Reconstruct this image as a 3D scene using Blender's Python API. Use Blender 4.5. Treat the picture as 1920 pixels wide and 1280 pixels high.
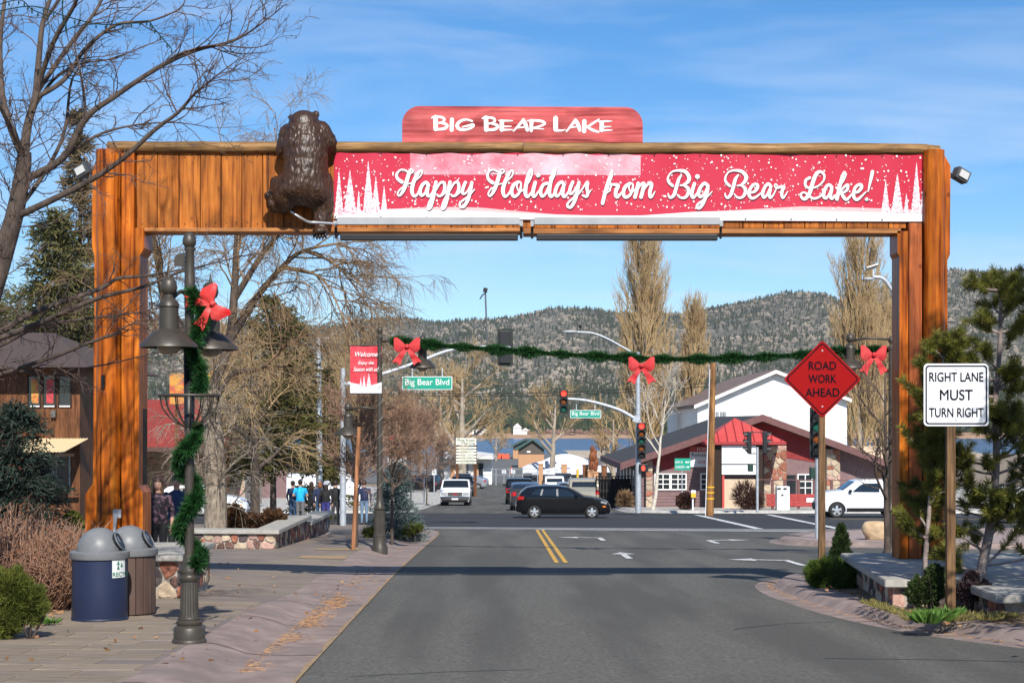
import bpy, bmesh, math, random
import numpy as np
from mathutils import Vector, Matrix, noise as mnoise
from mathutils.geometry import delaunay_2d_cdt

for o in list(bpy.data.objects):
    bpy.data.objects.remove(o)
SC = bpy.context.scene
COL = SC.collection
rnd = random.Random(7)
NR = np.random.RandomState(11)
PI = math.pi

# ------------------------------------------------------------------ camera, sky, sun, exposure
F = 3200.0            # focal length in pixels of a 1920 wide picture
HZ = 790.0            # row of the horizon
CH = 1.79             # eye height
cam_d = bpy.data.cameras.new('camera')
cam_d.sensor_width = 36.0
cam_d.lens = F / 1920 * 36.0
cam_d.shift_y = (HZ - 640) / 1920
cam_d.clip_start = 0.1
cam_d.clip_end = 12000
cam = bpy.data.objects.new('camera', cam_d)
COL.objects.link(cam)
cam.location = (0, 0, CH)
cam.rotation_euler = (PI / 2, 0, 0)
SC.camera = cam

SUN_TRAVEL = Vector((-0.215, 1.20, -1.0)).normalized()
sun_el = math.asin(-SUN_TRAVEL.z)
to_sun = -SUN_TRAVEL
sun_az = math.atan2(to_sun.x, to_sun.y)     # clockwise from +Y
world = bpy.data.worlds.new('World')
SC.world = world
world.use_nodes = True
wn = world.node_tree
wn.nodes.clear()
w_out = wn.nodes.new('ShaderNodeOutputWorld')
w_bg = wn.nodes.new('ShaderNodeBackground')
w_sky = wn.nodes.new('ShaderNodeTexSky')
w_sky.sky_type = 'NISHITA'
w_sky.sun_disc = False
w_sky.sun_elevation = sun_el
w_sky.sun_rotation = sun_az
w_sky.altitude = 2050
w_sky.air_density = 1.0
w_sky.dust_density = 0.25
w_sky.ozone_density = 3.0
w_bg.inputs['Strength'].default_value = 0.086
# thin cirrus veils mixed over the sky, laid out on a flat cloud layer overhead
w_tc = wn.nodes.new('ShaderNodeTexCoord')
w_sep = wn.nodes.new('ShaderNodeSeparateXYZ')
wn.links.new(w_tc.outputs['Generated'], w_sep.inputs[0])
def wmath(op, a, b=None):
    n = wn.nodes.new('ShaderNodeMath'); n.operation = op
    for i, s in enumerate((a, b)):
        if s is None: continue
        if isinstance(s, (int, float)): n.inputs[i].default_value = s
        else: wn.links.new(s, n.inputs[i])
    return n.outputs[0]
zc = wmath('MAXIMUM', w_sep.outputs['Z'], 0.0)
den = wmath('ADD', zc, 0.12)
cu = wmath('DIVIDE', w_sep.outputs['X'], den)
cv = wmath('DIVIDE', w_sep.outputs['Y'], den)
w_cmb = wn.nodes.new('ShaderNodeCombineXYZ')
wn.links.new(cu, w_cmb.inputs[0]); wn.links.new(cv, w_cmb.inputs[1])
w_map = wn.nodes.new('ShaderNodeMapping')
w_map.inputs['Rotation'].default_value = (0, 0, 0.35)
w_map.inputs['Scale'].default_value = (0.55, 1.1, 1)
wn.links.new(w_cmb.outputs[0], w_map.inputs[0])
w_n = wn.nodes.new('ShaderNodeTexNoise')
w_n.inputs['Scale'].default_value = 1.6; w_n.inputs['Detail'].default_value = 7
w_n.inputs['Roughness'].default_value = 0.58; w_n.inputs['Distortion'].default_value = 0.5
wn.links.new(w_map.outputs[0], w_n.inputs['Vector'])
w_r = wn.nodes.new('ShaderNodeValToRGB')
w_r.color_ramp.elements[0].position = 0.42; w_r.color_ramp.elements[0].color = (0, 0, 0, 1)
w_r.color_ramp.elements[1].position = 0.85; w_r.color_ramp.elements[1].color = (0.62, 0.62, 0.62, 1)
wn.links.new(w_n.outputs['Fac'], w_r.inputs[0])
w_mix = wn.nodes.new('ShaderNodeMixRGB')
w_mix.inputs['Color2'].default_value = (8.0, 8.8, 10.2, 1)
wn.links.new(w_r.outputs[0], w_mix.inputs['Fac'])
w_hsv = wn.nodes.new('ShaderNodeHueSaturation')
w_hsv.inputs['Saturation'].default_value = 1.30
w_hsv.inputs['Value'].default_value = 1.28
wn.links.new(w_sky.outputs[0], w_hsv.inputs['Color'])
wn.links.new(w_hsv.outputs[0], w_mix.inputs['Color1'])
wn.links.new(w_mix.outputs[0], w_bg.inputs['Color'])
wn.links.new(w_bg.outputs[0], w_out.inputs['Surface'])

sun_d = bpy.data.lights.new('sun', 'SUN')
sun_d.energy = 5.0
sun_d.angle = math.radians(0.53)
sun_d.color = (1.0, 0.955, 0.88)
sun = bpy.data.objects.new('sun', sun_d)
COL.objects.link(sun)
sun.rotation_euler = SUN_TRAVEL.to_track_quat('-Z', 'Y').to_euler()

SC.view_settings.view_transform = 'Standard'
SC.view_settings.look = 'None'
SC.view_settings.exposure = 0.36
SC.view_settings.gamma = 1.0
SC.view_settings.use_curve_mapping = False

# ------------------------------------------------------------------ ground profile and pixel helpers
SL = 0.0334
_gy = [-200, 131, 240, 470, 500, 700, 1000, 1030, 6000]
_gz = [200 * SL, -131 * SL, -6.83, -6.95, -10.5, -12, -11, -8.0, -8.0]
def G(y):
    return float(np.interp(y, _gy, _gz))
def at(px, py, d):
    """point seen at picture position px,py at distance d"""
    return Vector(((px - 960) * d / F, d, CH - (py - HZ) * d / F))
def gnd(px, py, h=0.0):
    """x,y of a point on the sloping street, h above it"""
    d = F * (CH - h) / (py - HZ - SL * F)
    return ((px - 960) * d / F, d)

# ------------------------------------------------------------------ mesh building
WM = {}
def link(name, me, parent=None):
    o = bpy.data.objects.new(name, me)
    COL.objects.link(o)
    if parent is not None:
        o.parent = parent
        o.matrix_parent_inverse = WM.get(parent, Matrix()).inverted()
    WM[o] = Matrix()
    return o
def thing(name, label, cat, loc=(0, 0, 0), group=None):
    o = bpy.data.objects.new(name, None)
    o.empty_display_size = 0.2
    COL.objects.link(o)
    o.location = loc
    WM[o] = Matrix.Translation(Vector(loc))
    return tag(o, label, cat, group)
def tag(o, label, cat, group=None):
    o['label'] = label
    o['category'] = cat
    if group: o['group'] = group
    return o
def struct(o):
    o['kind'] = 'structure'
    return o
def stuff(o):
    o['kind'] = 'stuff'
    return o
def copy_tree(o, parent=None):
    c = o.copy()
    COL.objects.link(c)
    if parent is not None: c.parent = parent
    for ch in o.children:
        copy_tree(ch, c)
    return c

class MB:
    def __init__(s):
        s.v = []; s.f = []; s.m = []
        s.cm = 0
        s.T = None
    def add(s, vs, fs):
        b = len(s.v)
        if s.T is not None:
            vs = [s.T @ Vector(p) for p in vs]
        s.v.extend([tuple(p) for p in vs])
        for f in fs:
            s.f.append(tuple(i + b for i in f)); s.m.append(s.cm)
        return s
    def box(s, x0, x1, y0, y1, z0, z1):
        return s.add([(x0,y0,z0),(x1,y0,z0),(x1,y1,z0),(x0,y1,z0),(x0,y0,z1),(x1,y0,z1),(x1,y1,z1),(x0,y1,z1)],
              [(0,3,2,1),(4,5,6,7),(0,1,5,4),(1,2,6,5),(2,3,7,6),(3,0,4,7)])
    def cbox(s, c, size, rz=0, ry=0, rx=0):
        M = Matrix.Translation(Vector(c)) @ Matrix.Rotation(rz,4,'Z') @ Matrix.Rotation(ry,4,'Y') @ Matrix.Rotation(rx,4,'X')
        a, b, d = size[0]/2, size[1]/2, size[2]/2
        vs = [M @ Vector(p) for p in [(-a,-b,-d),(a,-b,-d),(a,b,-d),(-a,b,-d),(-a,-b,d),(a,-b,d),(a,b,d),(-a,b,d)]]
        return s.add(vs, [(0,3,2,1),(4,5,6,7),(0,1,5,4),(1,2,6,5),(2,3,7,6),(3,0,4,7)])
    def bevbox(s, x0, x1, y0, y1, z0, z1, b=0.02):
        # box with chamfered vertical and horizontal edges
        bm = bmesh.new()
        M = Matrix.Translation(((x0+x1)/2,(y0+y1)/2,(z0+z1)/2)) @ Matrix.Diagonal((x1-x0,y1-y0,z1-z0,1))
        bmesh.ops.create_cube(bm, size=1, matrix=M)
        bmesh.ops.bevel(bm, geom=bm.edges[:], offset=b, segments=2, affect='EDGES', profile=0.5)
        bm.verts.index_update()
        vs = [v.co.copy() for v in bm.verts]; fs = [[v.index for v in f.verts] for f in bm.faces]
        bm.free()
        return s.add(vs, fs)
    def tube(s, pts, rad, n=8, caps=True, flat=None):
        pts = [Vector(p) for p in pts]
        if not isinstance(rad, (list, tuple)): rad = [rad] * len(pts)
        vs = []; fs = []
        up = None
        for i, p in enumerate(pts):
            a = pts[max(i-1,0)]; b = pts[min(i+1,len(pts)-1)]
            t = (b - a)
            if t.length < 1e-9: t = Vector((0,0,1))
            t.normalize()
            if up is None:
                up = Vector((0,0,1)) if abs(t.z) < 0.9 else Vector((0,1,0))
            u = t.cross(up)
            if u.length < 1e-6: u = t.orthogonal()
            u.normalize(); w = u.cross(t); up = w
            for k in range(n):
                an = 2*PI*k/n
                vs.append(p + u*math.cos(an)*rad[i] + w*math.sin(an)*rad[i])
        for i in range(len(pts)-1):
            for k in range(n):
                k2 = (k+1) % n
                fs.append((i*n+k, (i+1)*n+k, (i+1)*n+k2, i*n+k2))
        if caps:
            fs.append(tuple(range(n))); fs.append(tuple(reversed(range((len(pts)-1)*n, len(pts)*n))))
        return s.add(vs, fs)
    def lathe(s, cx, cy, prof, n=20, a0=0, a1=2*PI):
        vs = []; fs = []
        full = abs(a1-a0-2*PI) < 1e-6
        m = n if full else n+1
        for r, z in prof:
            for k in range(m):
                a = a0+(a1-a0)*k/n
                vs.append((cx+r*math.cos(a), cy+r*math.sin(a), z))
        for i in range(len(prof)-1):
            for k in range(n):
                k2 = (k+1) % m
                fs.append((i*m+k, i*m+k2, (i+1)*m+k2, (i+1)*m+k))
        return s.add(vs, fs)
    def prism(s, poly, y0, y1, plane='xz'):
        n = len(poly)
        def P(p, q):
            return (p[0], q, p[1]) if plane == 'xz' else ((q, p[0], p[1]) if plane == 'yz' else (p[0], p[1], q))
        vs = [P(p, y0) for p in poly] + [P(p, y1) for p in poly]
        fs = [tuple(range(n)), tuple(reversed(range(n, 2*n)))]
        for i in range(n):
            j = (i+1) % n
            fs.append((i, i+n, j+n, j))
        return s.add(vs, fs)
    def sphere(s, c, r, nu=12, nv=8, M=None):
        if not isinstance(r, (tuple, list)): r = (r, r, r)
        vs = []; fs = []
        for j in range(nv+1):
            th = PI*j/nv
            for i in range(nu):
                ph = 2*PI*i/nu
                p = Vector((r[0]*math.sin(th)*math.cos(ph), r[1]*math.sin(th)*math.sin(ph), r[2]*math.cos(th)))
                if M is not None: p = M @ p
                vs.append(p + Vector(c))
        for j in range(nv):
            for i in range(nu):
                i2 = (i+1) % nu
                fs.append((j*nu+i, (j+1)*nu+i, (j+1)*nu+i2, j*nu+i2))
        return s.add(vs, fs)
    def build(s, name, mat, parent=None, smooth=False, fix=True):
        me = bpy.data.meshes.new(name)
        me.from_pydata(s.v, [], s.f)
        mats = mat if isinstance(mat, (list, tuple)) else [mat]
        for m in mats: me.materials.append(m)
        if len(mats) > 1: me.polygons.foreach_set('material_index', s.m)
        if fix:
            bm = bmesh.new(); bm.from_mesh(me)
            bmesh.ops.recalc_face_normals(bm, faces=bm.faces[:])
            bm.to_mesh(me); bm.free()
        if smooth:
            me.polygons.foreach_set('use_smooth', [True]*len(me.polygons))
            if smooth == 'auto':
                try: me.set_sharp_from_angle(angle=math.radians(40))
                except Exception: pass
        me.update()
        return link(name, me, parent)

def npmesh(name, V, Fc, mat, parent=None, smooth=False):
    V = np.asarray(V, dtype=np.float32); Fc = np.asarray(Fc, dtype=np.int32)
    me = bpy.data.meshes.new(name)
    me.vertices.add(len(V)); me.vertices.foreach_set('co', V.ravel())
    k = Fc.shape[1]
    me.loops.add(len(Fc)*k); me.loops.foreach_set('vertex_index', Fc.ravel())
    me.polygons.add(len(Fc))
    me.polygons.foreach_set('loop_start', np.arange(0, len(Fc)*k, k, dtype=np.int32))
    me.polygons.foreach_set('loop_total', np.full(len(Fc), k, dtype=np.int32))
    if smooth: me.polygons.foreach_set('use_smooth', np.ones(len(Fc), dtype=bool))
    me.materials.append(mat)
    me.update(calc_edges=True); me.validate()
    return link(name, me, parent)

def segmesh(name, segs, mat, parent=None, n=4):
    """tapered twigs: rows of x0 y0 z0 x1 y1 z1 r0 r1"""
    S = np.asarray(segs, dtype=np.float64)
    p0 = S[:, 0:3]; p1 = S[:, 3:6]; r0 = S[:, 6]; r1 = S[:, 7]
    t = p1 - p0; L = np.linalg.norm(t, axis=1)[:, None]; t = t / np.maximum(L, 1e-9)
    ref = np.where(np.abs(t[:, 2:3]) < 0.9, np.array([[0, 0, 1.0]]), np.array([[1.0, 0, 0]]))
    u = np.cross(t, ref); u /= np.linalg.norm(u, axis=1)[:, None]
    w = np.cross(u, t)
    V = np.zeros((len(S), 2*n, 3))
    for k in range(n):
        a = 2*PI*k/n
        d = u*math.cos(a) + w*math.sin(a)
        V[:, k] = p0 + d*r0[:, None]
        V[:, n+k] = p1 + d*r1[:, None]
    base = (np.arange(len(S))*2*n)[:, None]
    fs = []
    for k in range(n):
        k2 = (k+1) % n
        fs.append(base + np.array([[k, k2, n+k2, n+k]]))
    Fc = np.stack(fs, 1).reshape(-1, 4)
    return npmesh(name, V.reshape(-1, 3), Fc, mat, parent, smooth=True)

def catmull(pts, per=6):
    P = np.array(pts, dtype=float)
    out = []
    n = len(P)
    for i in range(n-1):
        p0 = P[max(i-1, 0)]; p1 = P[i]; p2 = P[i+1]; p3 = P[min(i+2, n-1)]
        for k in range(per):
            t = k/per
            out.append(0.5*((2*p1)+(-p0+p2)*t+(2*p0-5*p1+4*p2-p3)*t*t+(-p0+3*p1-3*p2+p3)*t**3))
    out.append(P[-1])
    return np.array(out)

# ------------------------------------------------------------------ materials
MATS = {}
def M(name, c, c2=None, sc=6.0, rough=0.7, metal=0.0, bump=0.0, bsc=60.0, stretch=(1, 1, 1), detail=5,
      vary=0.0, spec=0.4, coat=0.0, lo=0.35, hi=0.65, emit=0.0, c3=None, sc3=1.0, bdist=0.02, trans=0.0, f3=0.5, st3=None, p3=(.45, .68)):
    if name in MATS: return MATS[name]
    m = bpy.data.materials.new(name)
    m.use_nodes = True
    nt = m.node_tree; nd = nt.nodes; L = nt.links
    b = nd['Principled BSDF']
    b.inputs['Roughness'].default_value = rough
    b.inputs['Metallic'].default_value = metal
    b.inputs['Specular IOR Level'].default_value = spec
    if coat: b.inputs['Coat Weight'].default_value = coat; b.inputs['Coat Roughness'].default_value = 0.03
    if trans: b.inputs['Transmission Weight'].default_value = trans
    tc = nd.new('ShaderNodeTexCoord'); mp = nd.new('ShaderNodeMapping')
    mp.inputs['Scale'].default_value = stretch
    L.new(tc.outputs['Object'], mp.inputs['Vector'])
    col = None
    if c2 is None:
        rgb = nd.new('ShaderNodeRGB'); rgb.outputs[0].default_value = (*c, 1); col = rgb.outputs[0]
    else:
        n = nd.new('ShaderNodeTexNoise'); n.inputs['Scale'].default_value = sc; n.inputs['Detail'].default_value = detail
        n.inputs['Roughness'].default_value = 0.62
        L.new(mp.outputs[0], n.inputs['Vector'])
        r = nd.new('ShaderNodeValToRGB')
        r.color_ramp.elements[0].position = lo; r.color_ramp.elements[0].color = (*c, 1)
        r.color_ramp.elements[1].position = hi; r.color_ramp.elements[1].color = (*c2, 1)
        L.new(n.outputs['Fac'], r.inputs[0]); col = r.outputs[0]
    if c3 is not None:
        n3 = nd.new('ShaderNodeTexNoise'); n3.inputs['Scale'].default_value = sc3; n3.inputs['Detail'].default_value = 4
        if st3:
            mp3 = nd.new('ShaderNodeMapping'); mp3.inputs['Scale'].default_value = st3; L.new(tc.outputs['Object'], mp3.inputs[0]); L.new(mp3.outputs[0], n3.inputs['Vector'])
        else: L.new(tc.outputs['Object'], n3.inputs['Vector'])
        r3 = nd.new('ShaderNodeValToRGB'); r3.color_ramp.elements[0].position = p3[0]; r3.color_ramp.elements[1].position = p3[1]
        r3.color_ramp.elements[1].color = (f3, f3, f3, 1); r3.color_ramp.elements[0].color = (0, 0, 0, 1)
        L.new(n3.outputs['Fac'], r3.inputs[0])
        mx = nd.new('ShaderNodeMixRGB'); mx.inputs['Color2'].default_value = (*c3, 1)
        L.new(r3.outputs[0], mx.inputs['Fac']); L.new(col, mx.inputs['Color1']); col = mx.outputs[0]
    if vary:
        oi = nd.new('ShaderNodeObjectInfo')
        mr = nd.new('ShaderNodeMapRange'); mr.inputs['To Min'].default_value = 1-vary; mr.inputs['To Max'].default_value = 1+vary
        L.new(oi.outputs['Random'], mr.inputs['Value'])
        hs = nd.new('ShaderNodeHueSaturation'); L.new(mr.outputs[0], hs.inputs['Value']); L.new(col, hs.inputs['Color']); col = hs.outputs[0]
    L.new(col, b.inputs['Base Color'])
    if emit:
        L.new(col, b.inputs['Emission Color']); b.inputs['Emission Strength'].default_value = emit
    if bump:
        n2 = nd.new('ShaderNodeTexNoise'); n2.inputs['Scale'].default_value = bsc; n2.inputs['Detail'].default_value = 4
        L.new(mp.outputs[0], n2.inputs['Vector'])
        bp = nd.new('ShaderNodeBump'); bp.inputs['Strength'].default_value = bump; bp.inputs['Distance'].default_value = bdist
        L.new(n2.outputs['Fac'], bp.inputs['Height']); L.new(bp.outputs[0], b.inputs['Normal'])
    MATS[name] = m
    return m

def leafmat(name, c, c2, sc=2.0, rough=0.6, trl=0.25):
    """foliage: colour changes from clump to clump, thin leaves let some light through"""
    if name in MATS: return MATS[name]
    m = M(name, c, c2, sc=sc, rough=rough, spec=0.25)
    nt = m.node_tree; nd = nt.nodes; L = nt.links
    b = nd['Principled BSDF']; out = nd['Material Output']
    src = b.inputs['Base Color'].links[0].from_socket
    t = nd.new('ShaderNodeBsdfTranslucent'); L.new(src, t.inputs['Color'])
    mx = nd.new('ShaderNodeMixShader'); mx.inputs[0].default_value = trl
    L.new(b.outputs[0], mx.inputs[1]); L.new(t.outputs[0], mx.inputs[2]); L.new(mx.outputs[0], out.inputs['Surface'])
    return m

def woodmat(name, base, dark, light, axis='z', vary=0.12, rough=0.55, knots=True, gs=1.0):
    if name in MATS: return MATS[name]
    m = bpy.data.materials.new(name); m.use_nodes = True
    nt = m.node_tree; nd = nt.nodes; L = nt.links; b = nd['Principled BSDF']
    b.inputs['Roughness'].default_value = rough; b.inputs['Specular IOR Level'].default_value = 0.18
    tc = nd.new('ShaderNodeTexCoord')
    oi = nd.new('ShaderNodeObjectInfo')
    ad = nd.new('ShaderNodeVectorMath'); ad.operation = 'ADD'
    cm = nd.new('ShaderNodeCombineXYZ')
    mu = nd.new('ShaderNodeMath'); mu.operation = 'MULTIPLY'; mu.inputs[1].default_value = 37.0
    L.new(oi.outputs['Random'], mu.inputs[0]); L.new(mu.outputs[0], cm.inputs[0]); L.new(mu.outputs[0], cm.inputs[2])
    L.new(tc.outputs['Object'], ad.inputs[0]); L.new(cm.outputs[0], ad.inputs[1])
    def nz(stretch, sc, det, dist=0.0):
        mp = nd.new('ShaderNodeMapping'); mp.inputs['Scale'].default_value = stretch
        L.new(ad.outputs[0], mp.inputs[0])
        n = nd.new('ShaderNodeTexNoise'); n.inputs['Scale'].default_value = sc; n.inputs['Detail'].default_value = det
        n.inputs['Distortion'].default_value = dist
        L.new(mp.outputs[0], n.inputs['Vector']); return n.outputs['Fac']
    a = 0.05
    st = (1, 1, a) if axis == 'z' else (a, 1, 1)
    g1 = nz(st, 26*gs, 6, 0.4); g2 = nz((1, 1, .45) if axis == 'z' else (.45, 1, 1), 3.2, 6, .6); g3 = nz((1, 1, .02) if axis == 'z' else (.02, 1, 1), 15, 3, .3)
    r = nd.new('ShaderNodeValToRGB'); e = r.color_ramp.elements
    e[0].position = 0.3; e[0].color = (*dark, 1); e[1].position = 0.72; e[1].color = (*light, 1)
    k = e.new(0.5); k.color = (*base, 1)
    L.new(g1, r.inputs[0])
    r2 = nd.new('ShaderNodeMapRange'); r2.inputs['From Min'].default_value = 0.3; r2.inputs['From Max'].default_value = 0.7
    r2.inputs['To Min'].default_value = 0.52; r2.inputs['To Max'].default_value = 1.25
    L.new(g2, r2.inputs['Value'])
    mr = nd.new('ShaderNodeMapRange'); mr.inputs['To Min'].default_value = 1-vary; mr.inputs['To Max'].default_value = 1+vary
    L.new(oi.outputs['Random'], mr.inputs['Value'])
    mm = nd.new('ShaderNodeMath'); mm.operation = 'MULTIPLY'; L.new(r2.outputs[0], mm.inputs[0]); L.new(mr.outputs[0], mm.inputs[1])
    hs = nd.new('ShaderNodeHueSaturation'); L.new(mm.outputs[0], hs.inputs['Value']); L.new(r.outputs[0], hs.inputs['Color'])
    col = hs.outputs[0]
    if knots:
        mp = nd.new('ShaderNodeMapping'); mp.inputs['Scale'].default_value = (1, 1, 0.55) if axis == 'z' else (0.55, 1, 1)
        L.new(ad.outputs[0], mp.inputs[0])
        v = nd.new('ShaderNodeTexVoronoi'); v.inputs['Scale'].default_value = 3.6; L.new(mp.outputs[0], v.inputs['Vector'])
        kr = nd.new('ShaderNodeValToRGB'); kr.color_ramp.elements[0].position = 0.05; kr.color_ramp.elements[0].color = (0.85, 0.85, 0.85, 1)
        kr.color_ramp.elements[1].position = 0.13; kr.color_ramp.elements[1].color = (0, 0, 0, 1)
        L.new(v.outputs['Distance'], kr.inputs[0])
        mx = nd.new('ShaderNodeMixRGB'); mx.inputs['Color2'].default_value = (dark[0]*0.5, dark[1]*0.45, dark[2]*0.4, 1)
        L.new(kr.outputs[0], mx.inputs['Fac']); L.new(col, mx.inputs['Color1']); col = mx.outputs[0]
    cr_ = nd.new('ShaderNodeValToRGB'); cr_.color_ramp.elements[0].position = .655; cr_.color_ramp.elements[0].color = (0, 0, 0, 1); cr_.color_ramp.elements[1].position = .685; cr_.color_ramp.elements[1].color = (.8, .8, .8, 1)
    L.new(g3, cr_.inputs[0]); mc = nd.new('ShaderNodeMixRGB'); mc.inputs['Color2'].default_value = (dark[0]*.25, dark[1]*.25, dark[2]*.25, 1)
    L.new(cr_.outputs[0], mc.inputs['Fac']); L.new(col, mc.inputs['Color1']); col = mc.outputs[0]
    L.new(col, b.inputs['Base Color'])
    bp = nd.new('ShaderNodeBump'); bp.inputs['Strength'].default_value = 0.35; bp.inputs['Distance'].default_value = 0.01
    L.new(g1, bp.inputs['Height']); L.new(bp.outputs[0], b.inputs['Normal'])
    MATS[name] = m
    return m

def flat(name, c, rough=0.6, **k):
    return M(name, c, rough=rough, **k)

# ------------------------------------------------------------------ lettering
def text_mesh(name, body, mat, parent, cx, cz, y, width=None, height=None, depth=0.0, bold=0.0, spacing=1.0, align='C'):
    cu = bpy.data.curves.new(name, 'FONT')
    cu.body = body; cu.size = 1.0; cu.space_character = spacing
    cu.fill_mode = 'FRONT'
    to = bpy.data.objects.new('tmp', cu); COL.objects.link(to)
    me = bpy.data.meshes.new_from_object(to)
    bpy.data.objects.remove(to); bpy.data.curves.remove(cu)
    co = np.zeros(len(me.vertices)*3, dtype=np.float32); me.vertices.foreach_get('co', co); co = co.reshape(-1, 3)
    mn = co.min(0); mx = co.max(0); sz = mx - mn
    sy = height/sz[1] if height else None
    sx = width/sz[0] if width else sy
    if sy is None: sy = sx
    u = (co[:, 0]-mn[0])*sx; v = (co[:, 1]-mn[1])*sy
    W = sz[0]*sx; H = sz[1]*sy
    out = np.zeros_like(co)
    off = {'C': W/2, 'L': 0, 'R': W}[align]
    out[:, 0] = cx + u - off; out[:, 1] = y; out[:, 2] = cz + v - H/2
    me.vertices.foreach_set('co', out.ravel()); me.name = name
    me.materials.clear(); me.materials.append(mat); me.update()
    if bold:      # heavier strokes: the same letters laid over each other, a hair apart
        fs = [tuple(p.vertices) for p in me.polygons]; n = len(out); V = []; FF = []
        for q, (sx_, sz_) in enumerate(((0, 0), (1, 0), (-1, 0), (0, 1), (0, -1))):
            V += [(a[0]+sx_*bold*H, a[1]-.0006*q, a[2]+sz_*bold*H) for a in out]; FF += [tuple(i+n*q for i in f) for f in fs]
        me = bpy.data.meshes.new(name); me.from_pydata(V, [], FF); me.materials.append(mat); me.update()
    return link(name, me, parent)

def stroke_ribbons(strokes, xf, yf, per=6, wscale=1.0, lift=0.0):
    """pen strokes (u,v,width) as ribbons with round ends; xf maps u,v,width to x,z,width; yf(x,z) gives the surface"""
    mb = MB()
    k = 0
    for st in strokes:
        pts = [xf(*p) for p in st]
        C = catmull(pts, per) if len(pts) > 1 else np.array(pts)
        k += 1
        base = lift + 0.00025*k
        n = len(C)
        if n > 1:
            vs = []; fs = []
            for i in range(n):
                a = C[max(i-1, 0)]; b = C[min(i+1, n-1)]
                tx, tz = b[0]-a[0], b[1]-a[1]; l = math.hypot(tx, tz) or 1
                nx, nz = -tz/l, tx/l
                w = C[i][2]*wscale/2
                dy = base + 0.0002*i/n
                for sgn in (1, -1):
                    X = C[i][0]+nx*w*sgn; Z = C[i][1]+nz*w*sgn
                    vs.append((X, yf(X, Z)-dy, Z))
            for i in range(n-1):
                fs.append((2*i, 2*i+2, 2*i+3, 2*i+1))
            mb.add(vs, fs)
        for e in (0, n-1):
            w = C[e][2]*wscale/2
            vs = []
            for q in range(12):
                X = C[e][0]+w*math.cos(2*PI*q/12); Z = C[e][1]+w*math.sin(2*PI*q/12)
                vs.append((X, yf(X, Z)-base-0.0003, Z))
            mb.add(vs, [tuple(range(12))])
    return mb

def voxel_body(mb, voxel, smooth_it=4, name='tmp'):
    """one continuous surface out of overlapping blobs"""
    me = bpy.data.meshes.new(name); me.from_pydata(mb.v, [], mb.f)
    bm = bmesh.new(); bm.from_mesh(me); bmesh.ops.recalc_face_normals(bm, faces=bm.faces[:]); bm.to_mesh(me); bm.free()
    o = bpy.data.objects.new(name, me); COL.objects.link(o)
    md = o.modifiers.new('r', 'REMESH'); md.mode = 'VOXEL'; md.voxel_size = voxel; md.use_smooth_shade = True
    if smooth_it:
        s = o.modifiers.new('s', 'SMOOTH'); s.iterations = smooth_it; s.factor = 0.5
    dg = bpy.context.evaluated_depsgraph_get()
    r = bpy.data.meshes.new_from_object(o.evaluated_get(dg))
    bpy.data.objects.remove(o); bpy.data.meshes.remove(me)
    return r
def capsule(mb, a, b, ra, rb, n=10):
    a = Vector(a); b = Vector(b)
    k = 4
    pts = [a.lerp(b, i/k) for i in range(k+1)]
    mb.tube(pts, [ra+(rb-ra)*i/k for i in range(k+1)], n=n)
    mb.sphere(a, ra, n, 6); mb.sphere(b, rb, n, 6)
# ================================================================== materials of the setting
m_asph = M('asphalt_grey', (0.056, 0.053, 0.044), (0.158, 0.150, 0.130), sc=22, rough=0.92, bump=0.6, bsc=120, lo=0.33, hi=0.70, detail=12,
           c3=(0.060, 0.057, 0.050), sc3=1.1, bdist=0.008, f3=0.7, st3=(1, 0.09, 1), p3=(.42, .60))
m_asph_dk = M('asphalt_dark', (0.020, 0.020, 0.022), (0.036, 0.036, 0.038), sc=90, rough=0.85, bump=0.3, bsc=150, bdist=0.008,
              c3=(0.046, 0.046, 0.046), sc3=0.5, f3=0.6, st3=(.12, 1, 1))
m_lot = M('asphalt_lot', (0.10, 0.10, 0.098), (0.15, 0.148, 0.142), sc=1.2, rough=0.95)
m_kerb = M('kerb_concrete', (0.20, 0.146, 0.126), (0.31, 0.238, 0.205), sc=3.0, rough=0.85, bump=0.25, bsc=70, detail=8,
           c3=(0.165, 0.130, 0.118), sc3=1.2, f3=0.7)
m_conc = M('pale_concrete', (0.36, 0.34, 0.31), (0.50, 0.48, 0.44), sc=4.0, rough=0.9, bump=0.2, bsc=80, detail=8, c3=(0.26, 0.25, 0.23), sc3=1.5)
m_gutter = M('gutter_concrete', (0.17, 0.165, 0.16), (0.24, 0.235, 0.225), sc=3.0, rough=0.9, c3=(0.13, 0.13, 0.13), sc3=0.6)
m_side = M('sidewalk_concrete', (0.165, 0.128, 0.096), (0.255, 0.205, 0.158), sc=5.0, rough=0.85, bump=0.3, bsc=60, detail=8,
           stretch=(0.35, 1, 1), c3=(0.14, 0.12, 0.12), sc3=0.5, f3=0.7)
m_pav = M('stamped_paver', (0.175, 0.132, 0.090), (0.285, 0.225, 0.160), sc=7.0, rough=0.82, bump=0.5, bsc=45, detail=8,
          stretch=(0.3, 1, 1), vary=0.13, c3=(0.15, 0.135, 0.13), sc3=0.8, f3=0.6)
m_soil = M('bare_soil', (0.12, 0.075, 0.042), (0.26, 0.175, 0.10), sc=9, rough=0.95, bump=0.8, bsc=40, detail=8)
m_earth = M('dry_earth', (0.17, 0.13, 0.09), (0.28, 0.22, 0.15), sc=0.8, rough=0.95)
m_white_paint = M('road_paint_white', (0.16, 0.16, 0.155), (0.62, 0.62, 0.60), sc=9, rough=0.85, lo=0.32, hi=0.52, detail=10)
m_yellow_paint = M('road_paint_yellow', (0.20, 0.13, 0.05), (0.58, 0.33, 0.055), sc=9, rough=0.85, lo=0.32, hi=0.5, detail=10)
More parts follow.
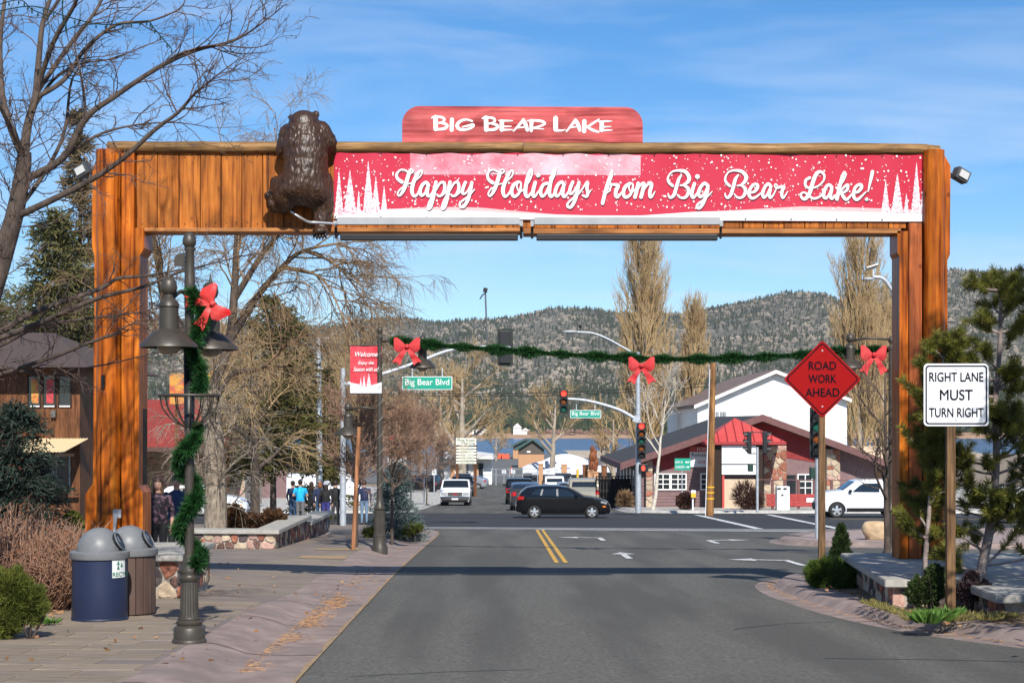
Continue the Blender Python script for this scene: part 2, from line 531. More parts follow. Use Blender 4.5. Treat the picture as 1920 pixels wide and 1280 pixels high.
m_steel = M('galvanised_steel', (0.36, 0.39, 0.42), (0.50, 0.53, 0.56), sc=7, rough=0.5, metal=0.35, detail=6)

# ------------------------------------------------------------------ terrain sheet
ys = [-60, -20, 0, 15, 30, 45, 60, 75, 90, 110, 131, 160, 200, 240, 320, 400, 470, 485, 500, 600, 700, 850, 1000, 1030, 1100]
xs_ = [-2600, -900, -300, -120, -60, -30, -10, 0, 10, 30, 60, 120, 300, 900, 2600]
V = [(x, y, G(y) - 0.06) for y in ys for x in xs_]
nx = len(xs_)
Fc = [(j*nx+i, j*nx+i+1, (j+1)*nx+i+1, (j+1)*nx+i) for j in range(len(ys)-1) for i in range(nx-1)]
struct(npmesh('ground', V, Fc, m_earth))

def sheet(name, poly, z_off, mat, parent=None, kind=True):
    """thin sheet following the street's slope (poly in x,y); rows are cut along y so that it bends with the ground"""
    y0 = min(p[1] for p in poly); y1 = max(p[1] for p in poly)
    bm = bmesh.new()
    vs = [bm.verts.new((p[0], p[1], 0)) for p in poly]
    bm.faces.new(vs)
    for yc in (131, 240, 470):
        if y0 < yc < y1:
            bmesh.ops.bisect_plane(bm, geom=bm.verts[:]+bm.edges[:]+bm.faces[:], plane_co=(0, yc, 0), plane_no=(0, 1, 0))
    for v in bm.verts: v.co.z = G(v.co.y) + z_off
    bmesh.ops.recalc_face_normals(bm, faces=bm.faces[:])
    for f in bm.faces:
        if f.normal.z < 0: f.normal_flip()
    me = bpy.data.meshes.new(name); bm.to_mesh(me); bm.free()
    me.materials.append(mat)
    o = link(name, me, parent)
    if kind and parent is None: struct(o)
    return o

road = sheet('road', [(-3.6, -12), (60, -12), (60, 60.2), (12, 57.5), (-3.0, 61.5), (-3.6, 50)], 0.0, m_asph)
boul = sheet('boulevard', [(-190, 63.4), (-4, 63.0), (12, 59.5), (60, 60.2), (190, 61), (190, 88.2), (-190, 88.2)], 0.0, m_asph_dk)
cross = sheet('cross_gutter', [(-4.2, 61.2), (12, 57.2), (60, 59.4), (60, 60.8), (12, 60.1), (-4.2, 63.6)], 0.006, m_gutter)
far_street = sheet('far_street', [(-5.4, 87.6), (6.4, 87.6), (6.4, 240), (-5.4, 240)], 0.004, m_asph)
lot = sheet('parking_lot', [(-70, 238), (40, 238), (40, 468), (-70, 468)], 0.008, m_lot)
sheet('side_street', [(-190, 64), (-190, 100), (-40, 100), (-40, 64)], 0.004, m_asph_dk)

# ------------------------------------------------------------------ kerbs
def offset_path(P, off):
    out = []
    for i in range(len(P)):
        a = P[max(i-1, 0)]; b = P[min(i+1, len(P)-1)]
        t = b[:2]-a[:2]; t = t/np.linalg.norm(t)
        n = np.array([-t[1], t[0]])
        out.append(P[i][:2] + n*off)
    return np.array(out)
def kerb(name, path, prof, side, mat, hf=lambda x, y: 1.0, per=8):
    P = catmull(path, per)
    rows = [offset_path(P, side*o) for o, h in prof]
    V = []; Fc = []
    n = len(P)
    for (o, h), R in zip(prof, rows):
        for i in range(n):
            x, y = R[i]
            V.append((x, y, G(y)+0.006+h*hf(P[i][0], P[i][1])))
    for j in range(len(prof)-1):
        for i in range(n-1):
            f = (j*n+i, j*n+i+1, (j+1)*n+i+1, (j+1)*n+i)
            Fc.append(f if side < 0 else f[::-1])
    return struct(npmesh(name, V, Fc, mat, smooth=True)), rows[-1]
def sstep(a, b, x):
    t = min(max((x-a)/(b-a), 0), 1); return t*t*(3-2*t)
def dip(x, y):
    return 1 - 0.86*sstep(21.5, 26.5, y)*(1-sstep(33.5, 38.5, y))
KH = 0.13
L_PATH = [(-1.70, -6), (-1.75, 6), (-1.92, 15), (-2.08, 24), (-2.22, 33), (-2.30, 45), (-2.35, 54), (-2.55, 58), (-3.1, 60.6), (-4.4, 62.4), (-7, 63.1), (-14, 63.3), (-40, 63.4)]
prof_l = [(0, -0.01), (0.03, 0.0), (0.55, 0.004), (0.72, 0.02), (0.88, 0.075), (1.02, 0.115), (1.14, 0.13), (1.27, 0.13)]
k_left, edge_l = kerb('kerb_left', L_PATH, prof_l, 1, m_kerb, dip)
# sidewalk on the left, dipping to the ramp under the gateway
ey = edge_l[:, 1]; ex = edge_l[:, 0]
mono = [0]
for i in range(1, len(ey)):
    if ey[i] > ey[mono[-1]] + 1e-4: mono.append(i)
def xs_left(y): return float(np.interp(y, ey[mono], ex[mono]))
ymax = float(ey[mono][-1])
def side_h(x, y):
    d = max(xs_left(min(y, ymax)) - x, 0)
    return KH*(1-(1-dip(x, y))*math.exp(-d/2.2))
rows_y = list(np.arange(-5, 58, 0.75)) + list(np.linspace(58, ymax, 14))
tt = [0, 0.3, 0.7, 1.2, 1.8, 2.6, 3.6, 5, 7, 10, 15, 22, 40, 80]
V = []; Fc = []
for y in rows_y:
    x0 = xs_left(y)
    for t in tt:
        x = x0 - t
        V.append((x, y, G(y)+0.004+side_h(x, y)))
n = len(tt)
for j in range(len(rows_y)-1):
    for i in range(n-1):
        Fc.append((j*n+i+1, j*n+i, (j+1)*n+i, (j+1)*n+i+1))
side_l = struct(npmesh('sidewalk_left', V, Fc, m_side, smooth=True))
# stamped slabs near the camera, laid in running bond
pm = MB(); pm.bevbox(-0.445, 0.445, -0.215, 0.215, -0.03, 0.0, 0.012)
first = pm.build('paver', m_pav, side_l)
me_pav = first.data
cnt = 0
y = 13.2
row = 0
while y < 23.0:
    xr = xs_left(y) - 0.07
    x = xr - 0.45 - (row % 2)*0.45
    while x > -7.6:
        if not (x < -5.75 and y < 19.4 - (x+5.75)*1.2 and x < -4.9 - (y-13)*0.13):
            if cnt == 0: o = first
            else:
                o = bpy.data.objects.new('paver', me_pav); COL.objects.link(o); o.parent = side_l
            slope = -(SL)
            o.matrix_parent_inverse = Matrix()
            o.location = (x, y, G(y)+side_h(x, y)+0.012+rnd.uniform(-0.002, 0.003))
            o.rotation_euler = (math.atan(slope)+rnd.uniform(-0.003, 0.003), rnd.uniform(-0.003, 0.003), 0)
            cnt += 1
        x -= 0.905
    y += 0.445; row += 1

# joints across the rolled kerb and the dirt line where it meets the asphalt
m_joint = flat('kerb_joint', (.07, .05, .045), .9); m_dirt = M('gutter_dirt', (.20, .13, .07), (.36, .25, .14), sc=12, rough=.95)
def kerb_joints(path, prof, side, hf, spots):
    P = catmull(path, 8)
    for f in spots:
        i = min(range(len(P)), key=lambda k: abs(P[k][1]-f[1])+abs(P[k][0]-f[0])); a = P[max(i-1, 0)]; b = P[min(i+1, len(P)-1)]
        t = (b-a)/np.linalg.norm(b-a); nn = np.array([-t[1], t[0]])*side; V = []
        for o, h in prof:
            q = P[i]+nn*o; z = G(q[1])+.009+h*hf(*P[i])
            V += [(q[0]-t[0]*.012, q[1]-t[1]*.012, z), (q[0]+t[0]*.012, q[1]+t[1]*.012, z)]
        struct(npmesh('kerb_joint', V, [(2*k, 2*k+2, 2*k+3, 2*k+1) for k in range(len(prof)-1)], m_joint))
def edge_dirt(path, side, w0, w1):
    P = catmull(path, 14); n = len(P)
    A = offset_path(P, side*w0); B = np.array([offset_path(P, side*(w1+.02*math.sin(i*1.7)+.012*math.sin(i*4.1)))[i] for i in range(n)])
    V = [(p[0], p[1], G(p[1])+.0135) for p in A]+[(p[0], p[1], G(p[1])+.0135) for p in B]
    struct(npmesh('gutter_dirt', V, [(i, i+1, n+i+1, n+i) for i in range(n-1)], m_dirt))
kerb_joints(L_PATH, prof_l, 1, dip, [(-1.9, 14.3), (-1.95, 17.4), (-2.02, 20.6), (-2.08, 24), (-2.22, 33.5), (-2.25, 38), (-2.3, 43), (-2.33, 49)])
edge_dirt(L_PATH[1:8], 1, -.03, .015)
# right hand bed in front of the gateway
R_PATH = [(16, 6), (10.5, 11), (7.3, 14.6), (5.4, 18), (4.62, 19.9), (4.16, 22.2), (3.95, 25), (3.93, 27), (4.1, 28.8), (4.6, 30.2), (5.6, 31.0), (9, 31.6), (16, 32), (40, 32.6)]
prof_r = [(0, -0.01), (0.02, 0.0), (0.30, 0.004), (0.36, 0.03), (0.42, 0.09), (0.48, 0.12), (0.86, 0.125)]
k_right, edge_r = kerb('kerb_right', R_PATH, prof_r, -1, m_kerb)
def fan(name, edge, closing, zoff, mat, mound=0.0, step=None):
    poly = [tuple(p) for p in edge] + closing
    vs = [Vector((p[0], p[1])) for p in poly]
    ed = [(i, (i+1) % len(vs)) for i in range(len(vs))]
    pts = list(vs)
    if step:
        x0 = min(p.x for p in vs); x1 = min(max(p.x for p in vs), 14); y0 = min(p.y for p in vs); y1 = max(p.y for p in vs)
        gx_ = x0
        while gx_ < x1:
            gy_ = y0
            while gy_ < y1:
                pts.append(Vector((gx_+rnd.uniform(-.1, .1)*step, gy_+rnd.uniform(-.1, .1)*step))); gy_ += step
            gx_ += step
    r = delaunay_2d_cdt(pts, ed, [list(range(len(vs)))], 1, 1e-5)
    V = []
    eset = np.array([[p.x, p.y] for p in vs])
    for v in r[0]:
        z = G(v.y)+zoff
        if mound:
            dmin = np.min(np.hypot(eset[:, 0]-v.x, eset[:, 1]-v.y))
            z += mound*(1-math.exp(-dmin/0.5))*(0.7+0.6*mnoise.noise(Vector((v.x*1.1, v.y*1.1, 0))))
        V.append((v.x, v.y, z))
    me = bpy.data.meshes.new(name); me.from_pydata(V, [], [tuple(f) for f in r[2]])
    bm = bmesh.new(); bm.from_mesh(me)
    bmesh.ops.recalc_face_normals(bm, faces=bm.faces[:])
    for f in bm.faces:
        f.normal_update()
        if f.normal.z < 0: f.normal_flip()
        f.smooth = True
    bm.to_mesh(me); bm.free(); me.materials.append(mat)
    return link(name, me)
kerb_joints(R_PATH, prof_r, -1, lambda x, y: 1.0, [(5.4, 18), (4.3, 21.3), (3.95, 25), (4.1, 28.8)])
bed_r = struct(fan('soil_bed_right', edge_r, [(40, 6)], 0.115, m_soil, mound=0.07, step=0.55))
# corner pavement beyond the turning lane
C_PATH = [(40, 42.5), (14, 43.2), (9.2, 44.2), (7.6, 45.6), (7.2, 47.4), (7.6, 50), (8.8, 53.5), (11, 56.2), (15, 58), (40, 59.2)]
prof_c = [(0, -0.01), (0.05, 0.0), (0.25, 0.004), (0.30, 0.05), (0.36, 0.11), (0.45, 0.13), (0.85, 0.13)]
k_corner, edge_c = kerb('kerb_corner', C_PATH, prof_c, -1, m_kerb)
struct(fan('sidewalk_corner', edge_c, [], 0.128, M('corner_concrete', (0.26, 0.19, 0.17), (0.36, 0.28, 0.25), sc=2, rough=0.9)))
# far side pavements
prof_f = [(0, -0.01), (0.02, 0.0), (0.3, 0.005), (0.34, 0.06), (0.4, 0.12), (0.55, 0.125)]
kf1, e1 = kerb('kerb_far_left', [(-190, 87.8), (-100, 87.8), (-40, 87.8), (-20, 87.8), (-12, 87.85), (-8, 88.3), (-6, 89.8), (-5.3, 92.5), (-5.2, 110), (-5.2, 131), (-5.2, 160), (-5.6, 200)], prof_f, 1, m_conc)
struct(fan('sidewalk_far_left', e1, [(-190, 200)], 0.123, m_conc))
kf2, e2 = kerb('kerb_far_right', [(6.2, 200), (6.0, 160), (6.0, 131), (6.0, 110), (6.0, 93), (6.6, 90.2), (8.4, 88.4), (12, 87.9), (20, 87.8), (40, 87.8), (100, 87.8), (190, 87.8)], prof_f, 1, m_conc)
struct(fan('sidewalk_far_right', e2, [(190, 200)], 0.123, m_conc))

# soil bed along the left of the near sidewalk
bl = [(-4.75, 12.5), (-5.0, 14.0), (-5.45, 16.5), (-5.75, 18.6), (-5.85, 19.8), (-6.3, 21.0), (-7.2, 22.5), (-9, 24.2), (-14, 25)]
kl, el = kerb('bed_edging', bl, [(0, 0.13), (0.0, 0.145), (0.16, 0.15)], 1, m_side)
struct(fan('soil_bed_left', el, [(-30, 25), (-30, 12)], 0.15, m_soil, mound=0.16, step=0.6))

# ------------------------------------------------------------------ painted markings
def mark(name, poly, mat, z=0.010):
    return sheet(name, poly, z, mat)
mk = []
# double yellow centre line, ending short of the shadow
for a, b in (((1006.5, 993), (1044, 1055)), ((1017, 993), (1061, 1055))):
    (x0, y0), (x1, y1) = gnd(*a), gnd(*b)
    w = 0.048
    mark('centre_line', [(x0-w, y0), (x0+w, y0), (x1+w, y1), (x1-w, y1)], m_yellow_paint)
# stop line
(xa, ya), (xb, yb) = gnd(1016, 995), gnd(1480, 1012)
mark('stop_line', [(0.9, 60.05), (10.6, 57.35), (10.6, 57.0), (0.9, 59.65)], m_white_paint, 0.014)
# crosswalk lines over the boulevard
for x0, x1 in ((9.1, 8.75), (12.7, 11.6)):
    mark('crosswalk_line', [(x0-.16, 84.5), (x0+.16, 84.5), (x1+.16, 60.4), (x1-.16, 60.4)], m_white_paint, 0.014)
# lane lines of the boulevard
for yy, c in ((66.8, m_white_paint), (74.6, m_yellow_paint), (75.0, m_yellow_paint), (82.6, m_white_paint)):
    mark('lane_line', [(14, yy), (70, yy), (70, yy+.12), (14, yy+.12)], c)
    if c is m_white_paint:
        mark('lane_line', [(-70, yy), (-8, yy), (-8, yy+.12), (-70, yy+.12)], c)
def arrow(px0, px1, py, turn):
    (x0, yc) = gnd((px0+px1)/2, py)
    L = 2.9; w = 0.075
    def ln(pts): mark('lane_arrow', [(x0+a, yc+b) for a, b in pts], m_white_paint, 0.012)
    s = turn
    ln([(-w, -L/2), (w, -L/2), (w, L*0.15), (s*0.9+0, L*0.42) if s > 0 else (w, L*.30), (s*0.9, L*0.42) if s < 0 else (s*.75, L*.5), (-w, L*0.20)] if s == 0 else
       [(-w, -L/2), (w, -L/2), (w, L*0.22), (w+s*0.0, L*0.30), (-w, L*0.30)])
    if s: ln([(s*.075, L*.22), (s*.65, L*.33), (s*.65, L*.20), (s*1.25, L*.38), (s*.65, L*.56), (s*.65, L*.43), (-s*.075, L*.31)])
    else: ln([(-.28, L*.26), (.28, L*.26), (0, L*.62)])
arrow(1075, 1178, 1010, -1)
arrow(1290, 1378, 1015, 1)
arrow(1130, 1215, 1042, 0)
arrow(1440, 1530, 1054, -1)
# dark patch repairs
mark('asphalt_patch', [(-3.4, 69), (-2.0, 69), (-2.0, 71.5), (-3.4, 71.5)], M('asphalt_patch', (0.02, 0.02, 0.022), rough=0.8), 0.006)
m_crack = M('crack_sealant', (0.022, 0.022, 0.024), rough=0.6)
def crack(pts, w):
    C = catmull(pts, 6)
    C[:, 0] += NR.normal(0, 0.02, len(C)); 
    a = offset_path(C, w/2); b = offset_path(C, -w/2)
    n = len(C)
    V = [(p[0], p[1], G(p[1])+0.005) for p in a]+[(p[0], p[1], G(p[1])+0.005) for p in b]
    o = npmesh('road_crack', V, [(i, i+1, n+i+1, n+i) for i in range(n-1)], m_crack); struct(o)
crack([(-1.5, 15.4), (-0.6, 15.8), (0.2, 16.0)], 0.02)
crack([(3.1, 17.0), (4.5, 16.8), (6.0, 16.3)], 0.025)
crack([(2.3, 34), (3.6, 33.2), (5.2, 32.6)], 0.05)
crack([(2.6, 20.2), (3.3, 21.0), (4.0, 21.3)], 0.02)

# ------------------------------------------------------------------ lake, far shore, hills
m_water = bpy.data.materials.new('lake_water'); m_water.use_nodes = True
_b = m_water.node_tree.nodes['Principled BSDF']
_b.inputs['Base Color'].default_value = (0.034, 0.066, 0.125, 1); _b.inputs['Roughness'].default_value = 0.22
_b.inputs['Specular IOR Level'].default_value = 0.4
_n = m_water.node_tree.nodes.new('ShaderNodeTexNoise'); _n.inputs['Scale'].default_value = 0.35; _n.inputs['Detail'].default_value = 6
_tc = m_water.node_tree.nodes.new('ShaderNodeTexCoord'); _mp = m_water.node_tree.nodes.new('ShaderNodeMapping')
_mp.inputs['Scale'].default_value = (0.4, 1.6, 1)
_bp = m_water.node_tree.nodes.new('ShaderNodeBump'); _bp.inputs['Strength'].default_value = 0.9; _bp.inputs['Distance'].default_value = 0.6
_l = m_water.node_tree.links
_l.new(_tc.outputs['Object'], _mp.inputs[0]); _l.new(_mp.outputs[0], _n.inputs['Vector']); _l.new(_n.outputs['Fac'], _bp.inputs['Height']); _l.new(_bp.outputs[0], _b.inputs['Normal'])
WZ = -8.3
struct(npmesh('lake', [(-2600, 478, WZ), (2600, 478, WZ), (2600, 1028, WZ), (-2600, 1028, WZ)], [(0, 1, 2, 3)], m_water))

ridge_px = [-900, -200, 300, 500, 640, 700, 760, 820, 870, 930, 985, 1040, 1100, 1160, 1260, 1330, 1400, 1480, 1540, 1580, 1640, 1700, 1780, 1850, 1920, 2300, 3200]
ridge_py = [640, 560, 600, 615, 612, 600, 598, 606, 600, 600, 592, 578, 579, 588, 590, 578, 566, 548, 552, 566, 545, 520, 506, 511, 505, 500, 560]
RY = 2600.0
def ridge(x):
    px = 960 + x/RY*F
    py = float(np.interp(px, ridge_px, ridge_py))
    return CH + (790-py)*RY/F - WZ
def hill_h(x, y):
    t = (y-1045)/(RY-1045)
    if t <= 0: return 0.6*max(0, (y-1028)/17)
    h = ridge(x)
    nz = mnoise.fractal(Vector((x*0.0045, y*0.0045, 3.1)), 1.0, 2.0, 5)
    if t <= 1:
        prof = 0.06*t + 0.94*(t**1.45)
        return h*prof + nz*16*math.sin(PI*min(t, 1))*1.0 + 0.6
    return h*(1-0.7*(t-1)) + 0.6
hy = np.concatenate([np.linspace(1022, 1100, 6), np.linspace(1130, 2600, 74), np.linspace(2640, 3800, 10)])
hx = np.linspace(-1500, 1700, 150)
V = []; Fc = []
for y in hy:
    for x in hx:
        V.append((x*(0.6+0.4*y/2600), y, WZ-0.5+hill_h(x*(0.6+0.4*y/2600), y)))
n = len(hx)
for j in range(len(hy)-1):
    for i in range(n-1):
        Fc.append((j*n+i, j*n+i+1, (j+1)*n+i+1, (j+1)*n+i))
m_hill = M('hill_rock_and_brush', (0.070, 0.066, 0.040), (0.38, 0.31, 0.23), sc=0.12, rough=0.95, lo=0.50, hi=0.64, detail=10, c3=(0.10, 0.09, 0.07), sc3=0.008)
struct(npmesh('hills', V, Fc, m_hill, smooth=True))
# beach of the far shore
V = []; bx = np.linspace(-1400, 1400, 60)
for x in bx:
    w = 1018 + 6*math.sin(x*0.02)
    V += [(x, w, WZ-0.1), (x, w+14, WZ+1.3), (x, w+46, WZ+3.3)]
Fc = []
for i in range(len(bx)-1):
    for k in range(2): Fc.append((3*i+k, 3*i+3+k, 3*i+4+k, 3*i+1+k))
struct(npmesh('far_shore', V, Fc, M('dry_shore', (0.33, 0.19, 0.11), (0.44, 0.28, 0.17), sc=0.05, rough=0.95)))

# forest on the slopes: thousands of small conifers that read as one mass
def cone_forest(name, pts, hts, rad, mat, nseg=5):
    N = len(pts)
    tot = 2*nseg+2
    V = np.zeros((N, tot, 3)); 
    ph = NR.uniform(0, 6.28, N)
    P = np.asarray(pts)
    for k in range(nseg):
        a = ph + 2*PI*k/nseg
        V[:, k, 0] = P[:, 0]+np.cos(a)*rad*NR.uniform(.7, 1.2, N); V[:, k, 1] = P[:, 1]+np.sin(a)*rad; V[:, k, 2] = P[:, 2]+hts*(0.10+NR.uniform(-.05, .08, N))
        a2 = a+0.6
        V[:, nseg+1+k, 0] = P[:, 0]+np.cos(a2)*rad*.62; V[:, nseg+1+k, 1] = P[:, 1]+np.sin(a2)*rad*.62; V[:, nseg+1+k, 2] = P[:, 2]+hts*(0.48+NR.uniform(-.06, .06, N))
    V[:, nseg] = P; V[:, nseg, 2] += hts*.62
    V[:, tot-1] = P; V[:, tot-1, 2] += hts
    b = (np.arange(N)*tot)[:, None]
    fs = []
    for k in range(nseg):
        k2 = (k+1) % nseg
        fs.append(b+np.array([[k, k2, nseg]])); fs.append(b+np.array([[nseg+1+k, nseg+1+k2, tot-1]]))
    return stuff(npmesh(name, V.reshape(-1, 3), np.stack(fs, 1).reshape(-1, 3), mat))
m_forest = M('forest_conifer', (0.020, 0.028, 0.014), (0.066, 0.070, 0.034), sc=0.03, rough=0.9, spec=0.1, detail=8)
pts = []; hts = []
while len(pts) < 38000:
    y = 1060 + (RY-1000)*rnd.random()**0.85
    wx = 0.36*y + 60
    x = rnd.uniform(-wx, wx)
    t = (y-1045)/(RY-1045)
    nz = mnoise.noise(Vector((x*0.010, y*0.006, 5)))
    keep = 0.95 - 0.50*min(1, max(0, (t-0.15)/0.4)) + 0.7*nz
    if t > 0.96: keep = 0.8
    if rnd.random() < keep:
        pts.append((x, y, WZ-0.8+hill_h(x, y))); hts.append(rnd.uniform(4, 9)*(1.3 if t < 0.2 else 0.85))
hts = np.array(hts)
cone_forest('hillside_forest', pts, hts, hts*0.25*NR.uniform(.7, 1.35, len(hts)), m_forest)
pts = []; hts = []
while len(pts) < 4800:
    y = 1250 + (RY-1200)*rnd.random(); wx = 0.36*y + 60; x = rnd.uniform(-wx, wx)
    nz = mnoise.noise(Vector((x*0.012+7, y*0.008, 9)))
    if rnd.random() < .25+1.3*nz: pts.append((x, y, WZ-1.2+hill_h(x, y))); hts.append(rnd.uniform(2.5, 6.5))
hts = np.array(hts)
cone_forest('hillside_boulders', pts, hts, hts*NR.uniform(.6, 1.3, len(hts)), M('pale_granite', (.20, .165, .12), (.36, .30, .225), sc=.05, rough=.95), 5)
pts = []; hts = []
for i in range(1500):
    x = rnd.uniform(-520, 520); y = rnd.uniform(1052, 1120)
    pts.append((x, y, WZ+hill_h(x, y))); hts.append(rnd.uniform(6, 15))
hts = np.array(hts)
cone_forest('shoreline_wood', pts, hts, hts*0.24, M('shore_conifer', (0.018, 0.030, 0.014), (0.055, 0.065, 0.028), sc=0.05, rough=0.9, spec=0.1), 6)
pts = []; hts = []
for i in range(260):
    cxx = rnd.choice([62, 150, 165, -90, 30, 240]); x = cxx + rnd.gauss(0, 13); y = 1048 + rnd.uniform(-4, 8)
    pts.append((x, y, WZ+1.5)); hts.append(rnd.uniform(2, 5))
hts = np.array(hts)
cone_forest('shore_brush', pts, hts, hts*0.55, M('red_willow_brush', (0.15, 0.085, 0.06), (0.22, 0.13, 0.09), sc=0.2, rough=0.95), 6)
# ================================================================== the wooden gateway
GD = 25.6; GS = F/GD
def gx(p): return (p-960)/GS
def gz(p): return CH-(p-HZ)/GS
m_board = woodmat('stained_board', (0.36, 0.108, 0.014), (0.17, 0.042, 0.007), (0.46, 0.155, 0.026), 'z', vary=0.16)
m_log = woodmat('varnished_log', (0.41, 0.098, 0.008), (0.13, 0.022, 0.003), (0.55, 0.165, 0.016), 'z', vary=0.06, rough=0.38, gs=0.7)
m_plank = woodmat('reddish_plank', (0.34, 0.085, 0.022), (0.18, 0.042, 0.012), (0.40, 0.115, 0.034), 'z', vary=0.08, gs=1.3)
m_toplog = woodmat('weathered_top_log', (0.235, 0.125, 0.045), (0.10, 0.052, 0.022), (0.34, 0.20, 0.085), 'x', vary=0.08, gs=1.2)
m_trim = woodmat('bottom_trim_wood', (0.36, 0.145, 0.045), (0.2, 0.075, 0.025), (0.46, 0.2, 0.07), 'x', vary=0.1)
m_dark = flat('dark_timber', (0.028, 0.016, 0.010), 0.9)
m_black = flat('black_metal', (0.012, 0.012, 0.013), 0.45)
m_grey_plastic = M('grey_enamel', (0.30, 0.31, 0.32), (0.36, 0.37, 0.38), sc=3, rough=0.4)
m_nail = flat('nail_head', (0.02, 0.015, 0.012), 0.6, metal=0.5)

gate = thing('wooden_gateway', 'tall log and plank gateway arching over the street on two log columns', 'gateway', (gx(977), GD, G(GD)))
def pxpoly(pts): return [(gx(a), gz(b)) for a, b in pts]
def rough_log(pts, r, n=14, wob=0.012, sc=1.7):
    mb = MB()
    pts = [Vector(p) for p in pts]
    P = []
    N = 26
    for i in range(N+1):
        t = i/N*(len(pts)-1); k = min(int(t), len(pts)-2); P.append(pts[k].lerp(pts[k+1], t-k))
    mb.tube(P, [r*(1+0.03*math.sin(i*1.3)) for i in range(N+1)], n=n)
    mb.v = [tuple(Vector(v)+Vector((1, 1, 0 if abs(P[-1].x-P[0].x) < 1 else 1))*wob*mnoise.noise(Vector(v)*sc)) for v in mb.v]
    return mb
ZB_L = gz(1024); ZB_R = gz(1045)
# left column
rough_log([(gx(209), GD-0.19, ZB_L), (gx(210), GD-0.19, gz(286))], 0.185).build('log_column', m_log, gate, smooth='auto')
mb = MB(); mb.prism(pxpoly([(198, 284), (184, 300), (177, 322), (176, 462), (181, 482), (178, 905), (164, 925), (163, 1024), (198, 1024)]), GD-0.12, GD+0.30)
mb.build('outer_post', m_log, gate)
mb = MB(); mb.bevbox(gx(233.5), gx(257), GD-0.22, GD+0.1, ZB_L, gz(290), 0.012); mb.build('column_plank', m_log, gate)
mb = MB(); mb.prism(pxpoly([(259.3, 431), (276, 431), (278, 468), (269, 482), (267.5, 908), (275, 922), (275, 1024), (259.3, 1024)]), GD-0.27, GD+0.32)
mb.build('inner_post', m_log, gate)
mb = MB(); mb.box(gx(190), gx(268), GD+0.0, GD+0.3, ZB_L+0.004, gz(300)); mb.build('column_core', m_dark, gate)
# right column
rough_log([(gx(1746), GD-0.17, ZB_R), (gx(1745.5), GD-0.17, gz(286))], 0.158).build('log_column', m_log, gate, smooth='auto')
mb = MB(); mb.prism(pxpoly([(1752, 284), (1766, 290), (1779, 313), (1778, 478), (1773, 490), (1775, 1045), (1752, 1045)]), GD-0.10, GD+0.30)
mb.build('outer_post', m_log, gate)
mb = MB(); mb.bevbox(gx(1698.6), gx(1723), GD-0.20, GD+0.1, ZB_R, gz(421), 0.012); mb.build('column_plank', m_plank, gate)
mb = MB(); mb.prism(pxpoly([(1697, 436), (1677, 436), (1677, 476), (1681, 483), (1681, 1045), (1697, 1045)]), GD-0.20, GD+0.32)
mb.build('inner_post', m_log, gate)
mb = MB(); mb.box(gx(1683), gx(1760), GD+0.0, GD+0.3, ZB_R+0.004, gz(300)); mb.build('column_core', m_dark, gate)
# beam
mb = MB(); mb.box(gx(240), gx(1745), GD-0.02, GD+0.28, gz(431), gz(286)); mb.build('beam_core', m_dark, gate)
x = 258.0; i = 0
nails = []
while x < 1690:
    w = 39.2 + rnd.uniform(-1.5, 1.5)
    x2 = min(x+w, 1697)
    mb = MB(); yb = GD-0.085-rnd.uniform(0, 0.012)
    mb.bevbox(gx(x+0.7), gx(x2-0.7), yb, GD-0.03, gz(429.2), gz(288.5), 0.006)
    bo = mb.build('board', m_board, gate)
    if x < 560 or x > 1400:
        nb = MB()
        for zz in (297, 420):
            for q in (0.28, 0.74):
                cx = gx(x+(x2-x)*q); cz = gz(zz+rnd.uniform(-2, 2))
                nb.add([(cx+0.011*math.cos(a), yb-0.003, cz+0.011*math.sin(a)) for a in [k*PI/3 for k in range(6)]], [(0, 1, 2, 3, 4, 5)])
        nb.build('nails', m_nail, bo)
    x = x2; i += 1
mb = MB(); mb.bevbox(gx(272), gx(980), GD-0.20, GD+0.30, gz(437.2), gz(430), 0.008); mb.build('bottom_trim', m_trim, gate)
mb = MB(); mb.bevbox(gx(981), gx(1684), GD-0.20, GD+0.30, gz(440.5), gz(431.5), 0.008); mb.build('bottom_trim', m_trim, gate)
rough_log([(gx(206), GD-0.10, gz(278.5)), (gx(979), GD-0.10, gz(279.5))], 0.088, wob=0.016, sc=2.2).build('top_log', m_toplog, gate, smooth='auto')
rough_log([(gx(980), GD-0.10, gz(280)), (gx(1725), GD-0.10, gz(282.5)), (gx(1757), GD-0.06, gz(286))], 0.090, wob=0.016, sc=2.2).build('top_log', m_toplog, gate, smooth='auto')
mb = MB(); mb.box(gx(232), gx(1735), GD-0.09, GD+0.26, gz(287.5), gz(273)); mb.build('beam_cap', m_toplog, gate)
# power outlet with its hose on the left column
mb = MB(); mb.bevbox(gx(223), gx(238), GD-0.40, GD-0.36, gz(968), gz(952), 0.008); mb.build('outlet_box', m_grey_plastic, gate)
mb = MB(); mb.tube([(gx(229), GD-0.42, gz(962)), (gx(228), GD-0.43, gz(975)), (gx(226), GD-0.42, gz(998)), (gx(225), GD-0.40, gz(1020))], [0.03, 0.028, 0.018, 0.018], 8); mb.build('power_cable', m_grey_plastic, gate, smooth='auto')
mb = MB(); mb.tube([(gx(205), GD-0.40, gz(728)), (gx(205), GD-0.40, gz(704))], 0.028, 10); mb.build('socket_plug', m_black, gate, smooth='auto')

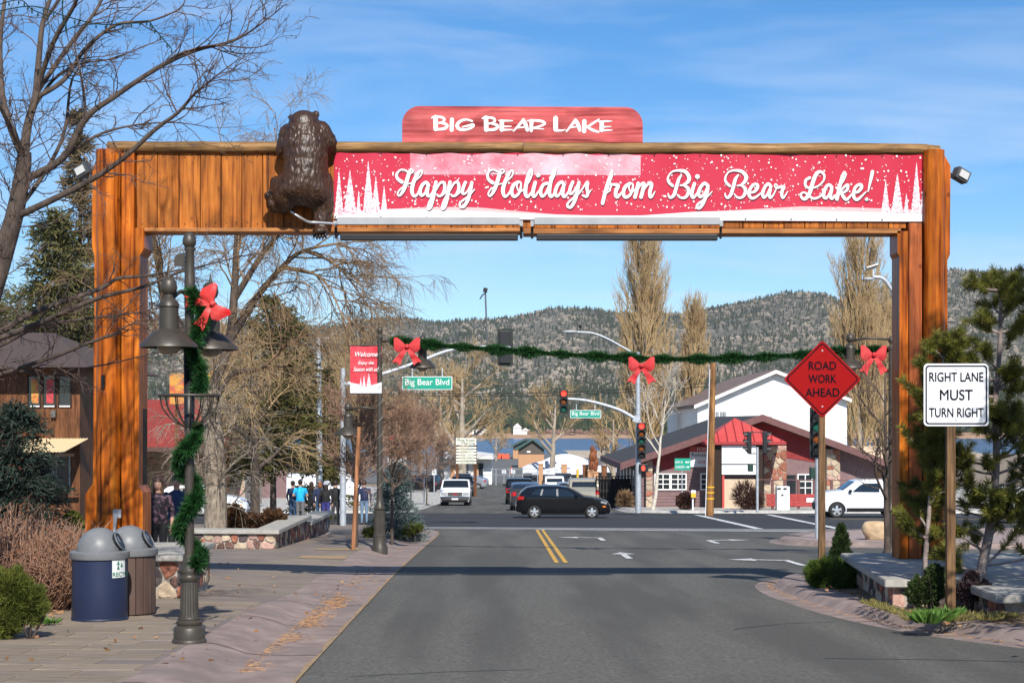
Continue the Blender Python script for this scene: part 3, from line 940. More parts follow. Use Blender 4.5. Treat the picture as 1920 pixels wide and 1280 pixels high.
# ------------------------------------------------------------------ red name board
board = thing('name_board', 'red wooden board with white painted name lettering standing on the gateway beam', 'sign', (gx(980), GD-0.05, gz(270)))
m_red_wood = woodmat('red_painted_wood', (0.50, 0.085, 0.085), (0.24, 0.022, 0.024), (0.60, 0.14, 0.135), 'x', vary=0.02, knots=False, gs=0.55, rough=0.6)
out = [(755, 270), (755, 240)]
for k in range(9):
    a = PI - (PI/2)*k/8; out.append((788+33*math.cos(a), 235-33*math.sin(a)))
for k in range(9):
    a = PI/2 - (PI/2)*k/8; out.append((1171+33*math.cos(a), 237-33*math.sin(a)))
out += [(1204, 240), (1204, 270)]
mb = MB(); mb.prism(pxpoly(out), GD-0.13, GD-0.05)
mb.build('board_panel', m_red_wood, board)
m_letter = flat('white_lettering', (0.74, 0.74, 0.73), 0.55)
S1 = [[(100,185,26),(140,165,40),(200,165,46)], [(165,170,78),(168,280,80),(170,385,80)],
      [(180,165,38),(280,175,46),(325,215,44),(290,262,40),(195,278,34)], [(270,275,40),(355,300,50),(372,335,54),(320,378,52),(190,392,44)],
      [(460,215,74),(455,400,72)],
      [(820,242,36),(720,215,36),(610,245,50),(552,320,64),(600,388,56),(720,392,44),(825,348,48),(842,304,40),(740,325,36),(650,348,26)],
      [(1300,232,22),(1420,236,34),(1545,236,20)], [(1355,250,78),(1352,395,78)], [(1385,340,30),(1520,335,18)], [(1365,400,40),(1540,397,20)],
      [(1560,422,24),(1660,315,44),(1742,225,58)], [(1740,222,60),(1785,320,72),(1810,405,56)], [(1640,362,28),(1780,345,26)]]
S1 += [[(u+905, v+12, w) for u, v, w in st] for st in S1[:4]]
S2 = [[(175,265,78),(168,455,66)], [(95,262,28),(250,258,46),(385,275,54),(440,320,46),(350,368,40),(220,396,28)], [(220,410,36),(420,427,16)],
      [(655,210,92),(655,430,92)], [(650,450,60),(760,457,36),(850,440,18)],
      [(870,475,30),(970,352,50),(1052,252,64)], [(1052,252,66),(1105,350,80),(1135,455,56)], [(950,396,30),(1080,380,28)],
      [(1225,275,88),(1220,470,84)], [(1515,236,30),(1400,312,46),(1280,388,44)], [(1290,392,44),(1400,452,56),(1510,484,38)],
      [(1500,278,22),(1640,272,38),(1775,270,14)], [(1572,300,86),(1570,445,86)], [(1600,386,34),(1755,378,16)], [(1580,456,44),(1780,450,16)]]
def zxf(ox, oy, sc):
    return lambda u, v, w: (gx(ox+u/sc), gz(oy+v/sc), w/sc/GS)
yflat = lambda x, z: GD-0.134
l1 = stroke_ribbons(S1, zxf(800, 205, 9.6), yflat); l2 = stroke_ribbons(S2, zxf(980, 205, 10.667), yflat)
l1.add(l2.v, l2.f)
l1.build('lettering', m_letter, board, fix=False)

# ------------------------------------------------------------------ holiday banner
ban = thing('holiday_banner', 'long red vinyl banner with white script greeting and white print trees', 'banner', (gx(1184), GD-0.12, gz(415)))
bx0, bx1 = gx(628), gx(1740)
def bz_top(x): return gz(288 + 4*(x-bx0)/(bx1-bx0))
def bz_bot(x): return gz(412.5 + 5.5*(x-bx0)/(bx1-bx0))
HANG = [gx(628+85*k) for k in range(14)]
def by(x, z):
    t = min(max((z-bz_bot(x))/(bz_top(x)-bz_bot(x)), 0), 1)
    d = min(abs(x-h) for h in HANG)
    sag = 0.022*math.sin(PI*min(d/(gx(85)-gx(0)), 1))*t**3
    big = 0.010*math.sin(x*2.1+z*1.3)+0.006*math.sin(x*5.3-z*3.0)*t
    return GD-0.125-sag-big
m_ban = bpy.data.materials.new('banner_vinyl'); m_ban.use_nodes = True
_nt = m_ban.node_tree; _b = _nt.nodes['Principled BSDF']; _b.inputs['Roughness'].default_value = 0.32; _b.inputs['Specular IOR Level'].default_value = 0.5
_b.inputs['Base Color'].default_value = (0.50, 0.020, 0.048, 1)
nxn = 190; nzn = 22
V = []; Fc = []
for j in range(nzn+1):
    for i in range(nxn+1):
        x = bx0+(bx1-bx0)*i/nxn; t = j/nzn
        z = bz_bot(x)+(bz_top(x)-bz_bot(x))*t
        # scalloped top edge between the eyelets
        d = min(abs(x-h) for h in HANG)
        z -= 0.02*math.sin(PI*min(d/(gx(85)-gx(0)), 1))*t**6
        V.append((x, by(x, z), z))
for j in range(nzn):
    for i in range(nxn):
        a = j*(nxn+1)+i
        Fc.append((a, a+1, a+nxn+2, a+nxn+1))
npmesh('vinyl_sheet', V, Fc, m_ban, ban, smooth=True)
def print_strip(name, top, bot, mat, lift, x0=628, x1=1740, n=150, rows=5):
    V = []; Fc = []
    for i in range(n+1):
        p = x0+(x1-x0)*i/n
        for k in range(rows+1):
            q = bot(p)+(top(p)-bot(p))*k/rows
            X, Z = gx(p), gz(q)
            V.append((X, by(X, Z)-lift, Z))
    for i in range(n):
        for k in range(rows):
            a = i*(rows+1)+k
            Fc.append((a, a+rows+1, a+rows+2, a+1))
    return npmesh(name, V, Fc, mat, ban, smooth=True)
botp = lambda p: 412.5+5.5*(p-628)/1112
hill_x = [628, 735, 800, 860, 905, 950, 1040, 1110, 1200, 1300, 1400, 1500, 1600, 1740]
hill_y = [402, 394, 395, 397, 398, 401, 405, 406.5, 406, 399, 397, 396.5, 399, 402]
pink_y = [400, 394, 390.5, 390, 391.5, 396, 404, 406, 406, 400, 395, 389, 391, 396]
m_snowp = M('print_white', (0.64, 0.64, 0.66), rough=0.32, spec=0.5)
m_pinkp = M('print_pale_pink', (0.74, 0.42, 0.42), rough=0.32)
m_pink2 = M('print_pink_band', (0.58, 0.15, 0.20), (0.68, 0.45, 0.50), sc=1.6, rough=0.32, lo=0.35, hi=0.62)
print_strip('pink_band_print', lambda p: 290.5+4*(p-628)/1112+1.5*math.sin(p*.08), lambda p: 329.5+1.5*(p-700)/500, m_pink2, 0.0030, 770, 1200, 70)
print_strip('pink_drift_print', lambda p: np.interp(p, hill_x, pink_y), lambda p: np.interp(p, hill_x, hill_y)+3, m_pinkp, 0.0032)
print_strip('snow_drift_print', lambda p: np.interp(p, hill_x, hill_y), lambda p: botp(p)-0.6, m_snowp, 0.0050)
# printed trees
m_treep = M('print_tree_white', (0.56, 0.26, 0.33), (0.68, 0.66, 0.69), sc=30, rough=0.35, lo=0.40, hi=0.52, detail=3)
trees = [(637.5, 323, 405, 18), (658, 322, 404, 26), (674, 360, 402, 9), (692, 305, 402, 22), (706, 334, 400, 17), (721.5, 351, 397, 12),
         (1657, 341, 400, 17), (1678.5, 328, 401, 24), (1695.5, 365, 401, 10), (1714, 308, 401.5, 20), (1728.5, 341, 402, 16)]
mb = MB()
for q, (cx, ty, byy, w) in enumerate(trees):
    n = 16; vs = []; fs = []
    for i in range(n+1):
        t = i/n
        py = ty+(byy-ty)*t
        ww = w/2*t*(1.0 if i % 2 == 0 else 0.84)+0.3
        for sgn in (-1, 1):
            X, Z = gx(cx+sgn*ww), gz(py); vs.append((X, by(X, Z)-0.0062-0.0003*q, Z))
    for i in range(n): fs.append((2*i, 2*i+1, 2*i+3, 2*i+2))
    mb = MB(); mb.add(vs, fs); mb.build('tree_print', m_treep, ban, fix=False)
# printed snowflakes
mb = MB(); m_flake = M('print_flake', (0.80, 0.72, 0.70), rough=0.35)
for i in range(900):
    p = rnd.uniform(632, 1736); q = rnd.uniform(294, 396)
    r = rnd.choice([0.55, 0.7, 0.7, 0.95, 1.0, 1.3, 1.7, 2.1])/GS
    X, Z = gx(p), gz(q); y = by(X, Z)-0.0095-i*0.0000004
    mb.add([(X+r*.85*math.cos(a), y, Z+r*math.sin(a)) for a in [k*PI/4 for k in range(8)]], [tuple(range(8))])
stuff(mb.build('snowflake_print', m_flake, ban, fix=False))
def Hst(dx=0, dy=0): return None
happy = [[(190,420,58),(112,360,50),(95,285,42),(150,212,30),(220,202,28),(290,235,32),(315,255,40)], [(325,235,58),(275,400,62),(222,560,55),(150,662,34),(112,635,26),(150,560,24),(270,468,20),(372,435,20)],
         [(320,215,24),(355,192,24),(392,228,24),(350,265,22)], [(420,405,24),(520,310,24),(552,235,24),(525,212,30),(455,300,54),(392,440,60),(368,580,60),(405,672,46),(465,640,34),(520,520,28)],
         [(662,470,56),(620,425,50),(550,480,52),(512,590,56),(545,662,46),(605,610,34),(655,490,50),(640,600,56),(662,672,46),(725,620,28),(775,500,26)],
         [(798,420,54),(772,560,58),(742,720,58),(702,860,54),(662,902,40),(652,850,28),(702,720,26),(800,560,28),(872,440,36),(940,432,46),(957,530,50),(912,640,44),(850,672,34),(815,640,26)],
         [(850,672,30),(930,640,28),(1015,555,26)]]
happy += [[(u+252, v, w) for u, v, w in st] for st in happy[5:7]]
happy += [[(1325,425,50),(1287,520,52),(1272,610,48),(1312,630,34),(1372,570,28),(1420,480,34)], [(1440,430,52),(1412,580,56),(1372,730,56),(1300,852,50),(1238,860,40),(1226,800,34),(1290,740,30),(1380,672,28),(1490,552,18)]]
holidays = [[(210,395,54),(142,340,45),(127,255,36),(175,196,26),(240,190,24),(310,228,30)], [(328,228,52),(287,370,56),(232,520,50),(168,610,30),(138,570,24),(180,500,20),(290,430,18),(378,405,18)],
            [(325,208,20),(370,180,20),(400,212,20),(360,245,20)], [(432,375,22),(520,290,22),(542,215,22),(512,198,26),(452,290,48),(397,420,54),(377,540,54),(408,620,40),(465,580,30),(510,500,26)],
            [(622,385,46),(552,430,50),(517,540,50),(558,620,44),(632,570,38),(668,460,30),(660,385,26),(620,390,24),(602,460,22),(650,540,22),(730,490,22)],
            [(735,480,26),(822,330,26),(852,222,26),(832,178,30),(792,260,48),(752,430,54),(742,570,54),(778,622,42),(838,555,28)],
            [(902,390,50),(872,500,52),(862,590,48),(892,622,34),(960,530,26)], [(948,275,66),(949,276,66)],
            [(1092,405,46),(1032,430,46),(987,530,50),(1012,616,42),(1072,570,34),(1132,430,28),(1202,300,26),(1232,212,26),(1217,163,30),(1182,270,46),(1142,430,54),(1132,570,52),(1168,622,40),(1225,545,26)],
            [(1372,430,50),(1330,385,44),(1270,430,46),(1227,540,50),(1252,616,40),(1312,560,32),(1362,455,46),(1347,570,50),(1378,625,40),(1438,550,26)],
            [(1512,385,46),(1472,480,48),(1462,560,44),(1497,572,32),(1552,500,26),(1590,430,28)], [(1612,390,48),(1587,530,50),(1547,680,50),(1482,790,44),(1427,780,36),(1432,730,30),(1500,660,28),(1602,580,26),(1690,460,22)],
            [(1690,460,22),(1738,385,28),(1757,402,42),(1742,480,46),(1757,560,46),(1732,620,40),(1675,600,30)], [(1740,610,30),(1810,512,14)]]
frombig = [[(290,200,40),(242,330,46),(192,500,48),(150,668,46)], [(285,190,22),(294,250,22),(252,370,20),(237,440,20),(265,470,20),(215,510,16)],
           [(262,455,18),(280,405,20),(262,372,20),(300,385,30),(382,400,48),(352,480,48),(347,550,44),(378,576,32),(440,500,22)],
           [(556,372,44),(492,420,46),(462,510,46),(492,577,42),(562,540,36),(602,440,28),(595,372,24),(555,380,20),(546,440,20),(580,500,20),(650,450,20)],
           [(682,370,46),(662,470,48),(635,575,48)], [(650,510,22),(712,400,30),(767,370,44),(757,450,48),(725,575,48)], [(745,500,22),(812,400,30),(865,365,42),(882,400,46),(857,500,46),(862,572,40),(892,560,28),(935,490,12)],
           [(1195,405,40),(1137,350,34),(1127,285,26),(1180,205,22),(1270,180,30),(1380,195,46),(1442,280,50),(1422,350,44),(1352,395,28),(1310,402,18)],
           [(1352,395,26),(1422,440,44),(1432,510,46),(1382,580,36),(1310,580,28),(1265,535,16)], [(1325,250,22),(1287,310,42),(1252,430,46),(1217,540,44),(1165,582,36),(1137,552,24),(1130,520,14)],
           [(1522,375,44),(1492,470,46),(1482,550,44),(1512,582,34),(1580,490,22)], [(1565,270,62),(1566,271,62)],
           [(1722,410,44),(1672,370,42),(1612,430,44),(1582,520,46),(1612,572,38),(1672,520,28),(1722,435,42),(1692,560,46),(1642,680,46),(1590,740,40),(1557,720,34),(1582,670,28),(1682,600,24),(1785,492,12)]]
bear_w = [[(380,545,50),(312,480,46),(292,395,36),(350,282,28),(470,240,38),(620,262,60),(707,360,66),(682,460,58),(600,530,36),(530,542,22)], [(600,530,34),(682,590,58),(692,680,60),(632,770,46),(540,777,36),(470,705,20)],
          [(552,330,28),(492,420,58),(452,570,62),(402,720,58),(340,782,46),(297,742,32),(290,690,18)],
          [(790,680,38),(872,660,48),(932,590,56),(930,520,50),(860,520,48),(792,600,54),(762,700,56),(802,782,52),(882,780,42),(1010,685,24)],
          [(1202,560,56),(1150,505,52),(1082,570,54),(1037,690,58),(1062,777,48),(1132,710,38),(1192,600,54),(1167,710,58),(1192,782,46),(1255,715,28),(1310,600,22)],
          [(1310,600,20),(1332,542,22),(1292,508,22),(1275,550,22),(1322,582,40),(1452,560,54),(1422,660,54),(1422,750,50),(1452,780,36),(1540,652,14)]]
lake_w = [[(185,265,36),(132,300,34),(127,370,32),(180,405,26),(290,385,22),(372,310,22),(387,232,28),(330,180,34),(272,220,46),(222,350,48),(182,480,46),(120,556,40),(70,530,30),(70,482,24),(120,470,22),(180,520,28),(250,550,30),(330,520,24),(375,465,22)],
          [(492,395,40),(450,360,36),(402,410,40),(377,500,42),(402,547,34),(452,500,28),(492,415,40),(472,500,42),(492,552,34),(550,500,20)],
          [(565,415,22),(642,320,20),(682,230,20),(665,183,24),(632,260,40),(592,420,44),(562,558,42)], [(600,470,20),(662,390,26),(712,362,34),(702,430,32),(640,470,26),(605,472,20)], [(625,480,36),(662,540,42),(702,560,32),(775,480,20)],
          [(800,470,28),(862,450,36),(902,390,40),(880,355,34),(820,390,36),(792,470,38),(802,540,38),(852,560,34),(965,455,12)],
          [(1050,182,44),(1025,300,36),(990,455,14)], [(970,560,46),(971,561,46)]]
m_shad = flat('print_letter_shadow', (0.12, 0.012, 0.028), 0.4)
for nm, off, lift, mat, ws in (('lettering_shadow', 1.6, 0.0110, m_shad, 1.05), ('lettering', 0, 0.0150, m_letter, 1.12)):
    T = MB()
    for st, o3 in ((happy, (735, 300, 9.6)), (holidays, (900, 300, 8.727)), (frombig, (1110, 300, 8.0)), (bear_w, (1330, 300, 10.667)), (lake_w, (1490, 300, 7.385))):
        r = stroke_ribbons(st, zxf(o3[0]+off*.7, o3[1]+off, o3[2]), by, wscale=ws, lift=lift)
        T.add(r.v, r.f); 
    T.build(nm, mat, ban, fix=False)
nb = MB()
for h in HANG:
    for zt in (bz_top(h)-0.03, bz_bot(h)+0.03):
        nb.add([(h+0.02+0.011*math.cos(a), by(h, zt)-0.02, zt+0.011*math.sin(a)) for a in [k*PI/3 for k in range(6)]], [(0, 1, 2, 3, 4, 5)])
nb.build('eyelets', m_nail, ban, fix=False)

# ------------------------------------------------------------------ light bars under the banner
for a, b, lab in ((640, 974, 'left grey strip light mounted below the banner, beside the bear'), (1001, 1341, 'right grey strip light mounted below the middle of the banner')):
    lb = thing('strip_light', lab, 'strip light', (gx((a+b)/2), GD-0.55, gz(440)), 'strip lights below the banner')
    mb = MB()
    prof = [(-0.06, 0.055), (-0.02, 0.075), (0.04, 0.07), (0.06, 0.03), (0.06, -0.035), (-0.06, -0.035)]
    mb.prism([(GD-0.55+p, gz(425)+q) for p, q in prof], gx(a), gx(b), 'yz'); mb.build('housing', m_grey_plastic, lb)
    mb = MB(); mb.bevbox(gx(a+4), gx(b-3), GD-0.52, GD-0.40, gz(457), gz(446), 0.01); mb.build('lower_rail', m_black, lb)
    for e in (a-4, b+3):
        mb = MB(); mb.box(gx(e-3), gx(e+3), GD-0.57, GD-0.51, gz(432), gz(422)); mb.build('end_clamp', m_grey_plastic, lb)
        mb = MB(); mb.tube([(gx(e), GD-0.48, gz(432)), (gx(e), GD-0.46, gz(452)), (gx(e), GD-0.15, gz(440))], 0.02, 6); mb.build('support_arm', m_black, lb)
pipe = MB(); pipe.tube(catmull([(gx(551), GD-0.42, gz(402)), (gx(572), GD-0.46, gz(416)), (gx(590), GD-0.75, gz(427)), (gx(605), GD-0.78, gz(428.5)), (gx(640), GD-0.6, gz(428.5))], 5), 0.019, 8)
tag(pipe.build('conduit_pipe', M('bright_steel', (0.62, 0.63, 0.64), rough=0.35, metal=0.6), None, smooth=True), 'bent bright steel conduit pipe under the bear feeding the strip light', 'pipe')

# flood lights on both ends of the beam
def flood(cx, cy, sgn, lab, yy):
    t = thing('flood_light', lab, 'flood light', (gx(cx), yy, gz(cy)))
    mb = MB(); mb.cbox((gx(cx), yy, gz(cy)), (0.22, 0.16, 0.17), ry=sgn*0.45, rz=0.3*sgn); mb.build('lamp_housing', M('flood_grey', (0.06, 0.065, 0.07), rough=0.4), t)
    mb = MB(); mb.cbox((gx(cx)+0.03*sgn, yy-0.09, gz(cy)-0.0), (0.15, 0.02, 0.11), ry=sgn*0.45, rz=0.3*sgn); mb.build('lens', M('flood_lens', (0.5, 0.5, 0.48), rough=0.1), t)
    mb = MB(); mb.tube([(gx(cx)-0.12*sgn, yy, gz(cy)+0.02), (gx(cx)-0.30*sgn, yy+0.02, gz(cy)+0.06)], 0.018, 8); mb.build('bracket', m_black, t)
flood(1803, 328, 1, 'small dark flood light sticking out right of the gateway top', GD+0.05)
flood(153, 319, -1, 'small dark flood light behind branches left of the gateway top', GD+0.1)

# ------------------------------------------------------------------ bear sculpture clinging to the beam
YB = GD-0.42
bm_ = MB()
def blob(px, py, dy, rx, ry, rz, tilt=0.0):
    Mx = Matrix.Rotation(tilt, 4, 'Y')
    bm_.sphere((gx(px), YB+dy, gz(py)), (rx/GS, ry, rz/GS), 20, 14, Mx)
def limb(a, b, ra, rb):
    capsule(bm_, (gx(a[0]), YB+a[2], gz(a[1])), (gx(b[0]), YB+b[2], gz(b[1])), ra/GS, rb/GS, 14)
# head and neck
blob(576, 243, 0.02, 29, 0.23, 27); blob(577, 262, 0.02, 37, 0.28, 34, 0.0)
blob(551.5, 228.5, 0.05, 6.0, 0.05, 6.0); blob(597.5, 223.5, 0.05, 7.0, 0.055, 8.0)
# trunk: long overlapping masses along the spine
for (px, py, rx, ry, rz) in ((578, 285, 43, .31, 42), (579, 305, 42, .33, 48), (579, 325, 42, .345, 50), (578, 345, 44, .36, 50), (575, 356, 47, .365, 38), (570, 364, 48, .35, 30)):
    blob(px, py, 0.0, rx, ry, rz)
blob(594, 364, 0.02, 35, 0.33, 34)
# left haunch, shank and paw drawn up against the boards
blob(545, 366, 0.04, 27, 0.29, 40, 0.15); blob(534, 372, 0.08, 20, 0.22, 34); limb((528, 350, .1), (522, 388, .12), 16, 14); blob(521, 390, .06, 15, .14, 15); limb((519, 388, .05), (512, 374, -.02), 11, 9)
# right hind leg hanging down
limb((602, 350, 0.05), (610, 398, 0.07), 29, 21); limb((610, 398, .07), (609, 430, .05), 20, 16); blob(608, 441, -0.02, 15, 0.15, 11)
# fore legs over the beam
limb((548, 258, 0.06), (536, 290, 0.10), 19, 15); limb((536, 290, .10), (543, 262, .42), 14, 12)
limb((606, 254, 0.06), (620, 274, 0.10), 20, 16); limb((620, 275, .10), (612, 256, .45), 14, 12); limb((620, 278, .12), (616, 292, .18), 12, 8)
mb_me = voxel_body(bm_, 0.014, 14)
# carved fur: short locks lying down the back
n = len(mb_me.vertices); co = np.zeros(n*3, dtype=np.float32); mb_me.vertices.foreach_get('co', co); co = co.reshape(-1, 3)
no = np.zeros(n*3, dtype=np.float32); mb_me.vertices.foreach_get('normal', no); no = no.reshape(-1, 3)
cxm = gx(578)
disp = np.zeros(n)
for i in range(n):
    p = co[i]
    sk = (p[0]-cxm)*0.9
    q = Vector((p[0]*34, p[1]*30, (p[2]+abs(p[0]-cxm)*0.8)*10.0))
    v = abs(mnoise.noise(q))*1.2-.35+0.5*mnoise.noise(q*.45)
    headfac = 0.25 if p[2] > gz(250) else 1.0
    disp[i] = 0.020*v*headfac
co += no*disp[:, None]
mb_me.vertices.foreach_set('co', co.ravel())
mb_me.polygons.foreach_set('use_smooth', [True]*len(mb_me.polygons))
m_bear = M('bear_brown_resin', (0.022, 0.009, 0.004), (0.064, 0.029, 0.013), sc=26, rough=0.40, spec=0.5, bump=0.5, bsc=30, stretch=(1, 1, 0.38), detail=6, bdist=0.02)
mb_me.materials.clear(); mb_me.materials.append(m_bear)
bear = thing('bear_sculpture', 'dark brown bear sculpture clinging to the gateway beam, seen from behind', 'bear sculpture', (gx(578), GD-0.3, gz(440)))
mb_me.name = 'bear_body'; link('bear_body', mb_me, bear)
for k in range(5):
    mb = MB(); cx = 597+5.4*k; cy = 450+(2.5 if 0 < k < 4 else 0)
    mb.tube([(gx(cx), YB-0.10, gz(cy-7)), (gx(cx), YB-0.16, gz(cy-1)), (gx(cx), YB-0.15, gz(cy+5))], [0.026, 0.022, 0.006], 7); mb.build('claw', flat('claw_dark', (0.02, 0.013, 0.010), 0.3), bear, smooth=True)
for k in range(3):
    mb = MB(); mb.tube([(gx(512+3*k), YB-0.06, gz(378-3*k)), (gx(508+3*k), YB-0.10, gz(370-3*k))], [0.02, 0.005], 6); mb.build('claw', MATS['claw_dark'], bear, smooth=True)
# ================================================================== stone walls
STONES = [M('stone_'+n, c, c2, sc=9, rough=0.8, bump=0.6, bsc=30, vary=0.18, detail=7) for n, c, c2 in (
    ('rust', (0.22, 0.075, 0.045), (0.38, 0.15, 0.09)), ('brown', (0.085, 0.045, 0.035), (0.17, 0.09, 0.07)),
    ('pink', (0.34, 0.19, 0.15), (0.46, 0.30, 0.24)), ('dark', (0.055, 0.042, 0.042), (0.11, 0.085, 0.08)), ('tan', (0.36, 0.27, 0.18), (0.50, 0.40, 0.29)))]
m_mortar = M('mortar', (0.30, 0.26, 0.22), (0.42, 0.37, 0.31), sc=12, rough=0.95, bump=0.4, bsc=60)
m_cap = M('cap_stone', (0.29, 0.27, 0.235), (0.43, 0.405, 0.355), sc=4, rough=0.85, bump=0.2, bsc=60, c3=(0.30, 0.29, 0.27), sc3=2)
def clip_poly(poly, a, b, c):   # keep a*x+b*y<=c
    out = []
    for i in range(len(poly)):
        p, q = poly[i], poly[(i+1) % len(poly)]
        dp = a*p[0]+b*p[1]-c; dq = a*q[0]+b*q[1]-c
        if dp <= 0: out.append(p)
        if dp*dq < 0:
            t = dp/(dp-dq); out.append((p[0]+(q[0]-p[0])*t, p[1]+(q[1]-p[1])*t))
    return out
def stone_face(parent, o, u, W, H, size, proud=0.03, gap=0.012, mats=None, R=rnd):
    """irregular stones laid on a wall face: o corner, u unit direction, outward normal is u turned right"""
    o = Vector(o); u = Vector(u).normalized(); nrm = u.cross(Vector((0, 0, 1)))
    nxs = max(1, int(W/size+.5)); nzs = max(1, int(H/(size*.75)+.5))
    sites = [((i+.5+R.uniform(-.34, .34)+(.25 if j % 2 else -.25))*W/nxs, (j+.5+R.uniform(-.3, .3))*H/nzs) for j in range(nzs) for i in range(nxs)]
    for k, (sx, sz) in enumerate(sites):
        poly = [(0, 0), (W, 0), (W, H), (0, H)]
        for q, (tx, tz) in enumerate(sites):
            if q == k: continue
            dx, dz = tx-sx, tz-sz
            dd = math.hypot(dx, dz)
            if dd > 4*size or dd < 1e-6: continue
            c = (tx*tx+tz*tz-sx*sx-sz*sz)/2 - gap*dd
            poly = clip_poly(poly, dx, dz, c)
            if len(poly) < 3: break
        if len(poly) < 3: continue
        cx = sum(p[0] for p in poly)/len(poly); cz = sum(p[1] for p in poly)/len(poly)
        # cut the corners so that the outline is rounded
        rp = []
        for i in range(len(poly)):
            a, b, c = poly[i-1], poly[i], poly[(i+1) % len(poly)]
            rp.append((b[0]+(a[0]-b[0])*.22, b[1]+(a[1]-b[1])*.22)); rp.append((b[0]+(c[0]-b[0])*.22, b[1]+(c[1]-b[1])*.22))
        n = len(rp); pr = proud*R.uniform(.55, 1.2)
        vs = []; fs = []
        for sc, dep in ((1.0, -0.01), (1.0, pr*.55), (0.80, pr)):
            for p in rp:
                q = o+u*(cx+(p[0]-cx)*sc)+Vector((0, 0, cz+(p[1]-cz)*sc))+nrm*(dep+(R.uniform(-.004, .004) if sc < 1 else 0))
                vs.append(q)
        for r in range(2):
            for i in range(n):
                j = (i+1) % n; fs.append((r*n+i, r*n+j, (r+1)*n+j, (r+1)*n+i))
        fs.append(tuple(range(2*n, 3*n)))
        mb = MB(); mb.add(vs, fs); mb.build('stone', R.choice(mats or STONES), parent, fix=False)
def cap_slab(parent, poly, z, t=0.085):
    bm = bmesh.new()
    vs = [bm.verts.new((p[0], p[1], z)) for p in poly]
    f = bm.faces.new(vs); bmesh.ops.recalc_face_normals(bm, faces=[f])
    r = bmesh.ops.extrude_face_region(bm, geom=[f])
    for v in [g for g in r['geom'] if isinstance(g, bmesh.types.BMVert)]: v.co.z += t
    bmesh.ops.recalc_face_normals(bm, faces=bm.faces[:])
    bmesh.ops.bevel(bm, geom=bm.edges[:], offset=0.012, segments=2, affect='EDGES')
    me = bpy.data.meshes.new('cap'); bm.to_mesh(me); bm.free(); me.materials.append(m_cap)
    return link('cap_stone', me, parent)
def core(parent, poly, z0, z1):
    mb = MB(); mb.prism(poly, z0, z1, 'xy'); return mb.build('mortar_core', m_mortar, parent)

# pedestal of the left column
zt = ZB_L-0.004
pl = thing('stone_pedestal', 'low stone pedestal with pale cap under the left gateway column', 'wall', (-5.4, 25, G(25)+KH))
core(pl, [(-6.9, 24.05), (-4.72, 24.05), (-4.72, 26.5), (-6.9, 26.5)], G(26.6), zt-0.085)
cap_slab(pl, [(-7.0, 23.93), (-4.62, 23.93), (-4.62, 26.6), (-7.0, 26.6)], zt-0.086)
stone_face(pl, (-6.9, 24.05, G(24)+.10), (1, 0, 0), 2.18, zt-0.09-(G(24)+.10), 0.26, 0.03)
stone_face(pl, (-4.72, 24.05, G(24)+.10), (0, 1, 0), 2.45, zt-0.09-(G(24)+.10), 0.24, 0.03)
# planter wall further along the left pavement
pw = thing('planter_wall', 'low planter wall of red and brown stones with pale coping, left pavement', 'wall', (-6.5, 43, G(43)))
zt2 = CH-(993-HZ)*40.2/F
core(pw, [(-7.6, 40.45), (-5.62, 40.25), (-5.60, 46.5), (-6.0, 46.5), (-6.0, 40.7), (-7.6, 40.9)], G(52), zt2-0.1)
core(pw, [(-5.60, 46.5), (-5.58, 52), (-6.0, 52), (-6.0, 46.5)], G(52.5), zt2-0.28)
cap_slab(pw, [(-7.65, 40.35), (-5.48, 40.12), (-5.46, 46.5), (-6.1, 46.5), (-6.1, 40.85), (-7.65, 41.0)], zt2-0.1, 0.1)
cap_slab(pw, [(-5.46, 46.52), (-5.46, 52.2), (-6.1, 52.2), (-6.1, 46.52)], zt2-0.28, 0.1)
core(pw, [(-7.6, 40.33), (-5.50, 40.13), (-5.48, 52.1), (-6.0, 52.1), (-6.0, 41), (-7.6, 41)], G(52), G(52)+KH+0.05)
stone_face(pw, (-7.6, 40.44, G(40.2)+KH), (1.98, -.2, 0), 1.99, zt2-0.1-G(40.2)-KH, 0.21, 0.03)
stone_face(pw, (-5.615, 40.26, G(46.5)+KH), (0, 1, 0), 6.2, zt2-0.1-G(46.5)-KH, 0.3, 0.03)
stone_face(pw, (-5.60, 46.5, G(52)+KH), (0, 1, 0), 5.6, zt2-0.28-G(52)-KH, 0.3, 0.03)
# right pedestal and the wall running to the right
ztr = ZB_R-0.004
pr = thing('stone_pedestal', 'long stone pedestal wall with pale cap under the right gateway column', 'wall', (6, 24, G(24)+.15))
core(pr, [(4.95, 22.2), (9.6, 22.2), (9.6, 26.5), (5.3, 26.5)], G(26.6), ztr-0.1)
cap_slab(pr, [(4.82, 22.05), (9.7, 22.05), (9.7, 26.6), (5.12, 26.6)], ztr-0.101, 0.1)
stone_face(pr, (4.95, 22.2, G(22)+.05), (1, 0, 0), 2.2, ztr-0.1-G(22)-.05, 0.26)
stone_face(pr, (5.3, 26.5, G(22)+.05), (-.35, -4.3, 0), 4.3, ztr-0.1-G(22)-.05, 0.28)
pr2 = thing('stone_wall', 'brick-like red stone wall end with pale cap at the right picture edge', 'wall', (7, 21, G(20)+.15))
core(pr2, [(5.86, 20.3), (10.5, 20.3), (10.5, 22.0), (5.86, 22.0)], G(23), ztr-0.1)
cap_slab(pr2, [(5.72, 20.15), (10.6, 20.15), (10.6, 22.03), (5.72, 22.03)], ztr-0.101, 0.1)
zz = G(20)+.08; r_ = 0
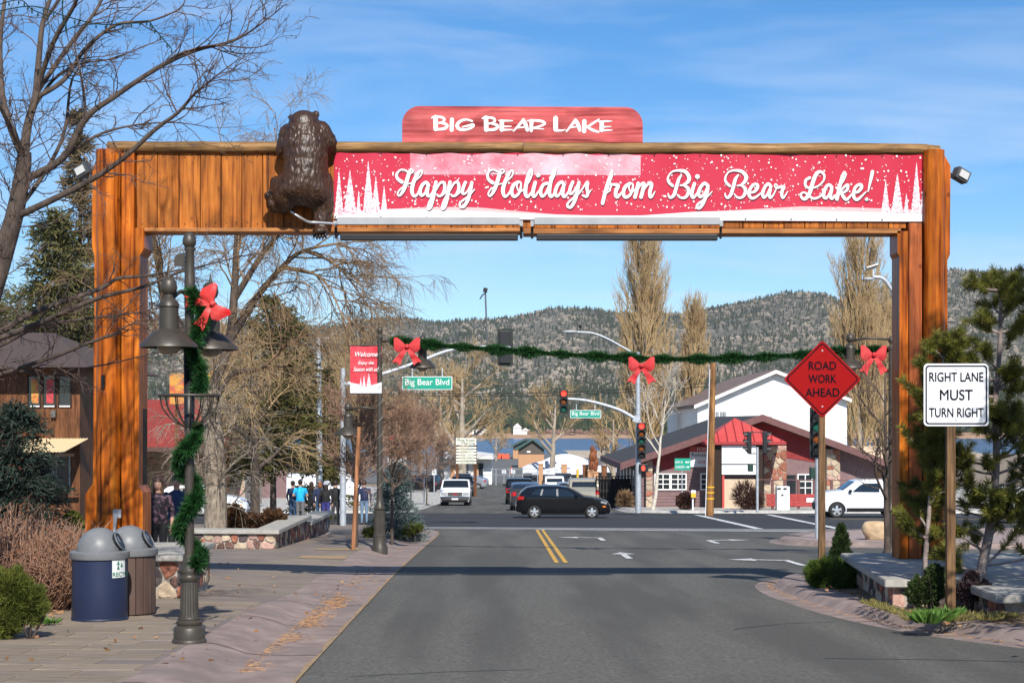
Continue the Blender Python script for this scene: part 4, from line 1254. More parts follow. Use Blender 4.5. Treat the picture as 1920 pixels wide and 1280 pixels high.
while zz < ztr-0.2:
    xx = 5.87+(0.0 if r_ % 2 else -0.0)
    first_w = 0.20 if r_ % 2 else 0.13
    while xx < 7.2:
        w = first_w if xx < 5.9 else rnd.uniform(.17, .24)
        h = 0.135
        mb = MB(); mb.bevbox(xx+.012, xx+w-.014, 20.3-rnd.uniform(.02, .04), 20.32, zz+.014, zz+h-.012, 0.012)
        mb.build('brick', rnd.choice([STONES[0], STONES[0], STONES[1], STONES[2]]), pr2); xx += w
    zz += 0.15; r_ += 1
stone_face(pr2, (5.86, 22.0, G(22)+.05), (0, -1, 0), 1.7, ztr-0.1-G(22)-.05, 0.24)

# ================================================================== needles, garlands, bows
def needles(P, D, L, W, droop=0.0):
    """flat tapered needles from points P along directions D"""
    P = np.asarray(P); D = np.asarray(D); N = len(P)
    D = D/np.maximum(np.linalg.norm(D, axis=1)[:, None], 1e-9)
    r = NR.normal(size=(N, 3)); S = np.cross(D, r); S /= np.maximum(np.linalg.norm(S, axis=1)[:, None], 1e-9)
    L = np.broadcast_to(np.asarray(L, float), (N,))[:, None]; W = np.broadcast_to(np.asarray(W, float), (N,))[:, None]
    V = np.stack([P-S*W*.5, P+S*W*.5, P+D*L*.6+S*W*.4, P+D*L, P+D*L*.6-S*W*.4], 1)
    V[:, 2:, 2] -= droop*L
    b = (np.arange(N)*5)[:, None]
    tri = np.concatenate([b+np.array([[0, 1, 2]]), b+np.array([[0, 2, 4]]), b+np.array([[4, 2, 3]])], 0)
    return V.reshape(-1, 3), tri
def along(path, N):
    P = np.asarray(path, float); seg = np.linalg.norm(np.diff(P, axis=0), axis=1); cum = np.concatenate([[0], np.cumsum(seg)])
    s = NR.uniform(0, cum[-1], N)
    out = np.stack([np.interp(s, cum, P[:, k]) for k in range(3)], 1)
    idx = np.clip(np.searchsorted(cum, s)-1, 0, len(seg)-1)
    T = (P[1:]-P[:-1])/np.maximum(seg[:, None], 1e-9)
    return out, T[idx], s/cum[-1]
m_garland = leafmat('garland_green', (0.008, 0.036, 0.011), (0.034, 0.115, 0.030), sc=14, rough=0.4, trl=0.1)
def garland(path, N, L, W, spread=1.0):
    P, T, s = along(path, N)
    D = NR.normal(size=(N, 3)); D -= T*np.sum(D*T, 1)[:, None]; D /= np.linalg.norm(D, axis=1)[:, None]
    fluff = 0.75+0.35*np.sin(s*97)+0.2*np.sin(s*31)
    D = D*spread+T*NR.normal(0, .6, (N, 1))
    return needles(P, D, L*np.clip(fluff, .45, 1.3)*NR.uniform(.6, 1.1, N), W)
m_bow = M('bow_red_fabric', (0.50, 0.035, 0.040), (0.60, 0.07, 0.07), sc=6, rough=0.8, spec=.1, bump=0.3, bsc=18)
def bow(name, c, s, lab, parent_group=None, mat=None, yaw=0.0, roll=0.0):
    """two puffed loops, a knot and two notched tails"""
    mat = mat or m_bow
    t = thing(name, lab, 'bow', c)
    R = Matrix.Translation(Vector(c)) @ Matrix.Rotation(yaw, 4, 'Z') @ Matrix.Rotation(roll, 4, 'Y') @ Matrix.Scale(s, 4)
    for sg in (-1, 1):
        mb = MB(); mb.T = R
        vs = []; fs = []; nu, nv = 12, 10
        for i in range(nu+1):
            u = i/nu
            for j in range(nv):
                a = 2*PI*j/nv
                w = 0.05+0.30*math.sin(min(u*1.15, 1)*PI*.5)*(1-.35*max(0, u-.75)/.25)
                th = 0.02+0.085*math.sin(PI*min(u, .98))
                crease = 1-.10*math.cos(3*a)-.12*math.cos(5*a+2.5*u)*u
                vs.append((sg*(0.04+0.56*u), -th*math.sin(a)*crease, 0.06+0.14*u+w*math.cos(a)*crease))
        for i in range(nu):
            for j in range(nv):
                j2 = (j+1) % nv; fs.append((i*nv+j, i*nv+j2, (i+1)*nv+j2, (i+1)*nv+j))
        fs.append(tuple(range(nu*nv, (nu+1)*nv)))
        mb.add(vs, fs); mb.build('loop', mat, t, smooth='auto')
        mb = MB(); mb.T = R
        pts = [(0.0, .05, .02), (sg*.16, -.05, -.20), (sg*.36, .02, -.48), (sg*.50, -.04, -.74)]
        C = catmull(pts, 4); vs = []; fs = []
        for i, p in enumerate(C):
            w = 0.06+0.16*i/(len(C)-1)
            for q in (-1, 0, 1):
                dz = .10 if (i == len(C)-1 and q == 0) else 0
                vs.append((p[0]+w*q*.85, p[1]+.05*(1-q*q)*math.sin(i*.8)-.02, p[2]+w*q*.35*sg+dz))
        m_ = len(C)
        for i in range(m_-1):
            for q in range(2): fs.append((3*i+q, 3*i+q+1, 3*i+q+4, 3*i+q+3))
        n0 = len(vs); vs2 = [(a, b+.02, c2) for a, b, c2 in vs]
        mb.add(vs, fs); mb.add(vs2, [f[::-1] for f in fs]); mb.build('tail', mat, t, smooth=True)
    mb = MB(); mb.T = R; mb.sphere((0, -.06, .07), (.10, .10, .11), 12, 8); mb.build('knot', mat, t, smooth=True)
    return t

# ================================================================== street lamps
m_bronze = M('lamp_bronze', (0.044, 0.036, 0.027), (0.064, 0.053, 0.040), sc=5, rough=0.45, metal=0.2, spec=0.5)
m_lens = M('frosted_lens', (0.22, 0.18, 0.14), rough=0.2)
def lamp_head(parent, cx, cy, z, s=1.0):
    """bell shaped lantern hanging with its rim at height z"""
    mb = MB()
    mb.lathe(cx, cy, [(r*s, z+h*s) for r, h in ((0.275, 0), (0.29, 0.005), (0.285, 0.03), (0.16, 0.155), (0.11, 0.18), (0.098, 0.19), (0.093, 0.40), (0.105, 0.41), (0.10, 0.44), (0.06, 0.49), (0.045, 0.50), (0.045, 0.53), (0.07, 0.55), (0.082, 0.59), (0.075, 0.66), (0.05, 0.69), (0.018, 0.70), (0.006, 0.78))], 24)
    h = mb.build('lantern', m_bronze, parent, smooth='auto')
    mb = MB(); mb.lathe(cx, cy, [(0.12*s, z+.02*s), (0.115*s, z-.02*s), (0.07*s, z-.06*s), (0.001, z-.07*s)], 16); mb.build('lens', m_lens, h, smooth=True)
def lamp_base(parent, x, y, z0, tall=1.0):
    prof = [(0.172, 0), (0.175, 0.03), (0.165, 0.045), (0.158, 0.05), (0.158, 0.15), (0.145, 0.17), (0.12, 0.185), (0.132, 0.20), (0.132, 0.22), (0.115, 0.235), (0.118, 0.255), (0.108, 0.27)]
    mb = MB(); mb.lathe(x, y, [(r, z0+h*tall) for r, h in prof], 28); mb.build('base', m_bronze, parent, smooth='auto')
    mb = MB(); vs = []; fs = []; n = 48
    for j, (r, h) in enumerate(((0.100, .27), (0.094, .30), (0.084, .60), (0.080, .63))):
        for i in range(n):
            a = 2*PI*i/n; rr = r*(1-.075*(i % 3 == 0))
            vs.append((x+rr*math.cos(a), y+rr*math.sin(a), z0+h*tall))
    for j in range(3):
        for i in range(n): fs.append((j*n+i, j*n+(i+1) % n, (j+1)*n+(i+1) % n, (j+1)*n+i))
    mb.add(vs, fs); mb.build('fluted_shaft', m_bronze, parent, smooth='auto')
    prof = [(0.09, .63), (0.098, .645), (0.098, .665), (0.085, .68), (0.082, .70), (0.092, .72), (0.088, .745), (0.07, .80), (0.062, .86), (0.056, .90)]
    mb = MB(); mb.lathe(x, y, [(r, z0+h*tall) for r, h in prof], 24); mb.build('collar', m_bronze, parent, smooth='auto')
LX, LY = gnd(355, 1205, KH); LZ = G(LY)+KH
s1 = F/LY
def lz(py): return LZ+(1205-py)/s1
lamp1 = thing('street_lamp', 'bronze street lamp with two bell lanterns, wrapped in green garland, in left foreground', 'street lamp', (LX, LY, LZ))
lamp_base(lamp1, LX, LY, LZ)
mb = MB(); mb.tube([(LX, LY, LZ+.88), (LX, LY, lz(505))], 0.048, 16); mb.build('pole', m_bronze, lamp1, smooth='auto')
mb = MB(); mb.lathe(LX+.005, LY, [(.056, lz(575)), (.056, lz(524)), (.052, lz(520)), (.048, lz(500)), (.046, lz(472)), (.055, lz(468)), (.055, lz(464))], 18); mb.build('upper_pole', m_bronze, lamp1, smooth='auto')
mb = MB(); mb.lathe(LX, LY, [(.03, lz(466)), (.045, lz(463)), (.068, lz(457)), (.070, lz(453)), (.066, lz(447)), (.05, lz(440)), (.028, lz(436)), (.002, lz(434))], 18); mb.build('acorn_finial', m_bronze, lamp1, smooth=True)
mb = MB(); mb.prism([(LX-.05, lz(500)), (LX-.15, lz(498)), (LX-.145, lz(482)), (LX-.11, lz(476)), (LX-.05, lz(474))], LY-.03, LY+.03); mb.build('photocell_box', m_bronze, lamp1)
for dx, dy in ((-.15, -.28), (.16, .30)):
    lamp_head(lamp1, LX+dx, LY+dy, lz(657)+.015)
    mb = MB(); mb.tube(catmull([(LX, LY, lz(560)), (LX+dx*.4, LY+dy*.4, lz(548)), (LX+dx*.9, LY+dy*.9, lz(566)), (LX+dx, LY+dy, lz(580))], 5), 0.022, 8); mb.build('arm', m_bronze, lamp1, smooth=True)
bk = MB(); ring = [(LX+.30*math.cos(a), LY+.30*math.sin(a), lz(741)) for a in [k*2*PI/28 for k in range(29)]]
bk.tube(ring, 0.016, 6, caps=False); bk.build('basket_ring', m_bronze, lamp1, smooth=True)
for k in range(14):
    a = 2*PI*k/14
    mb = MB(); mb.tube(catmull([(LX+.30*math.cos(a), LY+.30*math.sin(a), lz(741)), (LX+.27*math.cos(a), LY+.27*math.sin(a), lz(765)), (LX+.17*math.cos(a), LY+.17*math.sin(a), lz(787)), (LX+.05*math.cos(a), LY+.05*math.sin(a), lz(800))], 4), 0.007, 5); mb.build('basket_wire', m_bronze, lamp1)
mb = MB(); mb.lathe(LX, LY, [(.052, lz(745)), (.06, lz(640)), (.052, lz(800))], 14); mb.build('pole_sleeve', m_black, lamp1, smooth=True)
# spiral garland
path = []
for i in range(160):
    t = i/159
    z = LZ+.78+(lz(545)-LZ-.78)*t
    py = 1205-(z-LZ)*s1
    a = -0.6+t*2*PI*4.3
    rr = .090+.02*math.sin(t*21)
    if py < 800 and py > 735: continue
    if py < 735: path2 = True; rr = .10; a = -1.2+.5*math.sin(t*30)
    path.append((LX+rr*math.cos(a)+(.06 if py < 735 else .0), LY+rr*math.sin(a), z))
lowp = [p for p in path if p[2] < lz(795)]; upp = [p for p in path if p[2] > lz(740)]
V1, F1 = garland(lowp, 26000, .118, .010); V2, F2 = garland(upp, 9000, .115, .010)
gl = npmesh('garland', np.concatenate([V1, V2]), np.concatenate([F1, F2+len(V1)]), m_garland)
tag(gl, 'green tinsel garland spiralling up the nearest street lamp on the left', 'garland')
m_satin = M('red_satin', (0.52, 0.012, 0.016), (0.62, 0.07, 0.06), sc=5, rough=0.45, spec=.2, bump=.4, bsc=9)
bow('satin_bow', (LX+.24, LY-.12, lz(572)), 0.30, 'shiny red satin bow with gold edge tied to the garlanded lamp', mat=m_satin, roll=1.1)

# second lamp, with the welcome banner
def tall_lamp(px, py, top_py, lab, heads, group=None):
    x, y = gnd(px, py, KH); z = G(y)+KH; s = F/y
    t = thing('street_lamp', lab, 'street lamp', (x, y, z))
    k = 1.25
    prof = [(0.19, -.14), (0.19, .05), (0.165, .10), (0.15, .30), (0.155, .34), (0.135, .36)]
    mb = MB(); mb.lathe(x, y, [(r, z+h) for r, h in prof], 20); mb.build('base', m_bronze, t, smooth='auto')
    mb = MB(); vs = []; fs = []; n = 40
    for r, h in ((.135, .36), (.12, .9), (.118, .94)):
        for i in range(n):
            a = 2*PI*i/n; rr = r*(1-.07*(i % 2)); vs.append((x+rr*math.cos(a), y+rr*math.sin(a), z+h))
    for j in range(2):
        for i in range(n): fs.append((j*n+i, j*n+(i+1) % n, (j+1)*n+(i+1) % n, (j+1)*n+i))
    mb.add(vs, fs); mb.build('fluted_shaft', m_bronze, t, smooth='auto')
    H = (py-top_py)/s
    mb = MB(); mb.lathe(x, y, [(.13, z+.94), (.14, z+.97), (.12, z+1.0), (.085, z+1.06), (.07, z+1.2), (.058, z+H-.30), (.075, z+H-.29), (.075, z+H-.24), (.05, z+H-.22)], 16); mb.build('pole', m_bronze, t, smooth='auto')
    mb = MB(); mb.lathe(x, y, [(.05, z+H-.22), (.03, z+H-.17), (.06, z+H-.13), (.068, z+H-.07), (.045, z+H-.02), (.005, z+H)], 14); mb.build('finial', m_bronze, t, smooth=True)
    for dx, dy, hz in heads:
        lamp_head(t, x+dx, y+dy, z+(py-hz)/s, 1.08)
        mb = MB(); mb.tube([(x, y, z+(py-hz)/s+.62), (x+dx*.6, y+dy*.6, z+(py-hz)/s+.66), (x+dx, y+dy, z+(py-hz)/s+.60)], .025, 8); mb.build('arm', m_bronze, t, smooth=True)
    return t, x, y, z, s
lamp2, L2X, L2Y, L2Z, s2 = tall_lamp(712, 1030, 612, 'tall bronze street lamp carrying a red welcome banner, wound with string lights', [(1.0, 0.0, 690), (-.75, .1, 816)])
lamp3, L3X, L3Y, L3Z, s3 = tall_lamp(1671, 1040, 630, 'tall bronze street lamp just left of the right gateway column', [(-.85, 0.2, 690)])
mb = MB(); mb.tube(catmull([(L2X+.07*math.cos(k*.9), L2Y+.07*math.sin(k*.9), L2Z+1.2+k*.055) for k in range(70)], 2), .006, 4); tag(mb.build('string_lights', flat('light_wire', (.25, .24, .2), .5)), 'pale string light wire wound around the lamp with the welcome banner', 'string lights')
def p2(px, py): return (L2X+(px-712)/s2, L2Z+(1030-py)/s2)
wb = thing('welcome_banner', 'small red lamp post banner with white greeting lettering and print trees', 'banner', (L2X-.35, L2Y, p2(690, 735)[1]))
(xa, za), (xb, zb) = p2(657, 737), p2(716, 649)
mb = MB(); n = 12; vs = []; fs = []
for i in range(n+1):
    for j in range(9):
        u = i/n; v = j/8; vs.append((xa+(xb-xa)*u, L2Y-.03-.02*math.sin(u*5+v*2), za+(zb-za)*v))
for i in range(n):
    for j in range(8): a = i*9+j; fs.append((a, a+9, a+10, a+1))
mb.add(vs, fs); mb.build('fabric', M('welcome_red', (0.52, 0.02, 0.035), (0.62, 0.06, 0.08), sc=8, rough=0.5), wb, smooth=True, fix=False)
mb = MB()
snow = [(657, 737), (716, 737), (716, 716), (704, 720), (697, 722), (685, 725), (673, 720), (657, 717)]
mb.add([(p2(*q)[0], L2Y-.062, p2(*q)[1]) for q in snow], [tuple(range(len(snow)))]); mb.build('snow_print', m_snowp, wb, fix=False)
for cx, ty, w in ((677, 707, 5), (683, 703, 6), (692, 699, 9)):
    mb = MB(); mb.add([(p2(cx, ty)[0], L2Y-.066, p2(cx, ty)[1]), (p2(cx-w/2, 724)[0], L2Y-.066, p2(0, 724)[1]), (p2(cx+w/2, 724)[0], L2Y-.066, p2(0, 724)[1])], [(0, 1, 2)]); mb.build('tree_print', m_treep, wb, fix=False)
for body, cy, w, h in (('Welcome', 664, 43, 9), ('Enjoy the', 681, 29, 8), ('Season with us!', 692, 46, 8)):
    o = text_mesh('lettering', body, m_letter, wb, p2(687, 0)[0], p2(0, cy)[1], L2Y-.07, w/s2, h/s2, bold=0.01)
    for v in o.data.vertices: v.co.x += (v.co.z-p2(0, cy)[1])*.28
for q in (648, 737.5):
    mb = MB(); mb.tube([(p2(655, q)[0], L2Y-.03, p2(0, q)[1]), (L2X, L2Y, p2(0, q)[1])], .014, 6); mb.build('banner_rod', m_black, wb)

# garland across the street
gp = [(L2X+(p-712)/s2, L2Y+(L3Y-L2Y)*(p-712)/959, CH-(q-HZ)*(L2Y+(L3Y-L2Y)*(p-712)/959)/F) for p, q in ((735, 640), (785, 643), (830, 648), (890, 652), (950, 657), (1020, 662), (1100, 667), (1190, 672), (1280, 673), (1370, 671), (1450, 667), (1540, 661), (1600, 657), (1668, 651))]
gp = catmull(gp, 6)
V1, F1 = garland(gp, 30000, .165, .022, 1.1)
tag(npmesh('garland', V1, F1, m_garland), 'long green garland hung across the street between two street lamps', 'garland')
mb = MB(); mb.tube([tuple(p) for p in gp], .012, 5)
tag(mb.build('garland_cable', m_black), 'dark cable carrying the street garland between two lamps', 'cable')
def gpt(px):
    i = min(range(len(gp)), key=lambda k: abs(960+gp[k][0]*F/gp[k][1]-px)); return gp[i]
for px, py, sc, lab, yw in ((763, 652, .56, 'large red bow at the left end of the street garland', 0.1), (1203, 688, .54, 'large red bow in the middle of the street garland', -.1), (1638, 668, .56, 'large red bow at the right end of the street garland', .2)):
    g = gpt(px); d = g[1]-.2
    p = at(px, py, d); bow('fabric_bow', tuple(p), sc*.9, lab, yaw=yw)

# ================================================================== bins
def bin_mat():
    m = bpy.data.materials.new('perforated_blue'); m.use_nodes = True
    nt = m.node_tree; nd = nt.nodes; L = nt.links; b = nd['Principled BSDF']
    b.inputs['Roughness'].default_value = 0.45
    tc = nd.new('ShaderNodeTexCoord'); sp = nd.new('ShaderNodeSeparateXYZ'); L.new(tc.outputs['Object'], sp.inputs[0])
    at2 = nd.new('ShaderNodeMath'); at2.operation = 'ARCTAN2'; L.new(sp.outputs[0], at2.inputs[0]); L.new(sp.outputs[1], at2.inputs[1])
    a = nd.new('ShaderNodeMath'); a.operation = 'MULTIPLY'; a.inputs[1].default_value = .33*50/.98; L.new(at2.outputs[0], a.inputs[0])
    z = nd.new('ShaderNodeMath'); z.operation = 'MULTIPLY'; z.inputs[1].default_value = 50; L.new(sp.outputs[2], z.inputs[0])
    cb = nd.new('ShaderNodeCombineXYZ'); L.new(a.outputs[0], cb.inputs[0]); L.new(z.outputs[0], cb.inputs[1])
    mp = nd.new('ShaderNodeMapping'); mp.inputs['Rotation'].default_value = (0, 0, PI/4); L.new(cb.outputs[0], mp.inputs[0])
    v = nd.new('ShaderNodeTexVoronoi'); v.voronoi_dimensions = '2D'; v.inputs['Randomness'].default_value = 0; v.inputs['Scale'].default_value = .72; L.new(mp.outputs[0], v.inputs['Vector'])
    r = nd.new('ShaderNodeValToRGB'); r.color_ramp.elements[0].position = .30; r.color_ramp.elements[0].color = (.004, .004, .006, 1); r.color_ramp.elements[1].position = .38; r.color_ramp.elements[1].color = (.018, .030, .085, 1)
    L.new(v.outputs['Distance'], r.inputs[0]); L.new(r.outputs[0], b.inputs['Base Color'])
    bp = nd.new('ShaderNodeBump'); bp.inputs['Strength'].default_value = .8; bp.inputs['Distance'].default_value = .01; L.new(r.outputs[0], bp.inputs['Height']); L.new(bp.outputs[0], b.inputs['Normal'])
    return m
m_dome = M('grey_plastic_dome', (0.13, 0.135, 0.14), (0.18, 0.185, 0.19), sc=4, rough=0.42, bump=.1, bsc=120)
def dome_lid(t, h0, r, sgn):
    mb = MB(); mb.lathe(0, 0, [(r*1.04, h0-.005), (r*1.06, h0+.01), (r*1.06, h0+.085), (r*1.0, h0+.10), (r*.84, h0+.105)], 32); mb.build('lid_rim', m_dome, t, smooth='auto')
    mb = MB(); mb.lathe(0, 0, [(r*.80*math.cos(a), h0+.10+.31*math.sin(a)) for a in [k*PI/2/10 for k in range(11)]], 32); d = mb.build('dome', m_dome, t, smooth=True)
    # opening flap on the street side
    mb = MB(); c = (r*.56, 0, h0+.25)
    vs = []
    for k in range(14):
        a = 2*PI*k/14; vs.append((r*.62-.055*math.sin(a)+.035, .15*math.cos(a), h0+.22+.115*math.sin(a)))
    vs2 = [(x-.06, y*.9, z) for x, y, z in vs]
    mb.add(vs+vs2, [tuple(range(14))]+[(k, (k+1) % 14, 14+(k+1) % 14, 14+k) for k in range(14)]); mb.build('opening', m_black, d)
    mb = MB(); mb.tube([(x+.004, y, z) for x, y, z in vs+vs[:1]], .009, 6, caps=False); mb.build('opening_rim', m_dome, d, smooth=True)
bx_, by_ = gnd(187, 1163, KH)
t = thing('recycling_bin', 'round perforated dark blue recycling bin with grey dome lid', 'bin', (0, 0, 0))
mb = MB(); mb.lathe(0, 0, [(.315, .02), (.322, .04), (.318, .44), (.318, .84), (.30, .84), (.30, .03), (.315, .02)], 40); mb.build('body', bin_mat(), t, smooth='auto')
mb = MB(); mb.lathe(0, 0, [(.325, 0), (.328, .02), (.325, .045), (.31, .05)], 36); mb.build('foot_rim', flat('bin_rim_blue', (.012, .018, .04), .5), t, smooth=True)
dome_lid(t, .83, .325, 1)
st = MB(); n = 6
vs = []; fs = []
for i in range(n+1):
    a = -PI/2+.68+.62*i/n
    for z in (.585, .835): vs.append((.326*math.cos(a), .326*math.sin(a), z))
for i in range(n): fs.append((2*i, 2*i+2, 2*i+3, 2*i+1))
st.add(vs, fs); sk = st.build('sticker', flat('sticker_white', (.66, .67, .64), .6), t, fix=False)
tx = text_mesh('lettering', 'RECYCLE', flat('sticker_green', (.02, .16, .09), .6), sk, 0, .63, 0, width=.30, height=.055, bold=.02, align='L')
for v in tx.data.vertices:
    a = -PI/2+.70+v.co.x/.326; zz_ = v.co.z; v.co = (.330*math.cos(a), .330*math.sin(a), zz_)
mb = MB()
for k in range(3):
    a = -PI/2+.98+.11*math.cos(k*2.1); z = .755+.035*math.sin(k*2.1)
    mb.add([(.330*math.cos(a-.06), .330*math.sin(a-.06), z-.03), (.330*math.cos(a+.06), .330*math.sin(a+.06), z-.03), (.330*math.cos(a), .330*math.sin(a), z+.035)], [(0, 1, 2)])
mb.build('recycle_mark', MATS['sticker_green'], sk, fix=False)
t.location = (bx_, by_, G(by_)+KH+.012); t.scale = (1, 1, .87)
t = thing('litter_bin', 'round brown slatted litter bin with grey dome lid behind the blue one', 'bin', (0, 0, 0))
m_slat = M('brown_slat', (.060, .034, .026), (.095, .056, .042), sc=8, rough=.6, stretch=(1, 1, .1), vary=.1)
for k in range(20):
    a = 2*PI*k/20; R_ = Matrix.Rotation(a, 4, 'Z')
    mb = MB(); mb.T = R_; vs_ = mb.bevbox(.285, .315, -.045, .045, .02, .84, .008); o = mb.build('slat', m_slat, t)
mb = MB(); mb.lathe(0, 0, [(.28, .03), (.28, .82)], 24); mb.build('liner', m_black, t, smooth=True)
dome_lid(t, .83, .325, 1)
t.location = (bx_+.155, by_+.85, G(by_+.85)+KH+.012); t.scale = (1, 1, .87)

# ================================================================== road signs in front
m_signw = M('sign_white', (.70, .71, .74), rough=.4)
m_post = woodmat('sign_post_wood', (.17, .095, .045), (.09, .05, .025), (.25, .15, .075), 'z', vary=.05, gs=1.5)
m_redsign = M('sign_red', (.27, .005, .006), (.31, .008, .008), sc=60, rough=.45, spec=.08)
def rrect(x0, x1, z0, z1, r, n=5):
    out = []
    for cx, cz, a0 in ((x1-r, z1-r, 0), (x0+r, z1-r, PI/2), (x0+r, z0+r, PI), (x1-r, z0+r, 3*PI/2)):
        for k in range(n+1):
            a = a0+PI/2*k/n; out.append((cx+r*math.cos(a), cz+r*math.sin(a)))
    return out
def ring_mesh(outer, inner, y):
    n = len(outer); mb = MB()
    mb.add([(p[0], y, p[1]) for p in outer]+[(p[0], y, p[1]) for p in inner], [(i, (i+1) % n, n+(i+1) % n, n+i) for i in range(n)]); return mb
d = 21.0; s_ = F/d
def sp(px, py): q = at(px, py, d); return q.x, q.z
sg = thing('lane_sign', 'white square sign on wooden post reading right lane must turn right', 'sign', (sp(1785, 0)[0], d, G(d)+.12))
x0, z1 = sp(1731.5, 681.5); x1, z0 = sp(1853.5, 798.5)
mb = MB(); mb.prism(rrect(x0, x1, z0, z1, .05), d-.012, d-.006); pan = mb.build('panel', m_signw, sg)
b = .022
ring_mesh(rrect(x0+b, x1-b, z0+b, z1-b, .04), rrect(x0+b*1.75, x1-b*1.75, z0+b*1.75, z1-b*1.75, .032), d-.0155).build('border', flat('sign_black', (.006, .006, .010), .6, spec=.05), pan, fix=False)
for body, cy, w, h in (('RIGHT LANE', 706.5, 101, 17), ('MUST', 740, 61, 19.5), ('TURN RIGHT', 773, 102, 17)):
    text_mesh('lettering', body, MATS['sign_black'], pan, sp(1792.5, 0)[0], sp(0, cy)[1], d-.0158, w/s_, h/s_, bold=.016)
for cy in (692, 787):
    mb = MB(); cx, cz = sp(1792, cy); mb.lathe(0, 0, [(.012, 0), (.010, .006), (.001, .008)], 8); mb.v = [(cx+a, d-.013-c, cz+b2) for a, b2, c in mb.v]; mb.build('bolt', m_steel, pan)
mb = MB(); mb.bevbox(sp(1775.5, 0)[0], sp(1795, 0)[0]-.02, d-.004, d+.09, G(d)-.2, sp(0, 700)[1], .006); mb.build('post', m_post, sg)

d = 26.9; s_ = F/d
rw = thing('road_work_sign', 'red diamond sign on square post reading road work ahead', 'sign', (sp(1541, 0)[0], d, G(d)+.1))
cx, cz = sp(1541.5, 710.5); hh = 71.5/s_
def diamond(r, c=.04):
    out = []
    for k in range(4):
        a = PI/2*k
        for da in (-.07, 0, .07): out.append((cx+(r-abs(da)*.35)*math.cos(a+da), cz+(r-abs(da)*.35)*math.sin(a+da)))
    return out
mb = MB(); mb.prism(diamond(hh), d-.02, d-.012); pan = mb.build('panel', m_redsign, rw)
ring_mesh(diamond(hh-.035), diamond(hh-.058), d-.0235).build('border', MATS['sign_black'], pan, fix=False)
for body, cy, w, h in (('ROAD', 685.5, 51, 15), ('WORK', 710, 52, 15), ('AHEAD', 735.5, 63, 15)):
    text_mesh('lettering', body, MATS['sign_black'], pan, sp(1541.5, 0)[0], sp(0, cy)[1], d-.024, w/s_, h/s_, bold=.03)
for cy in (657.5, 762):
    mb = MB(); bx, bz = sp(1541.5, cy); mb.lathe(0, 0, [(.016, 0), (.012, .008), (.001, .01)], 8); mb.v = [(bx+a, d-.02-c, bz+b2) for a, b2, c in mb.v]; mb.build('bolt', m_steel, pan)
mb = MB(); mb.bevbox(sp(1535.5, 0)[0], sp(1547.5, 0)[0], d-.01, d+.08, G(d)-.2, sp(0, 670)[1], .006); mb.build('post', m_post, rw)
# ================================================================== traffic signals and poles
m_sgreen = M('street_sign_green', (.012, .30, .20), rough=.4)
m_sigblk = flat('signal_black', (.012, .013, .014), .5)
m_sigback = M('signal_back', (.016, .022, .016), rough=.6)
LENS = {'R': M('lens_red_lit', (1.0, .05, .03), rough=.3, emit=1.6), 'r': M('lens_red_off', (.12, .01, .01), rough=.3), 'y': M('lens_amber_off', (.22, .06, .01), rough=.3),
        'g': M('lens_green_off', (.01, .10, .06), rough=.3), 'k': M('lens_dark', (.02, .02, .02), rough=.3), 'H': M('hand_red_lit', (1.0, .06, .03), rough=.3, emit=1.4)}
def signal_head(parent, c, lights, w=.34, h=.34, back=True, face=-1, name='signal_head'):
    """signal facing the camera (face -1), away from it (1) or sideways (0)"""
    R = Matrix.Translation(Vector(c)) @ Matrix.Rotation({-1: 0, 1: PI, 0: -PI/2, 2: PI/2}[face], 4, 'Z')
    n = len(lights); H = n*h
    mb = MB(); mb.T = R; mb.bevbox(-w*.5, w*.5, 0, .20, -H/2, H/2, .02); hd = mb.build(name, m_sigblk, parent)
    if back:
        mb = MB(); mb.T = R; mb.prism(rrect(-w*.72, w*.72, -H/2-w*.22, H/2+w*.22, .05, 3), .10, .115); mb.build('backplate', m_sigback if face == 1 else m_sigblk, hd)
    for i, l in enumerate(lights):
        z = H/2-h*(i+.5)
        mb = MB(); mb.T = R; mb.lathe(0, 0, [(.14, 0), (.10, .02), (.001, .03)], 16)
        mb.v = [tuple(R @ Vector((x, -.02-zz, z+y))) for (x, y, zz) in [tuple(R.inverted() @ Vector(v)) for v in mb.v]]
        mb.build('lens', LENS[l], hd, smooth=True)
        mb = MB(); mb.T = R
        vs = []; fs = []; m_ = 10
        for k in range(m_+1):
            a = -.5+(PI+1.0)*k/m_
            for y in (0, -.20 if .12 < k/m_ < .88 else -.08): vs.append((.155*math.cos(a), y, z+.155*math.sin(a)))
        for k in range(m_): fs.append((2*k, 2*k+1, 2*k+3, 2*k+2))
        mb.add(vs, fs); mb.build('visor', m_sigblk, hd, smooth=True)
    return hd
def street_sign(parent, c, w, h, body, y):
    mb = MB(); mb.prism(rrect(c[0]-w/2, c[0]+w/2, c[1]-h/2, c[1]+h/2, .03, 3), y, y+.02); p = mb.build('street_name_panel', m_signw, parent)
    mb = MB(); mb.prism(rrect(c[0]-w/2+.025, c[0]+w/2-.025, c[1]-h/2+.025, c[1]+h/2-.025, .03, 3), y-.006, y-.001); mb.build('green_field', m_sgreen, p)
    text_mesh('lettering', body, m_letter, p, c[0], c[1]+.005, y-.010, w*.88, h*.60, bold=.005)
    for dx in (-.3, .3):
        mb = MB(); mb.tube([(c[0]+w*dx, y+.02, c[1]+h/2), (c[0]+w*dx, y+.04, c[1]+h/2+.30)], .025, 6); mb.build('hanger', m_steel, p)

